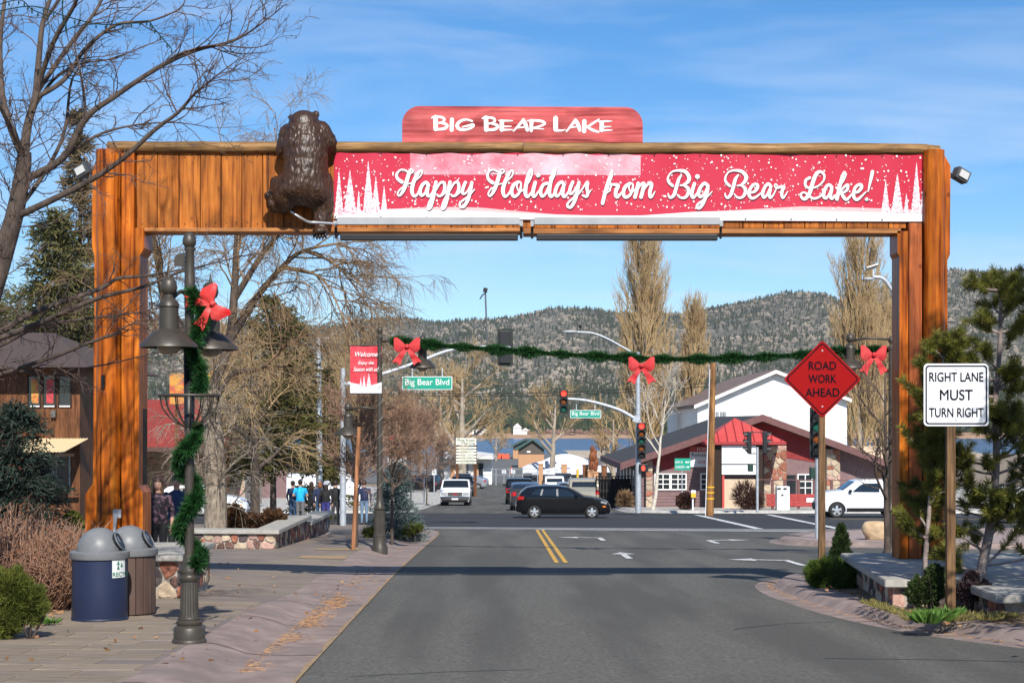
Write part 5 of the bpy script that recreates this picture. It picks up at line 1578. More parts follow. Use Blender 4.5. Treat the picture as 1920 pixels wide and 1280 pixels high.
# near left pole with the arm reaching over the boulevard, seen from behind
ax, ay = gnd(643, 985, KH); az = G(ay)+KH
sA = thing('signal_pole', 'galvanised signal pole by the blue spruce with arm and street name sign', 'traffic signal', (ax, ay, az))
mb = MB(); mb.tube([(ax, ay, az), (ax, ay, at(0, 690, ay).z)], [.115, .085], 14); mb.build('pole', m_steel, sA, smooth='auto')
mb = MB(); mb.tube(catmull([at(644, 722, ay), at(720, 700, ay+.3), at(780, 680, ay+.6), at(838, 658, ay+.9), at(890, 650, ay+1.2), at(957, 651, ay+1.4)], 5), [.085-.04*i/25 for i in range(26)], 10); mb.build('mast_arm', m_steel, sA, smooth=True)
c = at(947, 651, ay+1.6); signal_head(sA, (c.x, c.y, c.z), 'kkk', .40, .39, True, 1)
c = at(801, 718, ay+.5); street_sign(sA, (c.x, c.z), 94*c.y/F, 25*c.y/F, 'Big Bear Blvd', c.y)
mb = MB(); p0 = at(914, 652, ay+1.2); p1 = at(910, 548, ay+1.2); mb.tube([p0, p1], .03, 8); mb.build('camera_mast', M('mast_grey', (.10, .105, .11), rough=.5), sA, smooth='auto')
mb = MB(); mb.cbox((p1.x, p1.y, p1.z+.08), (.15, .2, .15), ry=.2); mb.build('detector_camera', m_sigblk, sA)
mb = MB(); mb.tube(catmull([(p1.x, p1.y, p1.z), (p1.x-.12, p1.y, p1.z-.15), (p1.x-.2, p1.y, p1.z-.25), (p1.x-.12, p1.y, p1.z-.1), (p1.x, p1.y, p1.z-.02)], 4), .012, 5); mb.build('camera_cable', m_sigblk, sA)
for k, (yy_) in enumerate((735, 745)): pass
# second galvanised pole, left of it
bx2, by2 = gnd(599, 975, KH); bz2 = G(by2)+KH
sB = thing('light_pole', 'tall galvanised pole behind the group of pedestrians on the left corner', 'pole', (bx2, by2, bz2))
mb = MB(); mb.tube([(bx2, by2, bz2), at(597, 632, by2)], [.14, .10], 14); mb.build('pole', m_steel, sB, smooth='auto')
for k, py in enumerate((683, 695, 706, 716)):
    c = at(594, py, by2-.12); mb = MB(); mb.cbox(tuple(c), (.30, .06, .07)); mb.build('step_bracket', m_sigblk, sB)
qx, qy = gnd(735, 955, .12)
sF = thing('signal_pole', 'signal post with lit red light on the far left corner, behind bare trees', 'traffic signal', (qx, qy, G(qy)+.12))
mb = MB(); mb.tube([(qx, qy, G(qy)+.12), at(735, 810, qy)], .07, 10); mb.build('pole', m_steel, sF, smooth='auto')
signal_head(sF, tuple(at(735, 832, qy-.3)), 'Ryg', .30, .32, True, -1)
# far right signal pole with mast arm, light arm and pedestrian signal
fx, fy = gnd(1197, 961, .12); fz = G(fy)+.12
sC = thing('signal_pole', 'galvanised signal pole on the far corner with curved mast arm and red lights', 'traffic signal', (fx, fy, fz))
mb = MB(); mb.tube([(fx, fy, fz), at(1196, 660, fy)], [.155, .10], 14); mb.build('pole', m_steel, sC, smooth='auto')
mb = MB(); mb.tube(catmull([at(1196, 788, fy), at(1165, 770, fy), at(1130, 758, fy), at(1095, 750, fy), at(1062, 747.5, fy)], 5), [.10-.03*i/20 for i in range(21)], 10); mb.build('mast_arm', m_steel, sC, smooth=True)
mb = MB(); mb.cbox(tuple(at(1193, 786, fy)), (.3, .3, .3), ry=.5); mb.build('arm_bracket', m_steel, sC)
mb = MB(); mb.tube(catmull([at(1196, 667, fy), at(1170, 652, fy), at(1135, 633, fy), at(1108, 624, fy), at(1075, 622, fy)], 5), .05, 8); mb.build('light_arm', m_steel, sC, smooth=True)
mb = MB(); c = at(1069, 622, fy); mb.sphere(tuple(c), (.38, .16, .09), 14, 8); mb.build('light_head', m_grey_plastic, sC, smooth=True)
mb = MB(); c = at(1088, 612, fy); mb.tube([at(1088, 622, fy), c], .03, 6); mb.sphere(tuple(c), .09, 8, 6); mb.build('sensor', m_sigblk, sC)
c = at(1057, 752, fy-.2); signal_head(sC, tuple(c), 'Ryg', .40, .38, False, -1)
c = at(1203, 826, fy-.35); signal_head(sC, tuple(c), 'Rygyk', .40, .355, False, -1)
c = at(1098, 776, fy); street_sign(sC, (c.x, c.z), 58*fy/F, 15*fy/F, 'Big Bear Blvd', fy)
c = at(1207, 877, fy-.3); mb = MB(); mb.bevbox(c.x-.22, c.x+.22, c.y, c.y+.2, c.z-.20, c.z+.20, .03); ph = mb.build('pedestrian_signal', m_sigblk, sC)
mb = MB(); mb.prism([(c.x-.16+u*.26, c.z-.13+v*.26) for u, v in ((.3, 0), (.75, 0), (.95, .55), (.8, .55), (.72, .35), (.74, .95), (.6, 1), (.56, .6), (.46, 1), (.36, .95), (.38, .55), (.26, .8), (.18, .75), (.25, .35))], c.y-.012, c.y-.004); mb.build('hand_symbol', LENS['H'], ph)
# right hand near signal hidden behind the road work sign
rx, ry = 8.6, 47.5; ry_ = 47.5
rx = (1533-960)*ry/F; rz_ = G(ry)+.13
sD = thing('signal_pole', 'signal post standing right behind the red diamond sign', 'traffic signal', (rx, ry, rz_))
mb = MB(); mb.tube([(rx, ry, rz_), at(1533, 770, ry)], .075, 12); mb.build('pole', m_steel, sD, smooth='auto')
c = at(1533, 810, ry-.2); signal_head(sD, tuple(c), 'kgyk', .28, .32, True, -1)
for sx in (-1, 1):
    c = at(1533+sx*10, 886, ry); mb = MB(); mb.bevbox(c.x-.07, c.x+.07, c.y-.1, c.y+.1, c.z-.16, c.z+.16, .02); mb.build('pedestrian_signal', M('signal_green_paint', (.012, .04, .03), rough=.5), sD)
# signal at the far side for the cross traffic, seen from the side
ex_, ey_ = gnd(1420, 960, .12); ez_ = G(ey_)+.12
sE = thing('signal_pole', 'slim signal post with two sideways signals before the red tower roof', 'traffic signal', (ex_, ey_, ez_))
mb = MB(); mb.tube([(ex_, ey_, ez_), at(1420, 838, ey_)], .07, 10); mb.build('pole', m_steel, sE, smooth='auto')
c = at(1401, 829, ey_); signal_head(sE, tuple(c), 'kkk', .30, .36, False, 0)
c = at(1438, 829, ey_); signal_head(sE, tuple(c), 'kkk', .30, .36, False, 2)
for py in (810, 850):
    mb = MB(); mb.tube([at(1403, py, ey_), at(1437, py, ey_)], .03, 6); mb.build('bracket', m_sigblk, sE)
c = at(1407, 876, ey_); mb = MB(); mb.bevbox(c.x-.13, c.x+.13, c.y-.1, c.y+.1, c.z-.2, c.z+.2, .03); mb.build('pedestrian_signal', MATS['signal_green_paint'], sE)
# solar street light beyond the right column
d = 60; hx_, hz_ = at(1640, 520, d).x, at(1640, 520, d).z
sS = thing('street_light', 'grey curved street light with a small solar panel on top', 'street light', (at(1690, 0, d).x, d, G(d)))
mb = MB(); mb.tube(catmull([at(1690, 1000, d), at(1690, 700, d), at(1684, 570, d), at(1670, 540, d), at(1655, 522, d), at(1636, 519, d)], 5), .07, 8); mb.build('pole', m_steel, sS, smooth=True)
mb = MB(); mb.sphere(tuple(at(1629, 523, d)), (.20, .1, .07), 12, 6); mb.build('lamp_head', m_grey_plastic, sS, smooth=True)
mb = MB(); mb.tube([at(1637, 519, d), at(1637, 505, d)], .03, 6); mb.cbox(tuple(at(1635, 501, d)), (.40, .3, .03), ry=-.3, rx=-.3); mb.build('solar_panel', M('panel_pale', (.55, .53, .48), rough=.3), sS)
# overhead wires
for k, (a, b_) in enumerate((((760, 737), (1330, 718)), ((760, 741), (1330, 724)))):
    mb = MB(); A = at(a[0], a[1], 97); B = at(b_[0], b_[1], 97); mb.tube([A.lerp(B, t/10)-Vector((0, 0, .25*math.sin(PI*t/10))) for t in range(11)], .018, 4)
    tag(mb.build('overhead_wire', m_black), 'thin overhead wire, %s of two, behind the middle bow' % ('upper', 'lower')[k], 'wire')
# utility pole
ux, uy = gnd(1331, 962, .12)
mb = MB(); U0 = Vector((ux, uy, G(uy))); U1 = at(1337, 680, uy); mb.tube([U0, U1], [.19, .13], 14)
up = thing('utility_pole', 'leaning brown wooden utility pole before the restaurant', 'utility pole', tuple(U0))
mb.build('pole', woodmat('utility_pole_wood', (.30, .145, .05), (.16, .075, .03), (.42, .22, .09), 'z', gs=.5), up, smooth='auto')
for py in (909, 919, 930):
    mb = MB(); f = (962-py)/282; q = U0.lerp(U1, f); mb.tube([q-Vector((0, 0, .03)), q+Vector((0, 0, .03))], .195, 14); mb.build('reflective_band', flat('band_yellow', (.75, .42, .02), .5), up, smooth='auto')
mb = MB(); mb.tube([U0+Vector((-.22, -.05, 0)), U1+Vector((-.16, -.05, -.3))], .022, 6); mb.build('cable_guard', m_signw, up)

# ================================================================== restaurant on the far right corner
RD = 100.0; RS = F/RD
def rxp(p, dd=RD): return (p-960)*dd/F
def rzp(p, dd=RD): return CH-(p-HZ)*dd/F
m_roof = M('dark_shingle', (.030, .030, .033), (.052, .052, .056), sc=30, rough=.95, bump=.4, bsc=60)
m_fascia = M('maroon_fascia', (.12, .055, .052), (.16, .075, .07), sc=5, rough=.7)
m_siding = M('mauve_siding', (.17, .105, .105), (.21, .13, .13), sc=3, rough=.75)
m_maroon = M('dark_red_gable', (.20, .018, .018), (.26, .03, .028), sc=4, rough=.75)
m_redroof = M('red_metal_roof', (.46, .055, .050), (.52, .075, .065), sc=2, rough=.5)
m_win = flat('window_glass', (.018, .022, .026), .08, spec=.6)
m_frame = flat('white_frame', (.74, .74, .72), .5)
m_stonev = M('stone_veneer', (.34, .16, .09), (.52, .36, .24), sc=6, rough=.85, bump=.6, bsc=8, c3=(.20, .12, .09), sc3=3)
m_beige = M('beige_stucco', (.50, .38, .26), (.58, .45, .32), sc=5, rough=.9)
zb = G(RD)+.12
rest = thing('restaurant_building', 'low restaurant with wide dark gable roof, maroon fascia and red hip tower', 'building', (rxp(1400), RD, zb))
WL, WR = rxp(1193), rxp(1640)
apex = (rxp(1424), rzp(783)); eL = (rxp(1163), rzp(872)); eR = (rxp(1672), rzp(874))
zw = rzp(868)
def gable_z(x):
    if x < apex[0]: return apex[1]+(eL[1]-apex[1])*(x-apex[0])/(eL[0]-apex[0])
    return apex[1]+(eR[1]-apex[1])*(x-apex[0])/(eR[0]-apex[0])
# walls
mb = MB(); poly = [(WL, zb-1), (WR, zb-1), (WR, gable_z(WR)-.15), (apex[0], apex[1]-.15), (WL, gable_z(WL)-.15)]
mb.prism(poly, RD, RD+19); wall = mb.build('wall', m_siding, rest)
mb = MB(); gb = [(WL+.02, rzp(871)), (rxp(1395), rzp(858)), (rxp(1395), gable_z(rxp(1395))-.16), (WL+.02, gable_z(WL)-.18)]
mb.prism([(rxp(1242), rzp(880)), (rxp(1475), rzp(858)), (rxp(1540), rzp(868)), (rxp(1555), gable_z(rxp(1555))-.2), (apex[0], apex[1]-.2), (rxp(1212), gable_z(rxp(1212))-.2)], RD-.03, RD-.003); mb.build('gable_panel', m_maroon, rest)
for k in range(11):   # siding boards
    z0 = zb+.1+k*.19
    if z0 > rzp(882): break
    mb = MB(); mb.bevbox(WL+.3, rxp(1395), RD-.035, RD-.004, z0, z0+.175, .01); mb.build('siding_board', m_siding, rest)
# roof slopes
def slope(a, b, lab):
    t = .22
    mb = MB(); dx = b[0]-a[0]; dz = b[1]-a[1]
    mb.prism([(a[0], a[1]), (b[0], b[1]), (b[0], b[1]+t*.6), (a[0], a[1]+t*.6)], RD-1.15, RD+21); return mb.build('roof_slope', m_roof, rest)
slope(eL, apex, 'l'); slope(apex, eR, 'r')
for a, b in ((eL, apex), (apex, eR)):
    mb = MB(); mb.prism([(a[0], a[1]-.20), (b[0], b[1]-.20), (b[0], b[1]+.20), (a[0], a[1]+.20)], RD-1.30, RD-1.16); mb.build('fascia', m_fascia, rest)
mb = MB(); mb.box(eL[0]-.08, eL[0]+.06, RD-1.29, RD+21, eL[1]-.22, eL[1]+.16); mb.build('gutter', m_fascia, rest)
def window(parent, x0, x1, z0, z1, nx_, nz_, y, mull=None, fr=.07):
    mb = MB(); mb.box(x0, x1, y-.02, y-.005, z0, z1); w = mb.build('window', m_win, parent)
    mb = MB()
    mb.box(x0-fr, x1+fr, y-.07, y-.021, z1, z1+fr); mb.build('frame_head', m_frame, w)
    mb = MB(); mb.box(x0-fr, x1+fr, y-.09, y-.021, z0-fr, z0); mb.build('sill', m_frame, w)
    for xx in (x0-fr, x1):
        mb = MB(); mb.box(xx, xx+fr, y-.065, y-.021, z0, z1); mb.build('frame_side', m_frame, w)
    for i in range(1, nx_):
        xx = x0+(x1-x0)*i/nx_; ww = .07 if (mull and i == mull) else .028
        mb = MB(); mb.box(xx-ww, xx+ww, y-.05, y-.022, z0, z1); mb.build('mullion', m_frame, w)
    for i in range(1, nz_):
        zz_ = z0+(z1-z0)*i/nz_; mb = MB(); mb.box(x0, x1, y-.045, y-.024, zz_-.025, zz_+.025); mb.build('glazing_bar', m_frame, w)
    return w
window(rest, rxp(1229), rxp(1285), rzp(916), rzp(889), 4, 3, RD-.035, 2)
window(rest, rxp(1315), rxp(1348), rzp(916), rzp(889), 3, 3, RD-.035)
window(rest, rxp(1497), rxp(1535), rzp(926), rzp(890), 3, 3, RD-.01)
mb = MB(); mb.box(rxp(1474), rxp(1492), RD-.03, RD-.004, zb, rzp(890)); mb.build('door', m_win, rest)
for a, b in ((1210, 1222), (1430, 1472), (1547, 1572)):
    top = gable_z(rxp((a+b)/2))-.25
    nm = MB(); nm.bevbox(rxp(a), rxp(b), RD-.5, RD+.02, zb-.2, min(top, rzp(835) if a == 1430 else top), .03); col_ = nm.build('stone_column', m_mortar, rest)
    stone_face(col_, (rxp(a), RD-.5, zb), (1, 0, 0), rxp(b)-rxp(a), min(top, rzp(835) if a == 1430 else top)-zb-.02, .42, .05, .015, [STONES[2], STONES[4], STONES[0], STONES[4]])
# windows of the left side wall
for k in range(5):
    y0 = RD+1.2+k*3.0
    mb = MB(); mb.box(WL-.03, WL-.004, y0, y0+1.3, rzp(912), rzp(882)); w = mb.build('side_window', m_win, rest)
    for yy_ in (y0-.1, y0+1.3):
        mb = MB(); mb.box(WL-.06, WL-.002, yy_, yy_+.1, rzp(912), rzp(882)); mb.build('side_casing', m_frame, w)
# red hip roofed tower with blank sign
TY = RD-3.0
def tx(p): return (p-960)*TY/F
def tz(p): return CH-(p-HZ)*TY/F
mb = MB(); x0, x1, z0, z1 = tx(1322), tx(1472), tz(828), tz(783); xm = tx(1386); yy0, yy1 = TY-.3, TY+4.2
mb.add([(x0, yy0, z0), (x1, yy0, z0), (x1, yy1, z0), (x0, yy1, z0), (xm, (yy0+yy1)/2, z1)], [(0, 1, 4), (1, 2, 4), (2, 3, 4), (3, 0, 4), (0, 3, 2, 1)]); tr = mb.build('tower_roof', m_redroof, rest)
for k in range(9):
    f = (k+.5)/9; xb = x0+(x1-x0)*f; g = 1-abs(f-(xm-x0)/(x1-x0))/max((xm-x0)/(x1-x0), 1-(xm-x0)/(x1-x0)); g = max(0, min(1, g))*.96
    P0 = Vector((xb, yy0-.02, z0+.03)); ap = Vector((xm, (yy0+yy1)/2, z1)); Q = Vector((xb, yy0+((yy0+yy1)/2-yy0)*g-.02, z0+(z1-z0)*g+.03))
    mb = MB(); mb.tube([P0, Q], .028, 4); mb.build('roof_seam', flat('seam_red', (.30, .03, .03), .5), tr)
mb = MB(); mb.box(x0-.02, x1+.02, yy0-.04, yy1, z0-.16, z0-.002); mb.build('tower_eave', flat('eave_dark_red', (.30, .03, .03), .6), rest)
for a, b in ((1340, 1353), (1417, 1430)):
    mb = MB(); mb.box(tx(a), tx(b), TY, TY+.5, zb-.3, z0-.17); mb.build('tower_post', m_dark, rest)
mb = MB(); mb.box(tx(1353), tx(1417), TY-.12, TY+.3, tz(889), tz(835)); mb.build('blank_sign', M('sign_backlit_white', (.74, .74, .74), rough=.4), rest)
mb = MB(); mb.box(tx(1353), tx(1417), TY-.15, TY-.121, tz(870.5), tz(869)); mb.build('sign_divider', m_black, rest)
mb = MB(); mb.box(tx(1355), tx(1428), TY+.05, TY+.4, zb-.3, tz(898)); mb.build('tower_base', m_beige, rest)
mb = MB(); mb.box(tx(1354), tx(1358), TY-.05, TY+.04, zb-.3, tz(890)); mb.build('red_trim', m_redroof, rest)
mb = MB(); mb.lathe(rxp(1445), RD+2, [(.30, rzp(800)), (.30, rzp(790)), (.38, rzp(789)), (.38, rzp(781)), (.05, rzp(780))], 14); mb.build('roof_vent', m_grey_plastic, rest, smooth='auto')
# right annex
mb = MB(); mb.prism([(rxp(1580), zb), (rxp(1720), zb), (rxp(1720), rzp(880)), (rxp(1580), rzp(880))], RD+4, RD+10); mb.build('annex_wall', m_stonev, rest)
mb = MB(); mb.box(rxp(1596), rxp(1720), RD+1, RD+11, rzp(882), rzp(868)); mb.build('annex_fascia', m_fascia, rest)
# banner on the gable
fs_ = thing('sale_banner', 'white and red sale banner hung on the restaurant gable, partly hidden by pole', 'banner', (rxp(1315), RD-.1, rzp(875)))
mb = MB(); mb.box(rxp(1293), rxp(1348), RD-.10, RD-.06, rzp(875), rzp(847)); pb = mb.build('panel', m_signw, fs_)
mb = MB(); mb.box(rxp(1293), rxp(1348), RD-.112, RD-.101, rzp(846.9), rzp(836.5)); mb.build('red_header', m_redroof, pb)
text_mesh('lettering', 'FOR SALE', m_letter, pb, rxp(1307), rzp(842), RD-.12, rxp(1345)-rxp(1307), 7/RS, align='L')
text_mesh('lettering', 'Restaurant', MATS['sign_black'], pb, rxp(1296.5), rzp(852), RD-.106, rxp(1342)-rxp(1296.5), 6/RS, align='L', bold=.01)
text_mesh('lettering', '909', flat('print_red_text', (.5, .05, .06), .5), pb, rxp(1308), rzp(866), RD-.106, 14/RS, 5/RS, align='L')
# white barn-like building behind
BD = 135.0
barn = thing('white_building', 'tall white gabled warehouse behind the restaurant roof', 'building', (rxp(1450, BD), BD, G(BD)))
mb = MB(); mb.prism([(rxp(1308, BD), G(BD)), (rxp(1588, BD), G(BD)), (rxp(1588, BD), rzp(752, BD)), (rxp(1453, BD), rzp(700, BD)), (rxp(1308, BD), rzp(760, BD))], BD, BD+26)
mb.build('wall', M('white_stucco', (.72, .70, .66), (.80, .79, .76), sc=1.5, rough=.85, detail=8), barn)
m_barnroof = M('brown_metal_roof', (.15, .10, .085), (.22, .16, .13), sc=2, rough=.7)
for a, b in (((1300, 765), (1453, 699)), ((1453, 699), (1594, 753))):
    mb = MB(); A = (rxp(a[0], BD), rzp(a[1], BD)); B = (rxp(b[0], BD), rzp(b[1], BD)); mb.prism([A, B, (B[0], B[1]+.28), (A[0], A[1]+.28)], BD-.5, BD+26.5); mb.build('roof_slope', m_barnroof, barn)
    mb = MB(); mb.prism([(A[0], A[1]-.05), (B[0], B[1]-.05), (B[0], B[1]+.22), (A[0], A[1]+.22)], BD-.62, BD-.51); mb.build('white_barge_board', m_frame, barn)
for px in (1345, 1353, 1359):
    mb = MB(); mb.tube([at(px, 785, BD-12), at(px, 772, BD-12)], .12, 8); mb.build('vent_pipe', m_grey_plastic, barn)
# tan wall behind the jeep
mb = MB(); mb.box(rxp(1590, 125), rxp(1790, 125), 125, 125.5, G(125)-.5, rzp(836, 125)); tag(mb.build('tan_wall', m_beige), 'tan stucco wall right of the white warehouse', 'wall')

# street things before the restaurant
hs = thing('highway_sign', 'green direction sign with white arrows on slim post before the restaurant', 'sign', (rxp(1279, 92), 92, G(92)))
d = 92; s_ = F/d
(x0, z1), (x1, z0) = sp(1265, 859), sp(1294.5, 881)
mb = MB(); mb.box(x0, x1, d, d+.03, z0, z1); pn = mb.build('panel', m_sgreen, hs)
for cy, tx_ in ((866, 'HWY 18'), (875, 'SKI RESORTS')): text_mesh('lettering', tx_, m_letter, pn, x0+.04, sp(0, cy)[1], d-.006, 13/s_ if cy == 866 else 17/s_, 4.5/s_, align='L', bold=.01)
for cy, two in ((866, True), (875, False)):
    mb = MB(); z = sp(0, cy)[1]; xa_ = sp(1284, 0)[0]; xb_ = sp(1293, 0)[0]
    mb.add([(xa_+.06, d-.006, z-.02), (xb_-.06, d-.006, z-.02), (xb_-.06, d-.006, z+.02), (xa_+.06, d-.006, z+.02)], [(0, 1, 2, 3)])
    mb.add([(xb_-.1, d-.007, z-.06), (xb_, d-.007, z), (xb_-.1, d-.007, z+.06)], [(0, 1, 2)])
    if two: mb.add([(xa_+.1, d-.007, z-.06), (xa_+.1, d-.007, z+.06), (xa_, d-.007, z)], [(0, 1, 2)])
    mb.build('arrow', m_letter, pn, fix=False)
mb = MB(); mb.tube([(sp(1279, 0)[0], d+.05, G(d)), (sp(1279, 0)[0], d+.05, z1)], .03, 6); mb.build('post', m_steel, hs)
cab = thing('utility_cabinet', 'white metal utility cabinet at the far kerb before the red fence', 'cabinet', (rxp(1467, 91), 91, G(91)))
d = 91; (x0, z1), (x1, z0) = sp(1455, 911), sp(1479, 954)
mb = MB(); mb.bevbox(x0, x1, d-.35, d+.3, G(d)+.1, z1, .04); cb_ = mb.build('body', M('cabinet_white', (.66, .67, .66), rough=.5), cab)
for px in (1461, 1472): c = at(px, 916, d-.36); mb = MB(); mb.box(c.x-.09, c.x+.09, d-.36, d-.351, c.z-.05, c.z+.05); mb.build('louvre', m_sigblk, cb_)
c = at(1467, 928, d-.36); mb = MB(); mb.prism([(c.x-.05, c.z-.04), (c.x+.05, c.z-.04), (c.x+.06, c.z+.05), (c.x-.06, c.z+.05)], d-.362, d-.351); mb.build('badge', m_sigblk, cb_)
rf = thing('red_fence', 'low red board fence before the restaurant terrace', 'fence', (rxp(1490, 93), 93, G(93)))
d = 93
for k in range(4):
    z0 = G(d)+.28+k*.17; mb = MB(); mb.bevbox(sp(1437, 0)[0], sp(1533, 0)[0], d, d+.05, z0, z0+.16, .008); mb.build('board', M('fence_red', (.30, .035, .03), (.40, .055, .05), sc=4, rough=.7), rf)
for px in (1449, 1472, 1498, 1527, 1560):
    mb = MB(); mb.box(sp(px, 0)[0]-.07, sp(px, 0)[0]+.07, d+.06, d+.2, G(d), sp(0, 900)[1]); mb.build('post', m_fascia, rf)
mb = MB(); mb.tube([(sp(1420, 0)[0], d+.1, sp(0, 899)[1]), (sp(1600, 0)[0], d+.1, sp(0, 900)[1])], .03, 6); mb.build('rail', m_fascia, rf)
mb = MB(); x0, z0 = sp(1512, 941); x1, z1 = sp(1540, 933); mb.box(x0, x1, d-.03, d-.004, z0, z1); vb = mb.build('small_banner', m_signw, rf)
text_mesh('lettering', 'BANANA', MATS['sign_black'], vb, (x0+x1)/2, (z0+z1)/2, d-.036, (x1-x0)*.9, (z1-z0)*.4) if False else None
pb_ = thing('push_button_post', 'short post with yellow pedestrian push button plate before the brown shrub', 'post', (rxp(1299, 90), 90, G(90)))
mb = MB(); mb.tube([(rxp(1299, 90), 90, G(90)), at(1299, 918, 90)], .045, 8); mb.build('post', m_signw, pb_)
mb = MB(); c = at(1300, 922, 89.9); mb.box(c.x-.12, c.x+.12, 89.85, 89.9, c.z-.28, c.z+.10); pp = mb.build('plate', flat('band_yellow2', (.75, .42, .02), .5), pb_)
mb = MB(); mb.box(c.x-.12, c.x+.12, 89.84, 89.849, c.z-.05, c.z+.10); mb.build('label_plate', m_signw, pp)

# ================================================================== left side buildings
m_brownwood = woodmat('brown_wall_wood', (.155, .062, .026), (.075, .03, .013), (.21, .09, .04), 'z', gs=.6, knots=False)
m_brownroof = M('brown_shingle', (.055, .038, .034), (.085, .06, .052), sc=25, rough=.95, bump=.4, bsc=40)
d = 70.0; s_ = F/d
lb = thing('wooden_building', 'two storey brown wooden building with shingle roof at the left edge', 'building', (sp(40, 0)[0], d, G(d)))
mb = MB(); mb.box(sp(-240, 0)[0], sp(150, 0)[0], d, d+12, G(d)-.5, sp(0, 690)[1]); mb.build('wall', m_brownwood, lb)
for k in range(17):
    xx = sp(-20+k*10, 0)[0]; mb = MB(); mb.box(xx, xx+.035, d-.03, d-.002, sp(0, 830)[1], sp(0, 692)[1]); mb.build('batten', m_brownwood, lb)
(xl, zr) = sp(-240, 636); (xr, ze) = sp(182, 690)
mb = MB(); mb.add([(sp(-300, 0)[0], d-1.3, ze), (xr, d-1.3, ze), (xr, d+13, ze), (sp(-300, 0)[0], d+13, ze), (sp(-200, 0)[0], d+5, sp(0, 610)[1]), (sp(40, 0)[0], d+5, sp(0, 612)[1])], [(0, 1, 5, 4), (1, 2, 5), (2, 3, 4, 5), (3, 0, 4), (0, 3, 2, 1)]); mb.build('roof', m_brownroof, lb)
for a, b, c1 in ((55, 75, (.55, .40, .05)), (83, 103, (.45, .04, .07)), (112, 132, None)):
    mb = MB(); x0, z1 = sp(a, 706); x1, z0 = sp(b, 760); mb.box(x0, x1, d-.04, d-.003, z0, z1); w = mb.build('window', m_win, lb)
    mb = MB(); mb.box(x0-.06, x0, d-.07, d-.003, z0-.06, z1+.06); mb.build('frame_side', m_dark, w); mb = MB(); mb.box(x1, x1+.06, d-.07, d-.003, z0-.06, z1+.06); mb.build('frame_side', m_dark, w)
    mb = MB(); mb.box(x0, x1, d-.08, d-.003, z0-.06, z0-.001); mb.build('sill', m_frame, w)
    if c1: mb = MB(); mb.box(x0+.1, x1-.05, d-.05, d-.042, z0+.1, z1-.1); mb.build('poster', M('poster_%d' % a, c1, (.5, .06, .05), sc=3, rough=.5), w)
for a, b in ((85, 100), (107, 130)):
    mb = MB(); x0, z1 = sp(a, 853); x1, z0 = sp(b, 912); mb.box(x0, x1, d-.04, d-.003, z0, z1); w = mb.build('lower_window', m_win, lb)
    for xx in (x0-.05, x1): mb = MB(); mb.box(xx, xx+.05, d-.07, d-.003, z0, z1); mb.build('frame_side', m_grey_plastic, w)
mb = MB(); c = at(100, 776, d-.12); mb.bevbox(c.x-.1, c.x+.1, d-.2, d-.02, c.z-.14, c.z+.14, .02); mb.build('wall_lamp', M('wall_lamp', (.12, .11, .10), rough=.4), lb)
# pale corrugated awning
mb = MB(); n = 34; vs = []; fs = []
for i in range(n+1):
    x = sp(64, 0)[0]+(sp(166, 0)[0]-sp(64, 0)[0])*i/n; dz = .03*(i % 2)
    vs += [(x-.45, d-2.3, sp(0, 846)[1]+dz), (x, d-.02, sp(0, 822)[1]+dz)]
for i in range(n): fs.append((2*i, 2*i+2, 2*i+3, 2*i+1))
mb.add(vs, fs); mb.build('awning', M('cream_metal', (.62, .48, .28), rough=.5), lb, fix=False)
mb = MB(); mb.box(sp(50, 0)[0]-.4, sp(166, 0)[0], d-2.35, d-2.2, sp(0, 853)[1], sp(0, 848)[1]); mb.build('awning_beam', m_dark, lb)
# red metal roof restaurant
d = 92.0; s_ = F/d
rr = thing('red_roof_building', 'low building with red standing seam metal roof behind the left column', 'building', (sp(290, 0)[0], d, G(d)))
mb = MB(); A = sp(112, 838); B = sp(450, 838); C_ = sp(335, 747); D_ = sp(150, 747)
mb.add([(A[0], d-1, A[1]), (B[0], d-1, B[1]), (C_[0], d+5, C_[1]), (D_[0], d+5, D_[1]), (B[0], d+11, B[1]), (A[0], d+11, A[1])], [(0, 1, 2, 3), (1, 4, 2), (5, 0, 3), (2, 4, 5, 3)]); rf_ = mb.build('roof', M('red_seam_roof', (.22, .032, .024), (.28, .045, .034), sc=3, rough=.6), rr)
for k in range(22):
    f = k/21; P = Vector((A[0]+(B[0]-A[0])*f, d-1.02, A[1]+.03)); Q = Vector((D_[0]+(C_[0]-D_[0])*f, d+4.98, D_[1]+.03))
    mb = MB(); mb.tube([P, Q], .035, 4); mb.build('roof_seam', M('red_seam_roof_light', (.30, .06, .045), rough=.5), rf_)
mb = MB(); mb.box(A[0], B[0], d-1.1, d-1.01, A[1]-.22, A[1]+.02); mb.build('gutter', M('gutter_brown', (.10, .055, .045), rough=.5), rr)
for px in (168, 345, 430):
    mb = MB(); mb.box(sp(px, 0)[0]-.08, sp(px, 0)[0]+.08, d-.9, d-.7, G(d), A[1]-.22); mb.build('porch_post', m_frame if px == 168 else m_brownwood, rr)
mb = MB(); mb.box(sp(180, 0)[0], sp(440, 0)[0], d+3.5, d+10, G(d), A[1]-.2); wl_ = mb.build('stone_wall', m_mortar, rr)
stone_face(wl_, (sp(180, 0)[0], d+3.5, G(d)), (1, 0, 0), sp(440, 0)[0]-sp(180, 0)[0], A[1]-.3-G(d), .48, .04, .02, [STONES[4], STONES[2], STONES[4]])
fd = thing('food_sign', 'yellow and red food sign behind the lamp basket', 'sign', (sp(370, 0)[0], 80, sp(0, 740)[1]))
d = 80.0; s_ = F/d
mb = MB(); (x0, z1), (x1, z0) = sp(388, 703), sp(419, 737); mb.box(x0, x1, d, d+.1, z0, z1); pn = mb.build('panel', M('food_yellow', (.66, .50, .04), rough=.5), fd)
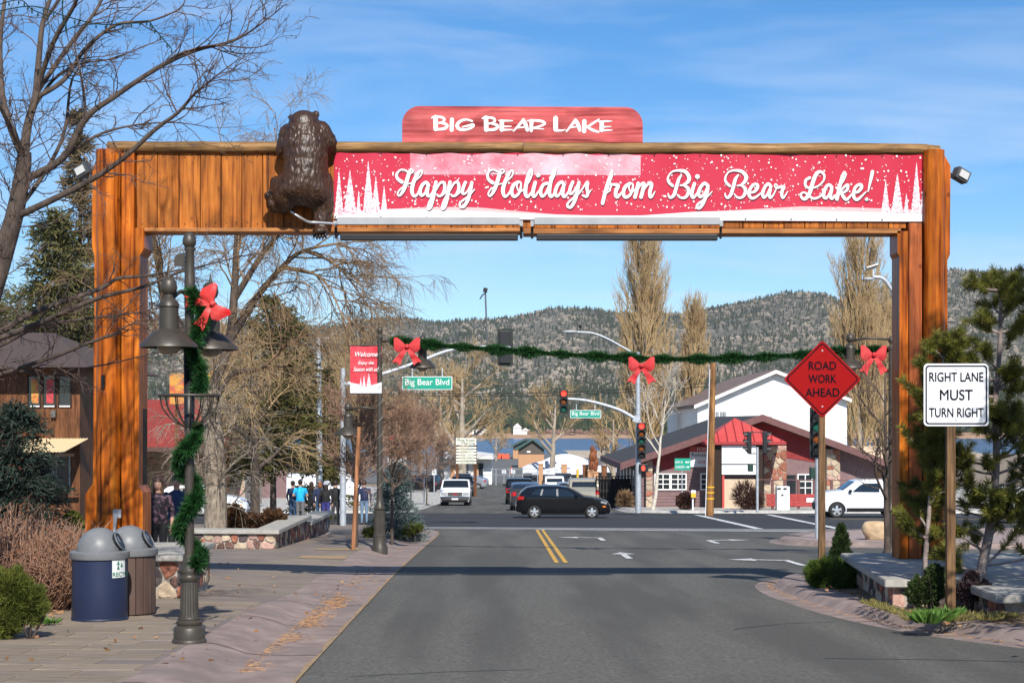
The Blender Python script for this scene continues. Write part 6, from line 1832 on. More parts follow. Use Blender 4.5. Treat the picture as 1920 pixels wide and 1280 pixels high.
mb = MB(); mb.prism([(x0-.1, z1), (x1+.1, z1), ((x0+x1)/2, z1+.3)], d-.02, d+.12); mb.build('sign_roof', m_trim, fd)
text_mesh('lettering', 'FOOD', MATS['sign_black'], pn, (x0+x1)/2, sp(0, 730)[1], d-.006, 26/s_, 9/s_, bold=.02)
text_mesh('lettering', 'home', MATS['print_red_text'], pn, (x0+x1)/2, sp(0, 714)[1], d-.006, 20/s_, 5/s_, bold=.02)
mb = MB(); (x0, z1), (x1, z0) = sp(318, 700), sp(345, 757); mb.box(x0, x1, d, d+.1, z0, z1); mb.build('side_panel', M('food_red', (.50, .08, .05), (.66, .35, .05), sc=2, rough=.5), fd)
for px in (330, 404): mb = MB(); mb.box(sp(px, 0)[0]-.06, sp(px, 0)[0]+.06, d+.02, d+.1, G(d), sp(0, 737 if px == 404 else 757)[1]); mb.build('post', m_brownwood, fd)
mb = MB(); x0, z0 = sp(408, 757); x1, z1 = sp(420, 737); 

# ================================================================== far left: post office sign, marina sign and buildings
d = 105.0; s_ = F/d
po = thing('post_office_sign', 'white post office sign with arched top behind the pedestrians', 'sign', (sp(620, 0)[0], d, G(d)))
(x0, z1), (x1, z0) = sp(585, 890), sp(658, 912)
mb = MB(); arc = [(x0, z0), (x1, z0), (x1, z1)]+[(sp(645, 0)[0]+(sp(600, 0)[0]-sp(645, 0)[0])*k/8, z1+.0+.24*math.sin(PI*k/8)) for k in range(9)]+[(x0, z1)]
mb.prism(arc, d, d+.25); pn = mb.build('panel', m_signw, po)
for b_, cy, w in (('United States', 899, 52), ('Post Office', 907, 42)): text_mesh('lettering', b_, flat('print_navy', (.02, .03, .12), .5), pn, sp(621, 0)[0], sp(0, cy)[1], d-.008, w/s_, 6/s_, bold=.01)
for px in (592, 651): mb = MB(); mb.box(sp(px, 0)[0]-.1, sp(px, 0)[0]+.1, d+.02, d+.2, G(d), z0); mb.build('post', m_frame, po)
d = 135; 
pob = thing('post_office_building', 'low mauve building behind the pedestrians at the left corner', 'building', (-14, 135, G(135)))
mb = MB(); mb.box(sp(440, 0)[0], sp(660, 0)[0], d, d+12, G(d), sp(0, 862)[1]); mb.build('wall', m_siding, pob)
mb = MB(); mb.box(sp(430, 0)[0], sp(668, 0)[0], d-1, d+13, sp(0, 862)[1], sp(0, 852)[1]); mb.build('roof', m_roof, pob)
d = 150.0; s_ = F/d
ms = thing('marina_sign', 'tall cream sign with stacked name slats at the marina entrance', 'sign', (sp(874, 0)[0], d, G(d)))
m_cream = M('sign_cream', (.70, .68, .56), rough=.5); m_sgrn = flat('print_dark_green', (.03, .08, .05), .5)
(x0, z1), (x1, z0) = sp(855, 821), sp(893, 834)
mb = MB(); mb.box(x0, x1, d, d+.15, z0, z1); pn = mb.build('name_panel', m_cream, ms)
text_mesh('lettering', 'Pine Knot', m_sgrn, pn, sp(874, 0)[0], sp(0, 825)[1], d-.01, 32/s_, 5/s_, bold=.02); text_mesh('lettering', 'Marina', m_sgrn, pn, sp(878, 0)[0], sp(0, 830.5)[1], d-.01, 25/s_, 4/s_, bold=.02)
for k in range(6):
    za_ = sp(0, 841+k*5.6)[1]; mb = MB(); mb.box(x0, x1, d+.02, d+.12, za_, sp(0, 837+k*5.6)[1]); sl = mb.build('name_slat', m_cream, ms)
    text_mesh('lettering', ['BOAT RENTALS', 'PARASAIL', 'JET SKI', 'FISHING', 'CHARTER TOURS', 'BAIT TACKLE'][k], m_sgrn, sl, sp(876, 0)[0], sp(0, 839+k*5.6)[1], d+.012, 24/s_, 2.2/s_)
for px in (857, 891): mb = MB(); mb.box(sp(px, 0)[0]-.12, sp(px, 0)[0]+.12, d+.16, d+.4, G(d), z0); mb.build('post', m_brownwood, ms)
d = 225.0; s_ = F/d
mbld = thing('marina_building', 'low white marina building with flat overhanging roof', 'building', (sp(875, 0)[0], d, G(d)))
mb = MB(); mb.box(sp(828, 0)[0], sp(922, 0)[0], d, d+15, G(d), sp(0, 860)[1]); mb.build('wall', M('marina_white', (.74, .73, .70), rough=.7), mbld)
mb = MB(); mb.prism([(sp(818, 0)[0], sp(0, 858)[1]), (sp(926, 0)[0], sp(0, 860)[1]), (sp(923, 0)[0], sp(0, 854)[1]), (sp(890, 0)[0], sp(0, 850)[1]), (sp(825, 0)[0], sp(0, 850)[1])], d-2, d+16); mb.build('roof', M('marina_roof', (.62, .60, .57), rough=.7), mbld)
for a, b, mt in ((845, 853, m_beige), (858, 862, m_beige), (888, 897, m_beige), (898, 906, m_win)): mb = MB(); mb.box(sp(a, 0)[0], sp(b, 0)[0], d-.3, d-.02, G(d), sp(0, 868)[1]); mb.build('pier' if mt is m_beige else 'window', M('orange_stucco', (.46, .25, .13), rough=.8) if mt is m_beige else mt, mbld)
mb = MB(); mb.box(sp(863, 0)[0], sp(878, 0)[0], d-.1, d-.02, G(d), sp(0, 868)[1]); dr = mb.build('roller_door', m_black, mbld)
for k in range(3): mb = MB(); z = sp(0, 872+k*5)[1]; mb.box(sp(864, 0)[0], sp(877, 0)[0], d-.14, d-.101, z-.12, z+.06); mb.build('door_slat', m_frame, dr)
# toilet blocks with green roofs
m_groof = M('green_metal_roof', (.035, .075, .06), (.05, .10, .08), sc=1, rough=.5); m_ostucco = MATS['orange_stucco']
for k, (a, b, ty, eyv, by_2, dd, lab) in enumerate(((970, 1022, 824, 838, 872, 322, 'nearer small orange block building with green gable roof'), (960, 1008, 823.5, 832, 856, 400, 'farther small orange block building with green gable roof'))):
    s_ = F/dd; d = dd
    t = thing('toilet_block', lab+' in the marina lot', 'building', (sp((a+b)/2, 0)[0], dd, G(dd)))
    xa_, xb_, xm = sp(a+2, 0)[0], sp(b-2, 0)[0], sp((a+b)/2+3, 0)[0]; ze = sp(0, eyv+4)[1]; zt_ = sp(0, ty+1)[1]
    mb = MB(); mb.prism([(xa_, G(dd)), (xb_, G(dd)), (xb_, ze), (xm, zt_), (xa_, ze)], dd, dd+10); mb.build('wall', m_ostucco, t)
    mb = MB(); mb.prism([(xa_, ze-.9), (xb_, ze-.9), (xb_, ze), (xm, zt_-.1), (xa_, ze)], dd-.06, dd-.01); mb.build('gable', flat('brown_gable', (.09, .075, .06), .8), t)
    for A_, B_ in (((xa_-.6, ze-.35), (xm, zt_)), ((xm, zt_), (xb_+.6, ze-.35))):
        mb = MB(); mb.prism([A_, B_, (B_[0], B_[1]+.35), (A_[0], A_[1]+.35)], dd-.8, dd+11); mb.build('roof_slope', m_groof, t)
    mb = MB(); mb.box(xa_+1.6, xa_+2.3, dd-.1, dd-.061, ze-.6, ze-.3); mb.build('wall_light', m_frame, t)
# rocky dam slope on the right before the lake
mb = MB(); d = 430
V = []; n = 40
for i in range(n+1):
    x = 14+i*2.6
    V += [(x, 408, G(408)), (x, 436, at(0, 846, 436).z+.5*math.sin(i*1.7)*.3), (x, 470, at(0, 844, 470).z)]
Fc = []
for i in range(n):
    for k in range(2): Fc.append((3*i+k, 3*i+3+k, 3*i+4+k, 3*i+1+k))
struct(npmesh('rocky_bank', V, Fc, M('riprap', (.30, .23, .16), (.55, .45, .34), sc=.9, rough=.95, detail=8, bump=1, bsc=2)))
# shrink wrapped boats on trailers
m_wrap = M('shrink_wrap', (.48, .49, .53), (.64, .65, .68), sc=.8, rough=.5, bump=1.0, bsc=.9, bdist=.5)
for k, (px, py, dd, L_, H_, lab, ang) in enumerate(((1022, 877, 245, 6.6, 2.5, 'largest shrink wrapped boat on a trailer left of the bare tree', .2), (1048, 884, 236, 7.5, 1.7, 'low shrink wrapped boat just right of the tree trunk', .05), (1060, 866, 262, 7, 3.2, 'tall shrink wrapped boat behind the lot signs', .1), (1098, 876, 250, 6, 1.9, 'shrink wrapped boat left of the carved bear', -.1), (1142, 877, 250, 6, 1.9, 'shrink wrapped boat right of the carved bear', .1))):
    p = at(px, py, dd); zg = G(dd)
    t = thing('covered_boat', lab, 'boat', (p.x, dd, zg), 'shrink wrapped boats')
    R_ = Matrix.Translation((p.x, dd, zg+.75)) @ Matrix.Rotation(ang, 4, 'Z')
    mb = MB(); mb.T = R_; vs = []; fs = []; nu = 10
    for i in range(nu+1):
        u = i/nu; x = (u-.5)*L_; w = 1.25*(1-(1-u)**3*.75); top = H_*(.55+.45*math.sin(PI*(u*.8+.15)))-.5*(1-u)
        for yy_, zz_ in ((-w, .5), (-w*.95, .75), (-w*.35, top*.85), (0, top), (w*.35, top*.85), (w*.95, .75), (w, .5)): vs.append((x, yy_, zz_))
    for i in range(nu):
        for j in range(6): a = i*7+j; fs.append((a, a+7, a+8, a+1))
    fs += [tuple(range(7)), tuple(reversed(range(nu*7, nu*7+7)))]
    mb.add(vs, fs); mb.build('wrap', m_wrap, t)
    mb = MB(); mb.T = R_; vs = []; fs = []
    for i in range(nu+1):
        u = i/nu; x = (u-.5)*L_; w = 1.25*(1-(1-u)**3*.75)
        for yy_, zz_ in ((-w, .5), (-w*.7, 0), (0, -.2), (w*.7, 0), (w, .5)): vs.append((x, yy_, zz_))
    for i in range(nu):
        for j in range(4): a = i*5+j; fs.append((a, a+5, a+6, a+1))
    mb.add(vs, fs); mb.build('hull', flat('hull_grey', (.10, .11, .13), .4), t, smooth=True)
    mb = MB(); mb.T = R_; mb.box(-L_*.55, L_*.45, -.8, .8, -.35, -.22); mb.build('trailer_frame', m_black, t)
    for sx in (-.1, .12):
        for sy in (-1, 1): mb = MB(); mb.T = R_; mb.tube([(L_*sx, sy*.95-.1, -.42), (L_*sx, sy*.95+.1, -.42)], .33, 12); mb.build('trailer_wheel', m_black, t)
# gate pillars of the lot, yellow post, notices, carved bear, planks
def pillar(px0, px1, pt, dd, lab, mt=None, cat='pillar'):
    d0 = dd; a = at(px0, pt, dd); b = at(px1, pt, dd)
    t = thing('gate_pillar', lab, cat, ((a.x+b.x)/2, dd, G(dd)))
    mb = MB(); mb.bevbox(a.x, b.x, dd, dd+(b.x-a.x), G(dd)-.1, a.z, .03); mb.build('shaft', mt or m_ostucco, t)
    mb = MB(); mb.bevbox(a.x-.06, b.x+.06, dd-.06, dd+(b.x-a.x)+.06, a.z, a.z+.12, .02); mb.build('cap', mt or m_ostucco, t)
pillar(1010, 1018, 871, 205, 'orange gate pillar at the lot entrance behind the parked cars, left one')
pillar(1053, 1063, 872, 205, 'orange gate pillar at the lot entrance behind the parked cars, right one')
pillar(1102, 1112, 883, 160, 'taller orange pillar of the pair below the carved bear')
pillar(1113, 1122, 886, 150, 'shorter orange pillar of the pair below the carved bear')
pillar(1093, 1103, 873, 190, 'dark wooden post left of the carved bear', m_brownwood, 'post')
pillar(1128, 1138, 874, 190, 'dark wooden post right of the carved bear', m_brownwood, 'post')
mb = MB(); mb.tube([(at(1083, 0, 185).x, 185, G(185)), at(1083, 880, 185)], .13, 8); tag(mb.build('bollard', flat('bollard_yellow', (.72, .42, .03), .5)), 'yellow steel bollard near the lot gate', 'bollard')
def notice(px0, px1, py0, py1, dd, lab, mt=m_signw):
    a = at(px0, py0, dd); b = at(px1, py1, dd); t = thing('notice_sign', lab, 'sign', ((a.x+b.x)/2, dd, G(dd)))
    mb = MB(); mb.box(a.x, b.x, dd, dd+.05, b.z, a.z); p = mb.build('panel', mt, t)
    for k in range(3):
        z = a.z+(b.z-a.z)*(.28+.22*k); mb = MB(); mb.add([(a.x+(b.x-a.x)*.15, dd-.012, z-.03), (b.x-(b.x-a.x)*.15, dd-.012, z-.03), (b.x-(b.x-a.x)*.15, dd-.012, z+.03), (a.x+(b.x-a.x)*.15, dd-.012, z+.03)], [(0, 1, 2, 3)]); mb.build('text_line', M('faint_print', (.35, .38, .36), rough=.6), p, fix=False)
    mb = MB(); mb.tube([((a.x+b.x)/2, dd+.08, G(dd)), ((a.x+b.x)/2, dd+.08, a.z)], .04, 6); mb.build('post', m_steel, t)
notice(941, 949, 881, 887, 215, 'small white notice at the lot barrier, left of two'); notice(958, 966, 881, 887, 215, 'small white notice at the lot barrier, right of two')
notice(1022, 1034, 879, 886, 203, 'white notice board between the lot pillars, left one'); notice(1037, 1048, 876, 885, 203, 'white notice board with pink print between the lot pillars')
notice(1053, 1071, 855, 870, 235, 'larger white notice with red edge beyond the lot pillars')
notice(791, 799, 876, 889, 112, 'back of a small white parking sign at the far left kerb, left one'); notice(810, 818, 879, 890, 120, 'back of a small white parking sign at the far left kerb, right one')
notice(727, 758, 857, 890, 66, 'large blank back of a sign by the blue spruce', M('sign_back_grey', (.42, .44, .44), rough=.5))
# lot barrier chain fence
cf = thing('lot_barrier', 'thin wire barrier across the marina lot entrance', 'barrier', (-2, 215, G(215)))
for py in (879, 890): mb = MB(); mb.tube([at(905, py, 215), at(1012, py, 215)], .03, 4); mb.build('wire', m_steel, cf)
for px in (906, 930, 955, 980, 1008): mb = MB(); mb.tube([(at(px, 0, 215).x, 215, G(215)), at(px, 878, 215)], .05, 5); mb.build('post', m_steel, cf)
# traffic cones and barriers
m_cone = flat('cone_orange', (.75, .10, .04), .6)
def cone(px, py, dd, h):
    p = at(px, 0, dd); z = G(dd)
    t = thing('traffic_cone', 'slim orange traffic cone with white band standing in the marina lot', 'cone', (p.x, dd, z))
    mb = MB(); mb.lathe(p.x, dd, [(.22, z+.06), (.05, z+h), (.001, z+h+.01)], 12); mb.build('cone_body', m_cone, t, smooth='auto')
    mb = MB(); mb.box(p.x-.3, p.x+.3, dd-.3, dd+.3, z+.01, z+.06); mb.build('foot', m_cone, t)
    mb = MB(); mb.lathe(p.x, dd, [(.15, z+h*.5), (.12, z+h*.68)], 12); mb.build('band', m_frame, t, smooth=True)
cone(959, 868, 285, 1.15)
for px, lab in ((937, 'left'), (943, 'middle'), (951, 'right')):
    p = at(px, 0, 400); mb = MB(); mb.prism([(p.x-.55, G(400)), (p.x+.55, G(400)), (p.x+.35, G(400)+1.2), (p.x-.35, G(400)+1.2)], 400, 400.5); tag(mb.build('water_barrier', m_cone), 'orange plastic barrier at the lot end, %s of three' % lab, 'barrier')
# carved wooden bear at the lot
cbm = MB(); cd = 188; 
def cb2(px, py, rx_, rz2, ry2): p = at(px, py, cd); cbm.sphere(tuple(p), (rx_*cd/F, ry2, rz2*cd/F), 14, 10)
cb2(1112, 875, 9, 14, .5); cb2(1112, 857, 8, 12, .45); cb2(1111, 843, 5, 8, .3); cb2(1116, 846, 4, 3.5, .3); cb2(1109, 837, 2, 2, .12); cb2(1118, 868, 4.5, 9, .3); cb2(1113, 888, 8, 6, .5)
me_ = voxel_body(cbm, .06, 2); me_.materials.clear(); me_.materials.append(woodmat('carved_wood', (.20, .062, .022), (.10, .03, .012), (.28, .10, .04), 'z', gs=.4, knots=False)); me_.polygons.foreach_set('use_smooth', [True]*len(me_.polygons))
tag(link('carved_bear', me_), 'reddish carved wooden bear standing among the lot pillars', 'statue')
# dark fence and ramp left of the restaurant
d = 104.0; s_ = F/d
sf = thing('wire_fence', 'dark fenced ramp railing beside the restaurant', 'fence', (sp(1140, 0)[0], d, G(d)))
for px in range(1118, 1192, 6): mb = MB(); mb.tube([(sp(px, 0)[0], d, G(d)), (sp(px, 0)[0], d, sp(0, 893)[1])], .035, 4); mb.build('baluster', m_black, sf)
for py in (893, 920): mb = MB(); mb.tube([(sp(1117, 0)[0], d, sp(0, py)[1]), (sp(1190, 0)[0], d, sp(0, py)[1])], .04, 5); mb.build('rail', m_black, sf)
mb = MB(); mb.box(sp(1118, 0)[0], sp(1190, 0)[0], d+.3, d+.5, G(d), sp(0, 897)[1]); mb.build('ramp_wall', flat('ramp_dark', (.03, .028, .027), .8), sf)
# chapel like white structure across the lake and a few pale houses in the shore wood
for px, w, h, lab in ((970, 7, 7, 'small white house with steep roof on the far shore'), (905, 12, 4, 'long pale house on the far shore, left of the white one'), (880, 8, 4, 'pale cabin on the far shore at the far left'), (985, 7, 4, 'pale cabin on the far shore right of the white house')):
    p = at(px, 0, 1046); z = WZ+2.2
    t = thing('shore_house', lab, 'house', (p.x, 1046, z))
    mb = MB(); mb.box(p.x-w*.35, p.x+w*.35, 1046, 1052, z, z+h*.6); mb.build('wall', MATS['marina_white'], t)
    mb = MB(); mb.prism([(p.x-w*.42, z+h*.6), (p.x+w*.42, z+h*.6), (p.x, z+h)], 1045.5, 1052.5); mb.build('roof', MATS['marina_roof'], t)
# boulder on the right corner
bm2 = bmesh.new(); bmesh.ops.create_icosphere(bm2, subdivisions=4, radius=1)
p = at(1645, 1003, 46.5); zb_ = G(46.5)+.13
for v in bm2.verts:
    q = v.co.copy(); k = 1+.22*mnoise.noise(q*1.3+Vector((3, 1, 2)))+.06*mnoise.noise(q*4)
    v.co = Vector((q.x*.40*k, q.y*.36*k, q.z*.40*k)); 
    if v.co.z < -.22: v.co.z = -.22
    if v.co.z > .26: v.co.z = .26+(v.co.z-.26)*.3
    v.co += Vector((p.x, 46.5, zb_+.22))
for f in bm2.faces: f.smooth = True
me_ = bpy.data.meshes.new('boulder'); bm2.to_mesh(me_); bm2.free(); me_.materials.append(M('boulder_tan', (.40, .27, .15), (.56, .42, .27), sc=3, rough=.9, bump=.5, bsc=12, detail=8))
tag(link('boulder', me_), 'tan boulder on the corner pavement left of the right column', 'boulder')
# ================================================================== vehicles
m_tyre = M('tyre_rubber', (.018, .018, .018), (.028, .027, .026), sc=20, rough=.85)
m_rim = M('alloy_rim', (.55, .56, .57), rough=.3, metal=.6)
m_cglass = flat('car_glass', (.012, .016, .020), .04, spec=.7)
m_trim_blk = flat('car_black_trim', (.014, .014, .015), .6)
m_chrome = M('chrome', (.75, .76, .78), rough=.12, metal=1.0)
m_tail = M('tail_lamp', (.42, .012, .012), rough=.15)
m_head = M('head_lamp', (.30, .31, .32), rough=.08)
m_amber = M('amber_lamp', (.75, .20, .02), rough=.2)
m_plate = M('number_plate', (.62, .63, .66), rough=.4)
def paint(name, c, metal=.0): return M('paint_'+name, c, rough=.10, spec=.40, metal=metal)
def wheel_parts(parent, x, y, r, w, out, spokes=5):
    """wheel whose axle lies along y; out is the outer side"""
    mb = MB(); prof = [(r*.66, -w*.5), (r*.90, -w*.5), (r*.985, -w*.38), (r, 0), (r*.985, w*.38), (r*.90, w*.5), (r*.66, w*.5)]
    mb.lathe(0, 0, prof, 28); mb.v = [(x+a, y+c, r+b) for a, b, c in mb.v]; t = mb.build('tyre', m_tyre, parent, smooth='auto')
    mb = MB(); mb.lathe(0, 0, [(r*.68, w*.42), (r*.66, w*.30), (r*.60, w*.22)], 28); mb.v = [(x+a, y+c*out, r+b) for a, b, c in mb.v]; rm = mb.build('rim', m_rim, t, smooth=True)
    mb = MB(); mb.lathe(0, 0, [(r*.66, w*.12), (.001, w*.10)], 20); mb.v = [(x+a, y+c*out, r+b) for a, b, c in mb.v]; mb.build('brake_well', m_trim_blk, rm)
    for k in range(spokes):
        a = 2*PI*k/spokes+PI/2
        mb = MB(); ca, sa = math.cos(a), math.sin(a); vs = []
        for rr, ww, yy in ((r*.12, r*.13, w*.40), (r*.66, r*.17, w*.34)):
            for q in (-1, 1): vs.append((x+rr*ca-q*ww*sa, y+yy*out, r+rr*sa+q*ww*ca))
        vs += [(p[0], p[1]-.03*out, p[2]) for p in vs]
        mb.add(vs, [(0, 1, 3, 2), (4, 6, 7, 5), (0, 2, 6, 4), (1, 5, 7, 3)]); mb.build('spoke', m_rim, rm)
    mb = MB(); mb.lathe(0, 0, [(r*.16, w*.34), (r*.15, w*.43), (.001, w*.44)], 12); mb.v = [(x+a, y+c*out, r+b) for a, b, c in mb.v]; mb.build('hub_cap', m_rim, rm)
def make_car(name, label, cat, sp_):
    """sp_: top outline (x from tail to nose, z), width, belt, wheels, windows ... ; built nose along +x, base at origin"""
    t = thing(name, label, cat)
    top = sp_['top']; W = sp_['W']; hw = W/2; belt = sp_['belt']; pm_ = sp_['paint']; r = sp_['r']; sill = sp_.get('sill', .22)
    X0 = min(p[0] for p in top); X1 = max(p[0] for p in top); tum = sp_.get('tumble', .22)
    def yw(x, z):
        y = hw
        if z > belt: y -= tum*(z-belt)
        if z < sill+.25: y -= .10*((sill+.25-z)/.25)**2*.6
        e0 = max(0, 1-(x-X0)/sp_.get('er', .45)); e1 = max(0, 1-(X1-x)/sp_.get('ef', .6))
        y -= sp_.get('pinch', .16)*(e0**2+e1**2*1.2)
        return y
    # side outline with wheel arches
    outl = list(top)
    bot = []
    ra = r*1.14
    for wx in (sp_['wf'], sp_['wr']):
        a0 = math.asin(min(1, max(-1, (sill-r)/ra)))
        pts = [(wx+ra*math.cos(a), r+ra*math.sin(a)) for a in np.linspace(a0, PI-a0, 13)]
        bot += pts
    # bottom runs from nose to tail
    outl2 = outl + bot
    vs = [Vector(p) for p in outl2]; n = len(vs)
    pts = list(vs)
    gx_ = X0+.1
    while gx_ < X1:
        gz_ = sill+.06
        while gz_ < 2.2:
            pts.append(Vector((gx_, gz_))); gz_ += .11
        gx_ += .15
    rr = delaunay_2d_cdt(pts, [(i, (i+1) % n) for i in range(n)], [list(range(n))], 1, 1e-5)
    for s in (-1, 1):
        mb = MB(); mb.add([(v.x, s*yw(v.x, v.y), v.y) for v in rr[0]], [tuple(f) for f in rr[2]]); mb.build('side_panel', pm_, t, smooth=True)
    # shell over the top between the sides
    def strip_pts(i0, i1, t0, t1, lift, nt=9, ns=1):
        pts = []
        i = i0; idx = []
        k0 = math.ceil(i0+1e-6); lst = [i0]+[k for k in range(k0, math.ceil(i1))]+[i1]
        rows = []
        for f in lst:
            a = int(min(f, len(top)-2)); u = f-a
            x = top[a][0]+(top[a+1][0]-top[a][0])*u; z = top[a][1]+(top[a+1][1]-top[a][1])*u
            b0 = top[max(a-0, 0)]; b1 = top[a+1]
            tx_, tz_ = b1[0]-b0[0], b1[1]-b0[1]; l = math.hypot(tx_, tz_) or 1
            nx_, nz_ = -tz_/l, tx_/l
            y = yw(x, z); row = []
            for k in range(nt):
                tt_ = t0+(t1-t0)*k/(nt-1); cr = sp_.get('crown', .05)*(1-tt_**4)+lift
                row.append((x+nx_*cr, y*tt_, z+nz_*cr))
            rows.append(row)
        return rows
    def strip(name_, i0, i1, t0, t1, lift, mat, parent, nt=9):
        rows = strip_pts(i0, i1, t0, t1, lift, nt); mb = MB(); nn = len(rows[0])
        mb.add([p for r_ in rows for p in r_], [(a*nn+k, a*nn+k+1, (a+1)*nn+k+1, (a+1)*nn+k) for a in range(len(rows)-1) for k in range(nn-1)])
        return mb.build(name_, mat, parent, smooth=True)
    strip('shell', 0, len(top)-1, -1, 1, 0, pm_, t, 13)
    mb = MB(); mb.box(X0+.25, X1-.25, -hw+.18, hw-.18, sill-.02, sill+.12); mb.build('underbody', m_trim_blk, t)
    for wx in (sp_['wf'], sp_['wr']):
        for s in (-1, 1):
            y = s*(hw-.115)
            wheel_parts(t, wx, y, r, .205, s, sp_.get('spokes', 5))
            mb = MB(); mb.tube([(wx, s*(hw-.235), r), (wx, s*(hw-.42), r)], ra*1.0, 18); mb.v = [v for v in mb.v]; mb.build('wheel_well', m_trim_blk, t)
    def side_poly(name_, poly, mat, parent, lift=.006, both=True):
        for s in ((-1, 1) if both else (-1,)):
            vs = [Vector(p) for p in poly]; n_ = len(vs); pts = list(vs)
            x0 = min(p[0] for p in poly); x1 = max(p[0] for p in poly); z0 = min(p[1] for p in poly); z1 = max(p[1] for p in poly)
            for a in np.arange(x0+.1, x1, .2):
                for b in np.arange(z0+.08, z1, .12): pts.append(Vector((a, b)))
            q = delaunay_2d_cdt(pts, [(i, (i+1) % n_) for i in range(n_)], [list(range(n_))], 1, 1e-5)
            mb = MB(); mb.add([(v.x, s*(yw(v.x, v.y)+lift), v.y) for v in q[0]], [tuple(f) for f in q[2]]); o = mb.build(name_, mat, parent, smooth=True)
        return o
    for poly in sp_['windows']: side_poly('window', poly, m_cglass, t)
    for poly in sp_.get('pillars', []): side_poly('pillar_trim', poly, M('pillar_grey', (.16, .165, .17), rough=.35), t, .008)
    for (a, b) in sp_.get('seams', []): side_poly('door_gap', [(a-.006, sill+.12), (a+.006, sill+.12), (b+.006, belt-.03), (b-.006, belt-.03)], m_trim_blk, t, .004)
    if 'cladding' in sp_:
        for poly in sp_['cladding']: side_poly('cladding', poly, m_trim_blk, t, .012)
    if 'handles' in sp_:
        for hx_, hz_ in sp_['handles']:
            for s in (-1, 1): mb = MB(); mb.bevbox(hx_-.09, hx_+.09, min(s*yw(hx_, hz_), s*(yw(hx_, hz_)+.03)), max(s*yw(hx_, hz_), s*(yw(hx_, hz_)+.03)), hz_-.015, hz_+.015, .006); mb.build('handle', sp_.get('hmat', pm_), t)
    strip('windshield', *sp_['ws'], -.90, .90, .008, m_cglass, t)
    strip('rear_window', *sp_['rw'], -.84, .84, .008, m_cglass, t)
    for poly in sp_.get('side_tail', []): side_poly('tail_lamp', poly, m_tail, t, .008)
    for poly in sp_.get('side_head', []): side_poly('head_lamp', poly, m_head, t, .008)
    for poly in sp_.get('side_amber', []): side_poly('side_marker', poly, m_amber, t, .010)
    for (nm, i0, i1, t0, t1, mat) in sp_.get('patches', []):
        strip(nm, i0, i1, t0, t1, .010, mat, t, 5)
    mx, mz = sp_['mirror']
    for s in (-1, 1):
        y = s*(yw(mx, mz)+.09); mb = MB(); mb.sphere((mx, y, mz), (.08, .11, .085), 10, 7); mb.build('mirror', sp_.get('mmat', pm_), t, smooth=True)
    for (x, y0, y1, z0, z1, dx, nm, mat) in sp_.get('boxes', []):
        mb = MB(); mb.bevbox(min(x, x+dx), max(x, x+dx), y0, y1, z0, z1, .01); mb.build(nm, mat, t)
    return t
def place(t, x, y, heading, z=None):
    t.location = (x, y, G(y)+.006 if z is None else z); t.rotation_euler = (0, 0, heading)
    return t
# --- black hatchback crossing the junction
hatch_top = [(.05, .30), (.0, .40), (-.01, .60), (.03, .74), (.08, .95), (.22, 1.16), (.50, 1.395), (.85, 1.445), (1.4, 1.47), (1.95, 1.455), (2.3, 1.40), (2.66, 1.23), (3.08, .985), (3.5, .93), (3.88, .845), (4.12, .74), (4.24, .60), (4.28, .40), (4.22, .22)]
hatch = dict(top=hatch_top, W=1.77, belt=.99, r=.305, wf=3.435, wr=.825, sill=.20, ws=(10.1, 11.85), rw=(5.1, 5.95), mirror=(2.72, 1.05), crown=.045,
    windows=[[(.66, 1.085), (.87, 1.315), (1.15, 1.335), (1.05, 1.06)], [(1.18, 1.055), (1.25, 1.335), (1.80, 1.345), (1.80, 1.025)], [(1.93, 1.02), (1.91, 1.34), (2.12, 1.335), (2.36, 1.26), (2.62, 1.09), (2.62, .985)]],
    pillars=[[(1.07, 1.06), (1.155, 1.33), (1.235, 1.33), (1.165, 1.055)], [(1.815, 1.03), (1.815, 1.34), (1.895, 1.34), (1.915, 1.025)]],
    seams=[(1.86, 1.86), (1.12, 1.2), (2.86, 2.86)], handles=[(1.22, .92), (2.0, .90)], side_tail=[[(.06, .84), (.1, 1.02), (.36, 1.0), (.32, .86)]],
    side_head=[[(3.82, .72), (3.86, .80), (4.1, .73), (4.12, .64)]], side_amber=[[(3.92, .52), (3.92, .58), (4.06, .57), (4.06, .51)]],
    patches=[('tail_lamp', 3.3, 4.0, .62, .95, m_tail), ('tail_lamp', 3.3, 4.0, -.95, -.62, m_tail), ('number_plate', 2.1, 2.7, -.3, .3, m_plate), ('head_lamp', 14.4, 15.3, .55, .95, m_head), ('head_lamp', 14.4, 15.3, -.95, -.55, m_head), ('grille', 15.2, 16.8, -.35, .35, m_trim_blk)])
cx_, cy_ = gnd(1062, 970); 
p_black = paint('black', (.006, .0065, .008))
car1 = make_car('hatchback_car', 'black hatchback driving to the right across the intersection', 'car', dict(hatch, paint=p_black, cladding=[[(1.15, .225), (1.15, .26), (3.05, .26), (3.05, .225)]]))
place(car1, (968-960)*cy_/F, cy_, 0)
car1.scale = (1, 1, 1)
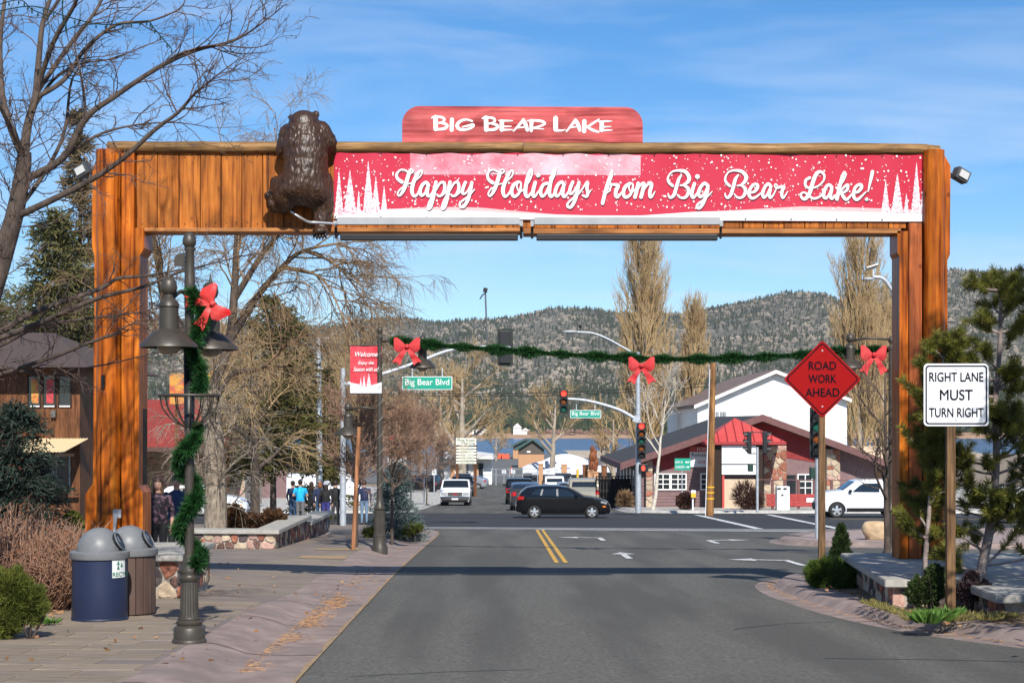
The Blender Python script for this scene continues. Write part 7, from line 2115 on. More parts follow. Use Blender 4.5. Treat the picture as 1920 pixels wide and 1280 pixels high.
# strip of chrome-like light on the sill is the paint itself; a driver can be made out inside only dimly
# --- white boxy SUV on the right, pointing left
jeep_top = [(.02, .34), (-.01, .5), (.0, .85), (.06, 1.22), (.16, 1.62), (.30, 1.71), (1.2, 1.745), (2.3, 1.74), (2.65, 1.70), (3.28, 1.25), (3.36, 1.235), (3.75, 1.21), (4.15, 1.13), (4.26, 1.05), (4.32, .80), (4.38, .64), (4.41, .5), (4.36, .34)]
jeep = dict(top=jeep_top, W=1.80, belt=1.16, r=.355, wf=3.55, wr=.86, sill=.30, tumble=.16, ws=(8.1, 8.95), rw=(3.1, 3.9), mirror=(2.95, 1.24), mmat=m_trim_blk, pinch=.06, crown=.03,
    windows=[[(.42, 1.20), (.42, 1.58), (.70, 1.59), (.70, 1.20)], [(.75, 1.20), (.75, 1.59), (1.42, 1.60), (1.42, 1.20)], [(1.60, 1.19), (1.60, 1.60), (2.30, 1.59), (2.50, 1.50), (2.85, 1.20)]],
    seams=[(1.51, 1.51), (2.80, 2.90), (.66, .66)], handles=[(1.56, 1.02), (.78, 1.04)], cladding=[[(1.27, .305), (1.27, .46), (3.10, .46), (3.10, .305)]],
    side_tail=[[(.03, .9), (.05, 1.15), (.16, 1.15), (.16, .9)]], side_head=[[(4.10, .88), (4.08, 1.04), (4.24, 1.03), (4.26, .88)]], side_amber=[[(4.10, .78), (4.10, .84), (4.24, .84), (4.24, .78)]],
    patches=[('bumper', 14.9, 16.9, -1, 1, m_trim_blk), ('tail_lamp', 1.9, 2.7, .72, .98, m_tail), ('tail_lamp', 1.9, 2.7, -.98, -.72, m_tail), ('head_lamp', 13.1, 13.8, .6, .95, m_head), ('head_lamp', 13.1, 13.8, -.95, -.6, m_head)])
p_white = paint('white', (.72, .73, .75)); p_silver = paint('silver', (.34, .37, .41), .4); p_dgrey = paint('dark_grey', (.035, .037, .042)); p_tan = paint('champagne', (.40, .36, .28), .3); p_dblue = paint('midnight', (.010, .013, .025))
jx, jy = gnd(1571, 969)
car2 = make_car('suv_car', 'white boxy SUV driving to the left behind the right column', 'car', dict(jeep, paint=p_white))
place(car2, (1528-960)*jy/F+4.41, jy, PI)
# --- white pickup parked on the far left, facing the camera
pick_top = [(.03, .5), (.0, .62), (.0, 1.10), (.05, 1.13), (1.75, 1.13), (1.85, 1.16), (2.0, 1.72), (2.15, 1.80), (3.1, 1.82), (3.4, 1.78), (3.95, 1.28), (4.1, 1.24), (5.0, 1.16), (5.12, 1.08), (5.17, .80), (5.25, .72), (5.27, .52), (5.2, .42)]
pick = dict(top=pick_top, W=1.98, belt=1.22, r=.41, wf=4.25, wr=.95, sill=.42, tumble=.20, ws=(9.05, 9.95), rw=(5.1, 5.9), mirror=(3.75, 1.30), mmat=m_trim_blk, pinch=.05, ef=.4, crown=.03,
    windows=[[(2.12, 1.28), (2.2, 1.70), (2.75, 1.72), (2.75, 1.28)], [(2.85, 1.28), (2.85, 1.72), (3.3, 1.70), (3.72, 1.28)]], seams=[(2.8, 2.8), (3.78, 3.78), (1.9, 1.9)], handles=[(2.95, 1.1)],
    side_head=[[(4.98, .86), (4.96, 1.06), (5.12, 1.05), (5.14, .86)]], side_amber=[],
    patches=[('grille', 13.1, 14.1, -.50, .50, m_trim_blk), ('head_lamp', 13.1, 13.9, .52, .96, m_head), ('head_lamp', 13.1, 13.9, -.96, -.52, m_head), ('bumper', 14.25, 14.8, -1.0, 1.0, m_chrome), ('lower_bumper', 14.82, 15.88, -1.0, 1.0, m_trim_blk), ('skid_plate', 15.9, 16.95, -.95, .95, m_trim_blk), ('red_badge', 13.45, 13.7, -.16, .16, m_tail)],
    boxes=[(5.30, -.22, .22, .56, .68, .03, 'number_plate', m_plate)])
for k, (px, py, mt, lab) in enumerate(((853, 948, p_white, 'white pickup truck parked facing us at the far left kerb'), (866, 929, p_dgrey, 'dark pickup truck parked right behind the white one'), (867, 916, p_silver, 'silver pickup parked third behind the white pickup'))):
    d = F*CH/(py-897) if py > 930 else (150 if py > 920 else 185)
    c = make_car('pickup_truck', lab, 'truck', dict(pick, paint=mt))
    place(c, (px-960)*d/F, d+5.2, -PI/2)
# dark SUV and silver hybrid beside the marina building
suv2 = dict(jeep, W=1.86)
c = make_car('suv_car', 'black SUV parked at the left edge of the far street', 'car', dict(suv2, paint=p_black)); place(c, (822-960)*165/F, 165, PI*.9)
hyb_top = [(.03, .28), (.0, .45), (.02, .75), (.08, 1.05), (.30, 1.17), (1.0, 1.38), (1.9, 1.475), (2.3, 1.46), (2.7, 1.34), (3.5, .98), (3.9, .88), (4.25, .72), (4.42, .52), (4.45, .32), (4.38, .22)]
hyb = dict(top=hyb_top, W=1.73, belt=.98, r=.31, wf=3.55, wr=.85, sill=.2, ws=(7.2, 8.9), rw=(4.1, 4.9), mirror=(3.0, 1.02), crown=.05,
    windows=[[(.95, 1.08), (1.15, 1.28), (1.75, 1.36), (1.75, 1.03)], [(1.85, 1.03), (1.85, 1.37), (2.3, 1.36), (2.7, 1.24), (3.1, 1.0)]], seams=[(1.8, 1.8), (3.0, 3.1)], handles=[(1.25, .95), (2.2, .93)],
    side_tail=[[(.03, .78), (.08, 1.0), (.22, 1.0), (.18, .80)]], side_head=[[(3.95, .66), (3.95, .80), (4.2, .70), (4.3, .58)]],
    patches=[('tail_lamp', 2.2, 2.95, .7, .97, m_tail), ('tail_lamp', 2.2, 2.95, -.97, -.7, m_tail)])
c = make_car('hybrid_car', 'silver sedan turning at the marina entrance', 'car', dict(hyb, paint=p_silver)); place(c, (914-960)*190/F, 190, PI*.93)
# cars seen from behind on the far street
wag = dict(jeep, patches=jeep['patches']+[('number_plate', 1.2, 1.7, -.22, .22, m_plate), ('bumper_strip', .2, 1.0, -.95, .95, m_trim_blk)])
for px, py, mt, lab, dd, nm, spec in ((973, 925, p_black, 'black SUV driving away toward the marina, red tail lamps showing', 118, 'suv_car', dict(wag, W=1.9)),
        (985, 955, p_dgrey, 'dark car waiting just behind the black hatchback', 95, 'sedan_car', dict(hyb, patches=hyb['patches'])),
        (1040, 920, p_white, 'white SUV parked by the far right kerb, roof rails and tail lamps showing', 150, 'suv_car', wag),
        (1066, 930, p_silver, 'silver hatchback parked behind the black hatchback', 125, 'hatchback_car', dict(hatch)),
        (1096, 945, p_tan, 'champagne minivan parked last in the row at the far right kerb', 104, 'minivan_car', dict(wag, W=1.95)),
        (1056, 905, p_dgrey, 'dark SUV parked furthest up the far right kerb', 182, 'suv_car', dict(wag, W=1.9))):
    c = make_car(nm, lab, 'car', dict(spec, paint=mt)); place(c, (px-960)*dd/F, dd, PI/2)
# white delivery vans parked behind the left trees
van_top = [(.0, .35), (-.01, .6), (.0, 2.0), (.1, 2.1), (3.6, 2.12), (3.9, 2.05), (4.5, 1.35), (5.0, 1.2), (5.1, .9), (5.15, .5), (5.1, .35)]
van = dict(top=van_top, W=2.0, belt=1.25, r=.36, wf=4.2, wr=.95, sill=.32, tumble=.06, ws=(5.1, 5.95), rw=(1.5, 1.9), mirror=(4.15, 1.4), pinch=.05, windows=[[(3.4, 1.3), (3.4, 1.9), (3.85, 1.88), (4.2, 1.3)]], seams=[(3.3, 3.3), (2.2, 2.2)], handles=[(3.5, 1.1)])
c = make_car('delivery_van', 'white delivery van parked behind the post office sign', 'van', dict(van, paint=p_white)); place(c, (688-960)*112/F-5.15, 112, 0)
c = make_car('hatchback_car', 'pale car parked under the red roofed porch behind the two walkers', 'car', dict(hatch, paint=p_white)); place(c, (300-960)*82/F, 82, 0)
c = make_car('suv_car', 'dark SUV parked left of the left column', 'car', dict(jeep, paint=p_dblue)); place(c, (118-960)*84/F, 84, 0)

# ================================================================== people
m_skin = M('skin', (.46, .26, .18), rough=.55)
def cloth(n, c): return M('cloth_'+n, c, tuple(min(1, k*1.35+.004) for k in c), sc=9, rough=.85, bump=.3, bsc=14)
def person(label, x, y, h, facing, top, legs, shoes, hair, hair_len, arms='down', sleeve=1.0, z=None, bag=None, walk=0.0, beanie=None, skirt=False):
    """one continuous body; clothes are areas of its surface; hair and hands are parts. Faces -y at facing 0"""
    k = h/1.72
    b = MB()
    hipz = .90; sh = 1.42
    st = .10+walk*.10
    capsule(b, (0, 0, 1.0), (0, 0, 1.22), .155, .165); b.sphere((0, 0, 1.30), (.19, .115, .17), 14, 10); b.sphere((0, .0, .94), (.175, .125, .14), 14, 10)
    capsule(b, (0, .01, 1.42), (0, .0, 1.52), .062, .055)
    b.sphere((0, -.012, 1.615), (.078, .096, .112), 16, 12)
    b.sphere((0, -.10, 1.60), (.016, .022, .026), 8, 6)          # nose
    for s in (-1, 1):
        b.sphere((s*.080, .005, 1.61), (.012, .022, .030), 8, 6)   # ears
        fx = s*.095; fy = -s*walk*.22
        capsule(b, (s*.085, 0, .90), (fx, fy*.45-.01, .50), .092, .062); capsule(b, (fx, fy*.45-.01, .50), (fx, fy+.02, .10), .060, .040)
        capsule(b, (fx, fy+.02, .05), (fx+s*.02, fy-.13, .035), .042, .036)
        if arms == 'down' or (arms == 'hold' and s < 0):
            e = (s*.255, .02, 1.12); w = (s*.245, -.06, .88)
        elif arms == 'fold':
            e = (s*.27, -.02, 1.14); w = (s*.06, -.20, 1.16)
        elif arms == 'pocket':
            e = (s*.29, .05, 1.13); w = (s*.20, -.08, .95)
        else:
            e = (s*.25, -.06, 1.14); w = (s*.14, -.24, 1.22)
        capsule(b, (s*.19, 0, 1.38), e, .058, .045); capsule(b, e, w, .044, .030)
    b.v = [(vx*k, vy*k, vz*k) for vx, vy, vz in b.v]
    me = voxel_body(b, .016, 3)
    me.materials.clear()
    for m_ in (m_skin, top, legs, shoes): me.materials.append(m_)
    mi = []
    for p in me.polygons:
        c = p.center/k; ax_ = abs(c.x)
        if c.z > 1.47: q = 0
        elif c.z < .085: q = 3
        elif c.z < (.70 if skirt else .93) and ax_ < .215: q = 2
        elif ax_ > .205 and c.z < .90+.52*(1-sleeve): q = 0 if c.z < (.86 if sleeve > .8 else 1.22) else 1
        else: q = 1
        mi.append(q)
    me.polygons.foreach_set('material_index', mi); me.polygons.foreach_set('use_smooth', [True]*len(mi))
    t = thing('person', label, 'person', (0, 0, 0))
    me.name = 'body'; link('body', me, t)
    hb = MB(); hb.sphere((0, .002*k, 1.650*k), (.094*k, .120*k, .112*k), 16, 12)
    if hair_len > 0:
        hb.sphere((0, .045*k, (1.58-hair_len*.35)*k), (.095*k, .07*k, (.09+hair_len*.45)*k), 14, 10)
        for s in (-1, 1): hb.sphere((s*.072*k, -.01*k, (1.58-hair_len*.3)*k), (.030*k, .055*k, (.08+hair_len*.35)*k), 10, 8)
    hm = voxel_body(hb, .018, 2); hm.materials.clear(); hm.materials.append(hair); hm.polygons.foreach_set('use_smooth', [True]*len(hm.polygons))
    # open the hair over the face
    bmh = bmesh.new(); bmh.from_mesh(hm)
    bmesh.ops.delete(bmh, geom=[v for v in bmh.verts if v.co.y < -.05*k and v.co.z < 1.655*k and abs(v.co.x) < .060*k], context='VERTS'); bmh.to_mesh(hm); bmh.free()
    hm.name = 'hair'; link('hair', hm, t)
    if beanie:
        mb = MB(); mb.lathe(0, .01*k, [(.105*k, 1.63*k), (.112*k, 1.66*k), (.105*k, 1.71*k), (.07*k, 1.77*k), (.001, 1.79*k)], 18); mb.build('knit_hat', beanie, t, smooth=True)
    for s in (-1, 1):
        for nm, dx, dz, rr_, mt in (('eye', .030, 1.622, .011, flat('eye_dark', (.02, .015, .012), .3)),):
            mb = MB(); mb.sphere((s*dx*k, -.098*k, dz*k), (rr_*k, .006*k, .006*k), 8, 6); mb.build(nm, mt, t)
    mb = MB(); mb.sphere((0, -.100*k, 1.555*k), (.024*k, .008*k, .007*k), 8, 6); mb.build('mouth', flat('lip', (.30, .12, .10), .5), t)
    if arms in ('down', 'hold', 'pocket'):
        for s in (-1, 1):
            if arms == 'pocket': continue
            base = Vector((s*.245, -.065, .87)); hb2 = MB()
            capsule(hb2, base*k, (base+Vector((0, -.012, -.075)))*k, .026*k, .032*k, 8)
            h_ = hb2.build('hand', m_skin, t, smooth=True)
            for q in range(4):
                p0 = base+Vector((0, -.035+.020*q, -.085)); ln = (.060, .072, .068, .052)[q]
                fb = MB(); fb.tube([p0*k, (p0+Vector((-s*.004, -.004, -ln*.55)))*k, (p0+Vector((-s*.018, -.006, -ln)))*k], [.0095*k, .009*k, .006*k], 6); fb.build('finger', m_skin, h_, smooth=True)
            fb = MB(); p0 = base+Vector((-s*.010, -.035, -.03)); fb.tube([p0*k, (p0+Vector((-s*.010, -.035, -.030)))*k, (p0+Vector((-s*.012, -.045, -.060)))*k], [.012*k, .010*k, .007*k], 6); fb.build('thumb', m_skin, h_, smooth=True)
    t.location = (x, y, z if z is not None else G(y)+KH+.004); t.rotation_euler = (0, 0, facing)
    if bag:
        bg = thing('shoulder_bag', bag[0], 'bag', (x, y, t.location.z)); bg.rotation_euler = (0, 0, facing)
        mb = MB(); mb.bevbox(-.34, -.22, -.12, .16, .92, 1.22, .04); o = mb.build('bag_body', bag[1], None, smooth='auto'); o.parent = bg; o.matrix_parent_inverse = Matrix()
        mb = MB(); mb.tube(catmull([(-.28, -.08, 1.2), (-.24, -.03, 1.42), (-.24, .06, 1.42), (-.28, .12, 1.2)], 4), .012, 6); o = mb.build('strap', bag[1], None); o.parent = bg; o.matrix_parent_inverse = Matrix()
    return t
m_hair_d = M('hair_dark', (.012, .008, .006), (.035, .022, .015), sc=30, rough=.5, stretch=(1, 1, .2)); m_hair_b = M('hair_brown', (.035, .016, .009), (.075, .036, .018), sc=30, rough=.5, stretch=(1, 1, .2)); m_hair_r = M('hair_reddish', (.16, .06, .025), (.26, .11, .05), sc=30, rough=.5, stretch=(1, 1, .2))
c_navy = cloth('navy', (.018, .028, .07)); c_blk = cloth('black', (.010, .010, .011)); c_grey = cloth('grey', (.11, .11, .115)); c_blue = cloth('bright_blue', (.010, .33, .62)); c_jean = cloth('denim', (.030, .065, .13)); c_violet = cloth('violet', (.030, .030, .16)); c_dgrey = cloth('charcoal', (.035, .035, .036)); c_shoe_w = cloth('white_shoe', (.62, .63, .68)); c_brown = cloth('boot_brown', (.085, .035, .018))
c_pat = M('patterned_blouse', (.012, .008, .012), (.13, .07, .10), sc=16, rough=.8, lo=.52, hi=.60, detail=2)
y0 = 29.2; person('woman in dark patterned blouse with long hair walking toward us behind the left column', (297-960)*y0/F, y0, 1.66, 0.0, c_pat, c_blk, c_blk, m_hair_b, .35, walk=.5, sleeve=.75)
y0 = 31.0; person('person in dark jacket just behind the woman in patterned blouse', (331-960)*y0/F, y0, 1.70, .1, c_navy, c_blk, c_blk, m_hair_d, 0, walk=.3)
YG = 62.0
def gpx(p, y=YG): return (p-960)*y/F
PE = PI
person('man in bright blue T-shirt and grey trousers standing with his back to us', gpx(563, 60.3), 60.3, 1.60, PE, c_blue, c_grey, c_blk, m_hair_d, 0, arms='fold', sleeve=.35)
person('person in navy hooded jacket and jeans with white shoes, seen from behind', gpx(600, 61), 61.0, 1.54, PE, c_navy, c_jean, c_shoe_w, m_hair_r, .05, bag=('tan shoulder bag carried by the person in navy hooded jacket', cloth('tan_bag', (.50, .34, .24))))
person('person in black coat, violet leggings and brown boots with grey knit hat', gpx(611, 60.6), 60.6, 1.52, PE, c_blk, c_violet, c_brown, m_hair_d, .30, beanie=cloth('grey_knit', (.32, .34, .40)))
person('person in black jacket and charcoal trousers beside the galvanised pole', gpx(629, 61.4), 61.4, 1.57, PE, c_blk, c_dgrey, c_brown, m_hair_d, 0, arms='pocket')
person('person in dark clothes between the blue T-shirt man and the navy jacket', gpx(584, 62), 62.0, 1.52, PE+.3, c_blk, c_blk, c_blk, m_hair_b, .2)
person('person in navy top half hidden at the left end of the waiting group', gpx(549, 62.4), 62.4, 1.55, PE-.4, c_navy, c_jean, c_shoe_w, m_hair_d, 0)
person('person in navy sweater and pale jeans behind the stake and spruce', gpx(683, 61.5), 61.5, 1.58, PE, cloth('deep_navy', (.012, .02, .06)), cloth('pale_denim', (.12, .18, .26)), c_blk, m_hair_b, 0)
for px, lab, mt in ((1080, 'pedestrian in white shirt near the lot pillars, left of two', cloth('white_shirt', (.55, .55, .58))), (1090, 'pedestrian in pale grey shirt near the lot pillars, right of two', cloth('pale_shirt', (.38, .38, .46))), (1108, 'pedestrian in grey top by the short orange pillar', cloth('mid_grey', (.16, .16, .19)))):
    yy_ = 118 if px < 1100 else 112
    person(lab, (px-960)*yy_/F, yy_, 1.68, PE, mt, c_blk, c_blk, m_hair_b, .1, z=G(yy_)+.13)
# ================================================================== trees and shrubs
class Grow:
    """branching skeleton: rows of x0 y0 z0 x1 y1 z1 r0 r1, thick wood and twigs kept apart"""
    def __init__(s, seed, lv):
        s.R = random.Random(seed); s.lv = lv; s.wood = []; s.twig = []; s.tips = []
    def branch(s, p, d, L, r, k):
        P = s.lv[k]; R = s.R
        n = max(2, int(P.get('seg', 4))); step = L/n
        p = Vector(p); d = Vector(d).normalized()
        r1 = r*P.get('taper', .25)
        nch = P.get('n', 0); start = P.get('start', .2)
        ch = sorted(R.uniform(start, 1.0) for _ in range(int(nch*R.uniform(.75, 1.25)+.5))) if k+1 < len(s.lv) else []
        ci = 0
        for i in range(n):
            w = P.get('wig', .15)
            d = (d+Vector((R.gauss(0, w), R.gauss(0, w), R.gauss(0, w)))+Vector((0, 0, P.get('up', 0.0)))).normalized()
            q = p+d*step
            ra = r+(r1-r)*i/n; rb = r+(r1-r)*(i+1)/n
            (s.wood if ra > s.thick else s.twig).append((*p, *q, ra, rb))
            while ci < len(ch) and ch[ci] <= (i+1)/n:
                f = ch[ci]*n-i; c = p.lerp(q, max(0, min(1, f))); ci += 1
                a = R.gauss(P.get('ang', .8), .18); az = R.uniform(0, 2*PI)
                u = d.orthogonal().normalized(); v = d.cross(u)
                nd = d*math.cos(a)+(u*math.cos(az)+v*math.sin(az))*math.sin(a)
                if 'flat' in P: nd = Vector((nd.x, nd.y*P['flat'], nd.z)).normalized()
                nxt = s.lv[k+1]
                LL = nxt['len']*R.uniform(.6, 1.25)*(1-.45*(ch[ci-1]) if nxt.get('cone', True) else 1)
                rr = min(nxt.get('rad', .01)*R.uniform(.8, 1.2), rb*.9)
                s.branch(c, nd, LL, max(rr, s.rmin), k+1)
            p = q
        s.tips.append((*p, *d))
    thick = .02; rmin = .004
    def limb(s, pts, r0, r1, k=0, per=5):
        """hand laid limb with side branches of level k+1"""
        C = catmull(pts, per); n = len(C)-1
        R = s.R; P = s.lv[k]
        tot = float(np.sum(np.linalg.norm(np.diff(C, axis=0), axis=1)))
        for i in range(n):
            ra = r0+(r1-r0)*i/n; rb = r0+(r1-r0)*(i+1)/n
            (s.wood if ra > s.thick else s.twig).append((*C[i], *C[i+1], ra, rb))
        m = int(P.get('n', 8)*tot)
        for _ in range(m):
            f = R.uniform(P.get('start', .1), 1)*n; i = min(int(f), n-1); c = Vector(C[i]).lerp(Vector(C[i+1]), f-i)
            d = Vector(C[i+1]-C[i]).normalized(); a = R.gauss(P.get('ang', .8), .2); az = R.uniform(0, 2*PI)
            u = d.orthogonal().normalized(); v = d.cross(u); nd = d*math.cos(a)+(u*math.cos(az)+v*math.sin(az))*math.sin(a)
            nxt = s.lv[k+1]; rl = r0+(r1-r0)*f/n
            s.branch(c, nd, nxt['len']*R.uniform(.5, 1.3), max(min(nxt.get('rad', .01), rl*.7), s.rmin), k+1)
    def build(s, root, mw, mt, n1=7, n2=3, names=('trunk', 'crown')):
        if s.wood: segmesh(names[0], s.wood, mw, root, n1)
        if s.twig: segmesh(names[1], s.twig, mt, root, n2)
m_bark1 = M('bark_grey_brown', (.038, .027, .021), (.105, .076, .060), sc=9, rough=.9, bump=.8, bsc=20, stretch=(1, 1, .4), detail=8)
m_twig1 = M('twig_mauve_brown', (.070, .044, .034), (.15, .100, .080), sc=5, rough=.85)
m_bark2 = M('bark_pale_furrowed', (.13, .10, .075), (.34, .28, .21), sc=11, rough=.95, bump=1.0, bsc=26, stretch=(1, 1, .35), detail=8)
m_twig2 = M('twig_willow', (.17, .105, .055), (.32, .21, .115), sc=2, rough=.85)
m_tan = M('twig_poplar_tan', (.30, .20, .095), (.47, .335, .175), sc=.5, rough=.9)
m_cotton = M('bark_cottonwood', (.22, .18, .14), (.40, .33, .25), sc=2, rough=.9, stretch=(1, 1, .4))
m_redtwig = M('twig_red_brown', (.20, .115, .075), (.36, .225, .15), sc=3, rough=.85)
m_birch = M('bark_birch', (.42, .36, .29), (.66, .60, .52), sc=8, rough=.85)
def tree(name, label, x, y, z=None, cat='tree', group=None):
    return thing(name, label, cat, (x, y, G(y) if z is None else z), group)

# --- bare tree at the left, limbs reaching over the gateway
D1 = 18.6
def L1(pts, d0=D1, dd=0.0): return [tuple(at(a, b, d0+dd*i/max(1, len(pts)-1))) for i, (a, b) in enumerate(pts)]
g = Grow(3, [dict(n=7.5, ang=.75, start=.12), dict(len=.66, rad=.0085, seg=5, wig=.22, up=.05, n=7, ang=.7, start=.2, taper=.35), dict(len=.22, rad=.0042, seg=3, wig=.25, up=.04, n=2, ang=.7, taper=.5), dict(len=.09, rad=.003, seg=2, wig=.25)])
g.thick = .014; g.rmin = .0026
T = g.limb
T(L1([(-130, 1180), (-90, 900), (-40, 640), (5, 480), (28, 400), (43, 320), (46, 285)]), .15, .075)
T(L1([(43, 320), (52, 235), (66, 185), (72, 120), (80, 44), (97, -10)], D1, .5), .055, .022)
T(L1([(68, 172), (100, 80), (141, 7), (150, -30)], D1+.22, -.8), .032, .015)
T(L1([(67, 176), (134, 80), (178, 23), (200, -20)], D1+.22, .6), .030, .012)
T(L1([(66, 184), (120, 150), (160, 92), (218, 47), (279, 40), (336, 17), (350, -8)], D1+.2, .2), .030, .006)
T(L1([(45, 338), (118, 296), (161, 222), (215, 181), (302, 124), (370, 94), (437, 77), (490, 44), (537, 7)], D1, -.5), .045, .005)
T(L1([(302, 124), (340, 100), (400, 85), (470, 90), (510, 82)], D1-.25, -.25), .018, .004)
T(L1([(26, 408), (87, 380), (168, 339), (232, 296), (292, 242), (333, 212), (366, 175), (403, 144), (447, 111)], D1, -.9), .042, .005)
T(L1([(333, 212), (310, 165), (300, 130)], D1-.56, .2), .012, .004)
T(L1([(45, 300), (8, 200), (0, 90), (10, -10)], D1, .6), .045, .02)
T(L1([(46, 290), (20, 240), (-10, 180)], D1, -.6), .035, .015)
T(L1([(161, 222), (155, 160), (140, 85)], D1-.125, -.2), .02, .008)
T(L1([(118, 296), (180, 255), (250, 235), (330, 230), (400, 240)], D1-.063, .45), .02, .004)
T(L1([(59, 210), (100, 150), (150, 120), (210, 110), (300, 75)], D1+.15, .8), .022, .005)
T(L1([(28, 400), (80, 330), (120, 250), (135, 150), (170, 110)], D1, 1.1), .03, .008)
T(L1([(97, -10), (150, -200), (230, -420), (310, -640)], D1+.5, .4), .022, .008)
T(L1([(150, -30), (200, -180), (240, -330), (250, -520)], D1-.58, .4), .016, .007)
T(L1([(200, -20), (290, -190), (350, -380), (420, -560)], D1+.82, -.3), .014, .006)
T(L1([(10, -10), (40, -200), (120, -380), (180, -600)], D1+.6, -.2), .022, .008)
T(L1([(80, 44), (170, -90), (260, -250), (360, -360)], D1+.4, .0), .02, .006)
tr = tree('bare_tree', 'large leafless tree at the left edge with limbs reaching across the gateway', at(-130, 0, D1).x, D1)
g.build(tr, m_bark1, m_twig1, 8, 3)
# --- a second tree further left whose low boughs cross the left column
D1b = 20.5
g = Grow(5, [dict(n=6, ang=.8, start=.1), dict(len=.55, rad=.008, seg=5, wig=.25, up=.02, n=6, ang=.7, taper=.35), dict(len=.2, rad=.004, seg=3, wig=.3, n=1.5, taper=.5), dict(len=.08, rad=.003, seg=2, wig=.25)])
g.thick = .014; g.rmin = .0026
T = g.limb
T(L1([(-300, 1150), (-280, 900), (-240, 720)], D1b), .14, .10)
T(L1([(-240, 720), (-100, 660), (0, 622), (62, 587), (185, 542), (222, 522), (275, 517), (350, 503)], D1b, .6), .05, .010)
T(L1([(-240, 720), (-90, 665), (0, 634), (95, 597), (182, 560), (270, 537), (347, 507), (480, 474)], D1b, -.9), .05, .007)
T(L1([(-240, 722), (-100, 690), (0, 648), (75, 612), (175, 596), (255, 586), (300, 576)], D1b, .3), .032, .006)
T(L1([(-245, 740), (-80, 722), (0, 702), (105, 667), (155, 647), (215, 625), (250, 607), (315, 611)], D1b, -.5), .036, .007)
T(L1([(-242, 725), (-100, 700), (0, 690), (45, 696), (90, 703), (175, 687), (215, 680), (292, 660)], D1b, .2), .028, .006)
tr = tree('bare_tree', 'leafless tree beyond the left edge whose low boughs cross the left column', at(-300, 0, D1b).x, D1b)
g.build(tr, m_bark1, m_twig1, 8, 3)
# string lights draped over the boughs
for k, pts in enumerate(([(-20, 25), (60, 12), (120, 30), (180, 45), (230, 45), (275, 40), (290, 55), (322, 92)], [(-20, 15), (35, 0), (60, 18), (90, 30)], [(117, 0), (118, 30), (125, 55)])):
    C = catmull(L1(pts, D1-.4), 6); mb = MB(); mb.tube(C, .006, 4)
    t = thing('string_lights', ['green bulb string across the top left boughs', 'short bulb string at the top left corner', 'bulb string hanging down between the upper left boughs'][k], 'string lights', tuple(C[0]))
    mb.build('wire', flat('wire_green', (.01, .03, .02), .5), t)
    mb = MB()
    for p in C[::2]: mb.sphere((p[0], p[1], p[2]-.03), (.009, .009, .022), 5, 4)
    stuff(mb.build('bulbs', MATS['wire_green'], t))

# --- big old tree in the planter with drooping twigs
D2 = 43.0
def L2(pts, dd=0.0, d0=0.0): return [tuple(at(a, b, D2+d0+dd*i/max(1, len(pts)-1))) for i, (a, b) in enumerate(pts)]
g = Grow(9, [dict(n=3.4, ang=.7, start=.15), dict(len=1.9, rad=.030, seg=6, wig=.18, up=.03, n=8, ang=.75, start=.15, taper=.3), dict(len=1.15, rad=.012, seg=6, wig=.16, up=-.09, n=7, ang=.6, taper=.4), dict(len=.75, rad=.0075, seg=4, wig=.12, up=-.17, taper=.6)])
g.thick = .05; g.rmin = .0055
T = g.limb
trunk = []
T(L2([(404, 1018), (404, 900), (398, 800), (392, 730)]), .30, .23)
trunk = list(g.wood) + list(g.twig)
g.wood = []; g.twig = []
segmesh_trunk = trunk
T(L2([(394, 750), (350, 640), (310, 560), (295, 480), (280, 400)], -1.0), .17, .06)
T(L2([(395, 740), (430, 640), (440, 540), (445, 440), (455, 350)], 1.0), .15, .05)
T(L2([(430, 640), (480, 560), (530, 500), (570, 470), (640, 455)], 1.4, .25), .11, .03)
T(L2([(440, 560), (490, 480), (530, 430), (560, 390)], -.9, .45), .09, .03)
T(L2([(395, 760), (440, 700), (490, 690), (540, 640)], -1.2), .10, .03)
T(L2([(570, 470), (620, 490), (660, 530), (700, 590)], .5, 1.3), .05, .012)
T(L2([(530, 500), (600, 520), (640, 590), (655, 660)], -.9, .95), .05, .012)
T(L2([(445, 450), (500, 400), (520, 330), (515, 240)], .3, .73), .06, .012)
T(L2([(350, 640), (300, 620), (270, 570)], -.5, -.25), .07, .02)
tr = tree('old_tree', 'old leafless tree with furrowed pale trunk in the left planter, twigs drooping', at(404, 0, D2).x, D2)
segmesh('trunk', trunk, m_bark2, tr, 14)
g.build(tr, m_bark1, m_twig2, 7, 3, ('limbs', 'crown'))

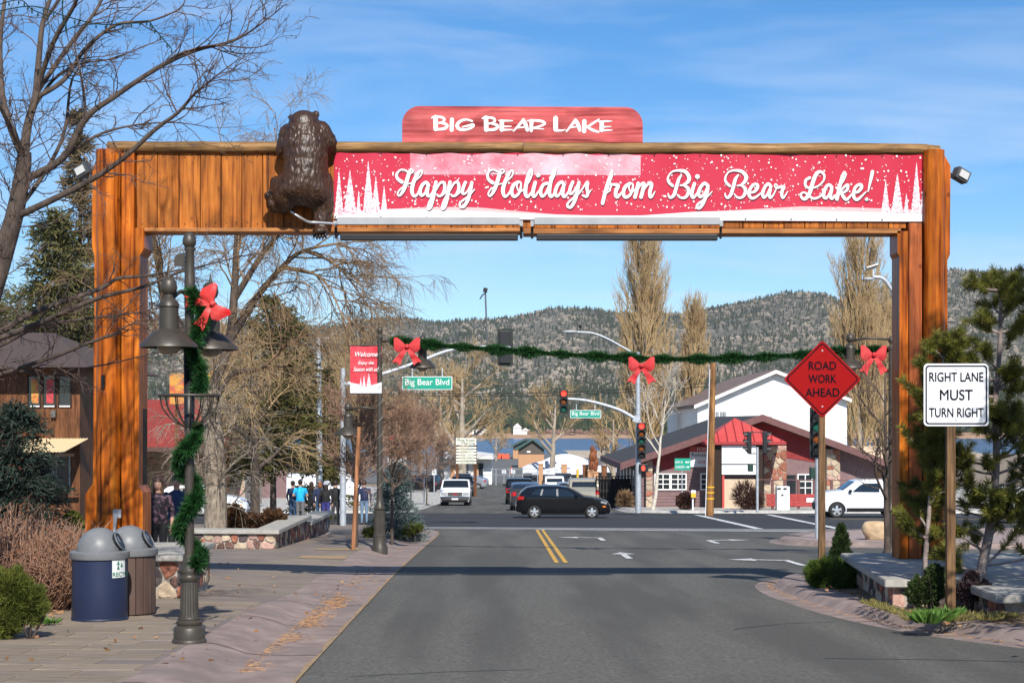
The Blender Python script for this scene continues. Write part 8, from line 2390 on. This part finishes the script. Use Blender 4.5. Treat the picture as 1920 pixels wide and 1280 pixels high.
# --- conifers
def conifer(name, label, px, base_py, top_py, d, rad, mat, mbark, N=9000, L=.22, W=.05, droop=.25, shape=1.0, seed=1, z0=None, ragged=.35, bare=.0, lean=0.0):
    R = np.random.RandomState(seed)
    x = (px-960)*d/F; z = G(d) if z0 is None else z0; zt_ = at(0, top_py, d).z; H = zt_-z
    t = thing(name, label, 'tree', (x, d, z))
    segs = []; nb = int(N/55)
    for i in range(12): segs.append((x+lean*i/12, d, z+H*i/12, x+lean*(i+1)/12, d, z+H*(i+1)/12, .045*H*.35*(1-i/12)+.01, .045*H*.35*(1-(i+1)/12)+.008))
    P = []; D = []
    for b in range(nb):
        f = bare+(1-bare)*R.uniform(.02, 1)**.85
        az = R.uniform(0, 2*PI); rr = rad*(1-f)**shape*R.uniform(1-ragged, 1.12)+.10
        ca, sa = math.cos(az), math.sin(az)
        p0 = np.array([x+lean*f, d, z+H*f]); rise = R.uniform(-.15, .25)*rr
        p1 = p0+np.array([ca*rr*.6, sa*rr*.6, rise*.6-droop*rr*.15]); p2_ = p0+np.array([ca*rr, sa*rr, rise-droop*rr*.6])
        segs.append((*p0, *p1, .012*H*.12+.006, .008)); segs.append((*p1, *p2_, .008, .004))
        m = max(12, int(N/nb*(.4+rr/rad)))
        u = R.uniform(.15, 1, m)**.7
        q = np.where(u[:, None] < .6, p0+(p1-p0)*(u[:, None]/.6), p1+(p2_-p1)*((u[:, None]-.6)/.4))
        q += R.normal(0, .05*rad+.03, (m, 3))*np.array([1, 1, .6])
        out = np.array([ca, sa, .15]); dd_ = out+R.normal(0, .75, (m, 3)); P.append(q); D.append(dd_)
    P = np.concatenate(P); D = np.concatenate(D)
    V_, T_ = needles(P, D, L*NR.uniform(.6, 1.2, len(P)), W, .1)
    segmesh('trunk', segs, mbark, t, 5)
    npmesh('crown', V_, T_, mat, t)
    return t
m_dkcon = leafmat('needles_dark_olive', (.018, .021, .006), (.135, .118, .030), sc=1.1, trl=.12)
m_cedar = leafmat('needles_cedar', (.038, .040, .012), (.15, .135, .045), sc=.9, trl=.15)
m_larch = leafmat('needles_brownish', (.085, .062, .032), (.21, .16, .08), sc=.8, trl=.15)
m_blue = leafmat('needles_blue_spruce', (.055, .085, .080), (.16, .21, .20), sc=4, trl=.1)
m_dkspr = leafmat('needles_dark_spruce', (.008, .018, .014), (.040, .062, .045), sc=3, trl=.1)
m_pine = leafmat('needles_pine', (.055, .066, .010), (.255, .245, .045), sc=3.5, trl=.3)
m_mugo = leafmat('needles_mugo', (.050, .085, .012), (.13, .19, .035), sc=6, trl=.2)
m_bushg = leafmat('juniper_yellow_green', (.055, .075, .012), (.15, .16, .030), sc=7, trl=.2)
conifer('dark_conifer', 'broad dark conifer behind the planter, left of the waiting pedestrians', 512, 985, 560, 67, 2.9, m_dkcon, m_bark1, 14000, .30, .055, .1, .5, 2, ragged=.6, bare=.16)
conifer('dark_conifer', 'smaller dark conifer right of the broad one, behind the galvanised poles', 608, 980, 690, 74, 1.6, m_dkcon, m_bark1, 5000, .26, .06, .2, .7, 3)
conifer('tall_conifer', 'tall thin brownish conifer rising behind the left column top', 150, 960, 205, 92, 3.2, m_larch, m_bark1, 15000, .50, .07, .3, .8, 4, ragged=.7)
conifer('cedar_tree', 'broad olive cedar behind the brown roof at the left', 105, 960, 400, 90, 5.6, m_cedar, m_bark1, 20000, .48, .075, .35, .7, 5, ragged=.6)
conifer('cedar_tree', 'olive conifer at the far left edge behind bare boughs', -20, 960, 480, 96, 4.8, m_cedar, m_bark1, 10000, .42, .06, .35, .8, 6, ragged=.6)
conifer('spruce_tree', 'dense dark spruce before the wooden building at the left edge', 30, 1000, 762, 26.5, .95, m_dkspr, m_bark1, 15000, .10, .022, .2, .5, 7, ragged=.3)
conifer('blue_spruce', 'small blue spruce between the banner lamp and the boulevard', 742, 1006, 868, 48.5, .92, m_blue, m_bark1, 9000, .12, .022, .35, .75, 8, ragged=.3)
# --- pine on the right with long needles
def pine(name, label, d, trunk_pts, r0, boughs, mat, mbark, nl=.115, nw=.007, per=165, seed=1, dens=7):
    R = np.random.RandomState(seed)
    p0 = at(*trunk_pts[0], d); t = thing(name, label, 'tree', (p0.x, d, p0.z))
    C = catmull([tuple(at(a, b, d)) for a, b in trunk_pts], 6); n = len(C)-1
    segs = [(*C[i], *C[i+1], r0*(1-.8*i/n), r0*(1-.8*(i+1)/n)) for i in range(n)]
    P = []; D = []
    def tuft(p, dr, m, ln=.16):
        u = R.uniform(0, 1, m); q = p-dr*ln*u[:, None]
        dd_ = R.normal(0, 1, (m, 3)); dd_ -= dr*np.sum(dd_*dr, 1)[:, None]; dd_ /= np.linalg.norm(dd_, axis=1)[:, None]
        P.append(q); D.append(dd_*.85+dr*R.uniform(.3, 1.0, (m, 1)))
    for (f, az, L_, el, k) in boughs(R):
        if math.sin(az) < -.2: L_ *= .62
        i = min(int(f*n), n-1); p = np.array(C[i]); dr = np.array([math.cos(az)*math.cos(el), math.sin(az)*math.cos(el), math.sin(el)])
        q = p; st = 5; pts = [p]
        for j in range(st):
            dr = dr+R.normal(0, .12, 3)+np.array([0, 0, .10]); dr /= np.linalg.norm(dr); q = q+dr*L_/st; pts.append(q)
            segs.append((*pts[-2], *pts[-1], .016*(1-j/st)+.005, .016*(1-(j+1)/st)+.004))
        for j in range(k):
            g_ = R.uniform(.35, 1); a = min(int(g_*st), st-1); c = pts[a]+(pts[a+1]-pts[a])*(g_*st-a)
            sd = dr+R.normal(0, .75, 3)+np.array([0, 0, .35]); sd /= np.linalg.norm(sd); ln = R.uniform(.12, .32); e = c+sd*ln
            segs.append((*c, *e, .006, .004)); tuft(e, sd, per, .20)
        tuft(q+dr*.05, dr, int(per*1.4), .24)
    top = np.array(C[-1]); tuft(top+np.array([0, 0, .08]), np.array([0, 0, 1.0]), int(per*1.8), .3)
    P = np.concatenate(P); D = np.concatenate(D)
    V_, T_ = needles(P, D, nl*NR.uniform(.7, 1.15, len(P)), nw)
    segmesh('trunk', segs, mbark, t, 6); npmesh('crown', V_, T_, mat, t)
    return t
def boughs1(R):
    out = []
    for i in range(70):
        f = R.uniform(.12, .97)**1.15
        az = R.uniform(0, 2*PI)
        L_ = (1.25*(1-f)+.25)*R.uniform(.7, 1.15)
        out.append((f, az, L_, R.uniform(-.05, .5), 5 if f < .6 else 3))
    return out
m_pbark = M('pine_bark', (.20, .15, .13), (.36, .29, .26), sc=10, rough=.9, bump=.7, bsc=30)
pine('pine_tree', 'young long needled pine behind the white lane sign at the right edge', 22.1, [(1832, 1130), (1842, 1060), (1858, 980), (1866, 900), (1868, 840), (1866, 760), (1874, 660), (1877, 560), (1878, 540)], .075, boughs1, m_pine, m_pbark, seed=3)
def boughs2(R):
    return [(R.uniform(.25, .97), R.uniform(0, 2*PI), R.uniform(.22, .5), R.uniform(.1, .6), 4) for i in range(34)]
pine('pine_tree', 'smaller pine in front of the right column, left of the lane sign', 22.0, [(1728, 1130), (1738, 1010), (1748, 880), (1756, 760), (1775, 640)], .04, boughs2, m_pine, m_pbark, seed=5)
pine('pine_tree', 'pine standing past the right picture edge with boughs in view', 24.0, [(2070, 1110), (2065, 900), (2060, 700), (2055, 520), (2050, 430)], .10, lambda R: [(R.uniform(.2, .98), R.uniform(1.6, 4.7), R.uniform(.4, 1.0), R.uniform(0, .5), 4) for i in range(26)], m_pine, m_pbark, seed=6)
conifer('tall_conifer', 'tall conifer standing off the right picture edge that shades the right pedestal', 960+8.2*F/16.2, 0, 790-(10.8-1.79)*F/16.2, 16.2, 2.7, m_cedar, m_bark1, 16000, .22, .05, .3, .8, 44, ragged=.35)
# --- shrubs made of dense short needles round a few mounds
def shrub(name, label, d, mounds, mat, N, L, W, z0=None, core=True):
    p = at(mounds[0][0], 0, d); t = thing(name, label, 'shrub', (p.x, d, G(d)+.1))
    P = []; D = []; stems = []
    for (px, py, rx_, rz2) in mounds:
        c = np.array(at(px, py, d)); rx2 = rx_*d/F; rz3 = rz2*d/F
        v = NR.normal(size=(N//len(mounds), 3)); v /= np.linalg.norm(v, axis=1)[:, None]
        r = NR.uniform(.25, 1, (len(v), 1))**.45*(1+.18*np.sin(v[:, :1]*7+py)*np.cos(v[:, 2:3]*6+px))
        P.append(c+v*r*np.array([rx2, rx2*.8, rz3])); D.append(v+np.array([0, 0, .5])+NR.normal(0, .5, v.shape))
        for k in range(7): e = c+NR.normal(size=3)*np.array([rx2, rx2*.7, rz3])*.55; stems.append((c[0], c[1], G(d)+.1, *e, .012, .005))
    P = np.concatenate(P); D = np.concatenate(D)
    keep = P[:, 2] > G(d)+.1
    V_, T_ = needles(P[keep], D[keep], L*NR.uniform(.6, 1.2, keep.sum()), W)
    segmesh('stems', stems, m_bark1, t, 4); npmesh('foliage', V_, T_, mat, t)
    return t
shrub('cone_juniper', 'dark cone shaped juniper beside the red diamond sign post', 27.3, [(1577, 1070, 27, 28), (1577, 1046, 22, 26), (1577, 1018, 15, 24), (1577, 998, 7, 16)], leafmat('juniper_dark', (.010, .028, .008), (.050, .080, .022), sc=8, trl=.1), 16000, .05, .010)
shrub('mugo_pine', 'bright green mugo pine shrub at the foot of the red diamond sign', 26.0, [(1558, 1078, 34, 30), (1596, 1086, 26, 28), (1532, 1076, 18, 20)], m_mugo, 20000, .10, .009)
shrub('yellow_juniper', 'yellow green juniper shrub at the left picture edge', 17.6, [(20, 1105, 35, 40), (55, 1130, 32, 38), (8, 1160, 40, 34)], m_bushg, 22000, .06, .008)
shrub('boxwood_shrub', 'small dark shrub behind the lane sign, against the pedestal', 21.4, [(1745, 1105, 24, 30), (1722, 1108, 20, 26), (1752, 1080, 18, 22)], leafmat('box_leaf', (.020, .040, .010), (.060, .085, .022), sc=9, trl=.15), 7000, .045, .020)
shrub('barberry_shrub', 'dark purple leaved shrub at the foot of the pine', 21.4, [(1815, 1105, 20, 22), (1845, 1110, 18, 20), (1822, 1085, 12, 12)], leafmat('barberry_leaf', (.030, .018, .020), (.10, .065, .070), sc=9, trl=.15), 5000, .045, .026)
shrub('gold_shrub', 'little yellow green shrub beside the left column foot', 27.0, [(135, 972, 14, 12), (148, 985, 8, 8)], m_bushg, 2500, .06, .018)
shrub('brown_shrub', 'brown dry shrub behind the planter wall', 44.5, [(470, 985, 30, 22), (510, 978, 24, 22), (440, 975, 22, 26)], leafmat('dry_leaf', (.050, .022, .010), (.13, .065, .030), sc=4, trl=.1), 7000, .10, .05)
shrub('round_shrub', 'rounded brown shrub before the mauve wall of the restaurant', 92, [(1285, 939, 13, 11)], leafmat('brown_leaf', (.050, .022, .016), (.10, .05, .035), sc=2, trl=.1), 2500, .25, .12)
shrub('round_shrub', 'twiggy brown shrub before the blank tower sign', 92, [(1395, 930, 18, 22), (1412, 940, 14, 16)], MATS['brown_leaf'], 1600, .5, .03)
shrub('round_shrub', 'dry tan shrub beside the fenced ramp', 100, [(1172, 938, 9, 12)], leafmat('tan_leaf', (.20, .12, .06), (.32, .21, .11), sc=2, trl=.1), 1500, .4, .05)
shrub('spruce_bed_plants', 'low green and tan plants round the foot of the blue spruce', 48, [(700, 999, 18, 8), (775, 990, 16, 7), (755, 1000, 16, 6)], m_bushg, 3500, .12, .02)
# --- twiggy brown hedge at the left
def twig_bush(name, label, d, cx, cy, w, h, N, mat, seed):
    R = random.Random(seed); p = at(cx, cy, d); t = thing(name, label, 'shrub', (p.x, d, G(d)+.15)); segs = []
    for i in range(N):
        a = R.uniform(0, 2*PI); rr = R.random()**.5
        b = Vector((p.x+math.cos(a)*rr*w*.45, d+math.sin(a)*rr*w*.45, G(d)+.12))
        hh = h*R.uniform(.55, 1.08)*(1-.25*rr*rr); tp = b+Vector((math.cos(a)*rr*w*.35+R.gauss(0, .08), math.sin(a)*rr*.3*w+R.gauss(0, .08), hh))
        m = b.lerp(tp, .5)+Vector((R.gauss(0, .06), R.gauss(0, .06), 0))
        segs += [(*b, *m, .009, .007), (*m, *tp, .007, .004)]
        for q in range(5):
            f = R.uniform(.3, 1); c = b.lerp(m, f*2) if f < .5 else m.lerp(tp, f*2-1)
            e = c+Vector((R.gauss(0, .13), R.gauss(0, .13), R.uniform(.02, .22))); segs.append((*c, *e, .0045, .003))
    segmesh('twigs', segs, mat, t, 3); return t
tb = twig_bush('twig_hedge', 'dense reddish brown leafless hedge shrub left of the bins', 21.8, 40, 1040, 1.7, 1.12, 900, M('hedge_twig', (.20, .095, .055), (.42, .25, .165), sc=9, rough=.85), 4)
tb2 = twig_bush('twig_hedge', 'second leafless hedge shrub at the left edge, behind the first', 23.5, -40, 1030, 1.5, 1.3, 420, MATS['hedge_twig'], 6)
P = NR.normal(size=(1600, 3))*np.array([.42, .4, .28])+np.array([at(62, 0, 21.8).x, 21.8, G(21.8)+.62]); V_, T_ = needles(P, NR.normal(size=P.shape), .05, .03)
npmesh('dry_leaves', V_, T_, leafmat('dry_orange_leaf', (.20, .075, .035), (.34, .15, .08), sc=8, trl=.2), tb)
twig_bush('twig_hedge', 'small twiggy brown shrub beside the left column foot', 27.5, 142, 955, .55, .75, 160, M('hedge_twig_pink', (.20, .10, .075), (.30, .17, .13), sc=9, rough=.85), 8)

# --- poplars and other background trees
def poplar(label, px, base_py, top_py, d, w, seed, n=46):
    R = random.Random(seed); x = (px-960)*d/F; z = G(d); H = at(0, top_py, d).z-z
    g = Grow(seed, [dict(), dict(len=H*.30, rad=.10, seg=7, wig=.05, up=.16, n=9, ang=.35, start=.1, taper=.25), dict(len=H*.15, rad=.045, seg=5, wig=.07, up=.20, n=7, ang=.4, taper=.4), dict(len=H*.07, rad=.028, seg=3, wig=.08, up=.2, taper=.6)])
    g.thick = .16; g.rmin = .017
    for i in range(14): f = i/14; g.wood.append((x, d, z+H*.92*f, x, d, z+H*.92*(f+1/14), .36*(1-f)+.03, .36*(1-f-1/14)+.03))
    for i in range(n):
        f = R.uniform(.03, .86); az = R.uniform(0, 2*PI); e = .42
        g.branch((x, d, z+H*f), (math.cos(az)*e, math.sin(az)*e, .85), H*w*R.uniform(.7, 1.2)*(1-.45*f), .10*(1-f)+.03, 1)
    t = tree('poplar_tree', label, x, d); g.build(t, m_cotton, m_tan, 6, 3); return t
poplar('tallest leafless poplar, just left of the white warehouse', 1208, 850, 452, 150, .36, 21, 90)
poplar('slim leafless poplar right beside the tallest one', 1300, 850, 572, 158, .28, 22, 50)
poplar('leafless poplar with its top under the right end of the beam', 1612, 850, 442, 152, .36, 23, 84)
poplar('short leafless poplar behind the right bow', 1655, 850, 560, 160, .30, 24, 44)
def bare(name, label, px, d, H, lv, mw, mt, seed, lean=(0, 0), r=.2, thick=.05, rmin=.015, z=None, nb=9, f0=.25, spread=.75):
    R = random.Random(seed); x = (px-960)*d/F; z = G(d) if z is None else z
    g = Grow(seed, lv); g.thick = thick; g.rmin = rmin
    pts = [Vector((x+lean[0]*i/8+R.gauss(0, .02*H*.1), d, z+H*.75*i/8)) for i in range(9)]
    for i in range(8): g.wood.append((*pts[i], *pts[i+1], r*(1-.8*i/8), r*(1-.8*(i+1)/8)))
    for i in range(nb):
        f = f0+(1-f0)*(i+.5)/nb; k = min(int(f*8), 7); p = pts[k].lerp(pts[k+1], f*8-k); az = R.uniform(0, 2*PI)
        g.branch(p, (math.cos(az)*spread, math.sin(az)*spread, .75), lv[1]['len']*R.uniform(.75, 1.2)*(1-.4*f), r*(1-.8*f)*.65, 1)
    t = tree(name, label, x, d, z); g.build(t, mw, mt, 7, 3); return t
def lvs(L1_, L2_, L3_, r1, r2, r3, n1, n2, up=.05, droop=0): return [dict(), dict(len=L1_, rad=r1, seg=7, wig=.12, up=up, n=n1, ang=.6, start=.2, taper=.25), dict(len=L2_, rad=r2, seg=5, wig=.14, up=up-droop, n=n2, ang=.6, taper=.4), dict(len=L3_, rad=r3, seg=4, wig=.15, up=up-droop*1.5, taper=.6)]
bare('cottonwood_tree', 'big leafless cottonwood with pale trunk behind the marina sign', 866, 200, 17, lvs(8.5, 3.8, 1.7, .16, .06, .035, 13, 8, .07), m_cotton, m_tan, 31, r=.62, thick=.10, rmin=.022, nb=12, f0=.12, spread=.9)
bare('cottonwood_tree', 'second leafless cottonwood left of the marina sign', 826, 215, 15, lvs(7, 3.2, 1.5, .15, .06, .035, 11, 7, .07), m_cotton, m_tan, 32, r=.5, thick=.10, rmin=.022, nb=10, f0=.15, spread=.8)
bare('cottonwood_tree', 'leafless cottonwood among the shrink wrapped boats', 1034, 240, 15.5, lvs(6.5, 2.8, 1.3, .14, .05, .034, 10, 7, .09), m_cotton, m_tan, 33, lean=(.6, 0), r=.5, thick=.10, rmin=.022, nb=9, f0=.3, spread=.7)
bare('willow_tree', 'tan leafless willow behind the welcome banner', 668, 125, 12, lvs(5, 3.2, 2.0, .10, .04, .024, 10, 9, .05, .10), m_bark1, m_tan, 34, r=.3, rmin=.016, nb=14, f0=.2)
bare('willow_tree', 'tan leafless willow behind the galvanised poles', 620, 132, 14, lvs(5, 3.2, 2.0, .10, .04, .024, 10, 9, .05, .10), m_bark1, m_tan, 35, r=.3, rmin=.016, nb=14, f0=.2)
bare('willow_tree', 'golden twigged willow drooping before the dark conifer, behind the old trunk', 478, 60, 7.6, lvs(3.0, 2.0, 1.3, .05, .02, .011, 9, 9, .04, .14), m_bark1, m_tan, 39, r=.2, thick=.05, rmin=.008, nb=15, f0=.3)
bare('birch_tree', 'slender white birch leaning right before the restaurant', 1224, 91, 8.2, lvs(3.6, 1.5, .8, .045, .02, .012, 7, 6, .10, .06), m_birch, m_birch, 36, lean=(.7, 0), r=.12, thick=.02, rmin=.009, nb=7, f0=.45, spread=.5)
bare('bare_tree', 'leafless tree left of the right column, behind the diamond sign', 1664, 37, 5.4, lvs(1.7, .9, .45, .03, .012, .007, 6, 5, .05), m_bark1, m_twig1, 37, lean=(-.05, 0), r=.075, thick=.012, rmin=.005, nb=11, f0=.3, spread=1.0)
for px, d, H, sd, lab in ((668, 41.5, 4.3, 41, 'reddish leafless street tree tied to the wooden stakes'), (735, 44.5, 4.4, 42, 'reddish leafless street tree right of the banner lamp'), (770, 92, 6.0, 43, 'reddish leafless tree on the far left corner'), (800, 108, 6.5, 44, 'tan leafless tree behind the far left parking signs')):
    k = d/42
    bare('street_tree', lab, px, d, H, lvs(1.45*k**.5, .75*k**.5, .42*k**.5, .022, .011, .007*k**.5, 11, 8, .06), m_bark1, m_redtwig, sd, r=.05, thick=.014, rmin=.006*k**.6, nb=20, f0=.38, spread=.9, z=G(d)+.1)
for px, H, d, sd in ((700, 15, 300, 51), (760, 14, 330, 52), (790, 12, 290, 53), (930, 9, 380, 54), (1150, 11, 210, 55)):
    bare('shore_tree', 'leafless tan tree by the lake shore, at picture column %d of the row' % sd if False else {51: 'leafless tan tree behind the welcome banner, near the lake', 52: 'leafless tan tree left of the cottonwoods, near the lake', 53: 'leafless tan tree between the cottonwoods and the street sign', 54: 'small leafless tree by the water, right of the marina sign', 55: 'leafless tan tree left of the tallest poplar'}[sd], px, d, H, lvs(5, 2.4, 1.4, .12, .06, .05, 8, 6, .08), m_cotton, m_tan, sd, r=.35, thick=.09, rmin=.035, nb=11, f0=.12, spread=.8)
# stakes of the street tree
st_ = thing('tree_stake', 'orange brown wooden stake beside the reddish street tree', 'stake', (at(665, 0, 40).x, 40, G(40)+.1))
d = 39.6; x0 = at(662, 0, d).x
mb = MB(); mb.tube([(x0, d, G(d)+.1), at(673, 800, d)], .05, 8); mb.build('pole', woodmat('stake_wood', (.30, .13, .06), (.16, .07, .03), (.42, .20, .10), 'z', knots=False), st_, smooth='auto')
for p in ((665, 1042), (712, 1030)):
    x, y = gnd(*p, KH); x = min(x, xs_left(y)-.52); mb = MB(); zq = G(y)+side_h(x, y); mb.add([(x+a_, y+b_, G(y+b_)+side_h(x+a_, y+b_)+.012) for a_, b_ in ((-.5, -.45), (.5, -.45), (.5, .45), (-.5, .45))], [(0, 1, 2, 3)]); struct(mb.build('tree_pit', M('pit_straw', (.24, .16, .085), (.36, .25, .14), sc=20, rough=.95)))
# --- bed plants, weeds, fallen needles
def weeds(name, label, spots, mat, L, W, n=90):
    P = []; D = []
    for (x, y, r) in spots:
        m = int(n*r/.15); a = NR.uniform(0, 6.28, m); rr = r*NR.uniform(0, 1, m)**.5
        z = np.array([G(y)]*m)+.17
        P.append(np.stack([x+np.cos(a)*rr, y+np.sin(a)*rr, z], 1)); D.append(np.stack([np.cos(a)*.7, np.sin(a)*.7, NR.uniform(.3, 1.1, m)], 1))
    P = np.concatenate(P); D = np.concatenate(D); V_, T_ = needles(P, D, L*NR.uniform(.5, 1.2, len(P)), W)
    o = npmesh(name, V_, T_, mat); stuff(o); o['label'] = label; o['category'] = 'weeds'; return o
m_weed = leafmat('weed_leaf', (.060, .130, .020), (.13, .24, .045), sc=9, trl=.25)
sp_ = [gnd(1755, 1165, .15)+(.16,), gnd(1775, 1160, .15)+(.14,), gnd(1740, 1168, .15)+(.12,)]
weeds('weeds', 'fresh green weeds at the foot of the white lane sign', sp_, m_weed, .16, .05, 120)
sp2 = [gnd(1700+k*18+rnd.uniform(-8, 8), 1160+rnd.uniform(-8, 6)+k*.6, .15)+(.12,) for k in range(12)]+[gnd(1625+k*9, 1133+k*3, .15)+(.08,) for k in range(8)]+[gnd(1880, 1160, .15)+(.12,)]
weeds('dry_grass', 'yellowish low grass along the right bed', sp2, leafmat('grass_yellow', (.16, .15, .04), (.30, .25, .09), sc=12, trl=.25), .09, .010, 160)
weeds('ground_plants', 'small green ground plants in the left bed', [gnd(95, 1170, .15)+(.08,), gnd(60, 1160, .15)+(.1,)], m_weed, .08, .03, 110)
# fallen pine needles along the gutters
P = []
for (a, b, w, n) in (((420, 1262), (640, 1120), .09, 2600), ((560, 1180), (640, 1110), .10, 500), ((640, 1105), (720, 1062), .12, 350), ((715, 1045), (760, 1015), .10, 250)):
    (x0, y0), (x1, y1) = gnd(*a), gnd(*b); f = NR.uniform(0, 1, n); cl = (np.sin(f*23+1)+np.sin(f*41)+.5)*.08
    P.append(np.stack([x0+(x1-x0)*f+NR.normal(0, w, n)+cl, y0+(y1-y0)*f+NR.normal(0, .10, n), np.zeros(n)], 1))
Pr = catmull([(p[0]+.33, p[1], 0) for p in R_PATH[2:10]], 20); ii = NR.randint(0, len(Pr), 1500)
P.append(Pr[ii]+NR.normal(0, .06, (1500, 3))*np.array([1, 1, 0])); P = np.concatenate(P)
keep = NR.uniform(0, 1, len(P)) < .8
P = P[keep]; P[:, 2] = [G(y)+.014 for y in P[:, 1]]
a = NR.uniform(0, 6.28, len(P)); D = np.stack([np.cos(a), np.sin(a), NR.uniform(0, .06, len(P))], 1)
V_, T_ = needles(P, D, .070, .005); V_[:, 2] = np.maximum(V_[:, 2], np.array([G(v) for v in V_[:, 1]])+.012)
stuff(npmesh('fallen_needles', V_, T_, M('dry_needles', (.30, .155, .075), (.44, .255, .13), sc=5, rough=.9)))
# fallen leaves on the paving and soil
P = np.stack([NR.uniform(-6.2, -2.4, 130), NR.uniform(15, 33, 130), np.zeros(130)], 1); P2 = np.stack([NR.uniform(4.6, 7, 260), NR.uniform(18.8, 29, 260), np.zeros(260)], 1); P3 = np.stack([NR.uniform(-7.5, -5.2, 300), NR.uniform(15, 21, 300), np.zeros(300)], 1)
P = np.concatenate([P, P2, P3])
P[:, 2] = [G(y)+(.165 if (x > 4.3 or x < -5.4) else side_h(x, y)+.03) for x, y in P[:, :2]]
a = NR.uniform(0, 6.28, len(P)); D = np.stack([np.cos(a), np.sin(a), NR.uniform(.0, .25, len(P))], 1); V_, T_ = needles(P, D, .06, .035)
stuff(npmesh('fallen_leaves', V_, T_, M('dead_leaf', (.20, .09, .04), (.42, .24, .12), sc=7, rough=.9)))
# ================================================================== the thin mountain air
mh = bpy.data.materials.new('haze_air'); mh.use_nodes = True
nt = mh.node_tree; nt.nodes.clear()
ho = nt.nodes.new('ShaderNodeOutputMaterial'); hv = nt.nodes.new('ShaderNodeVolumePrincipled')
hv.inputs['Color'].default_value = (0.80, 0.88, 1.0, 1); hv.inputs['Density'].default_value = 0.00007; hv.inputs['Anisotropy'].default_value = 0.2
nt.links.new(hv.outputs[0], ho.inputs['Volume'])
mb = MB(); mb.box(-3200, 3200, -80, 4200, -16, 340)
stuff(mb.build('haze', mh))
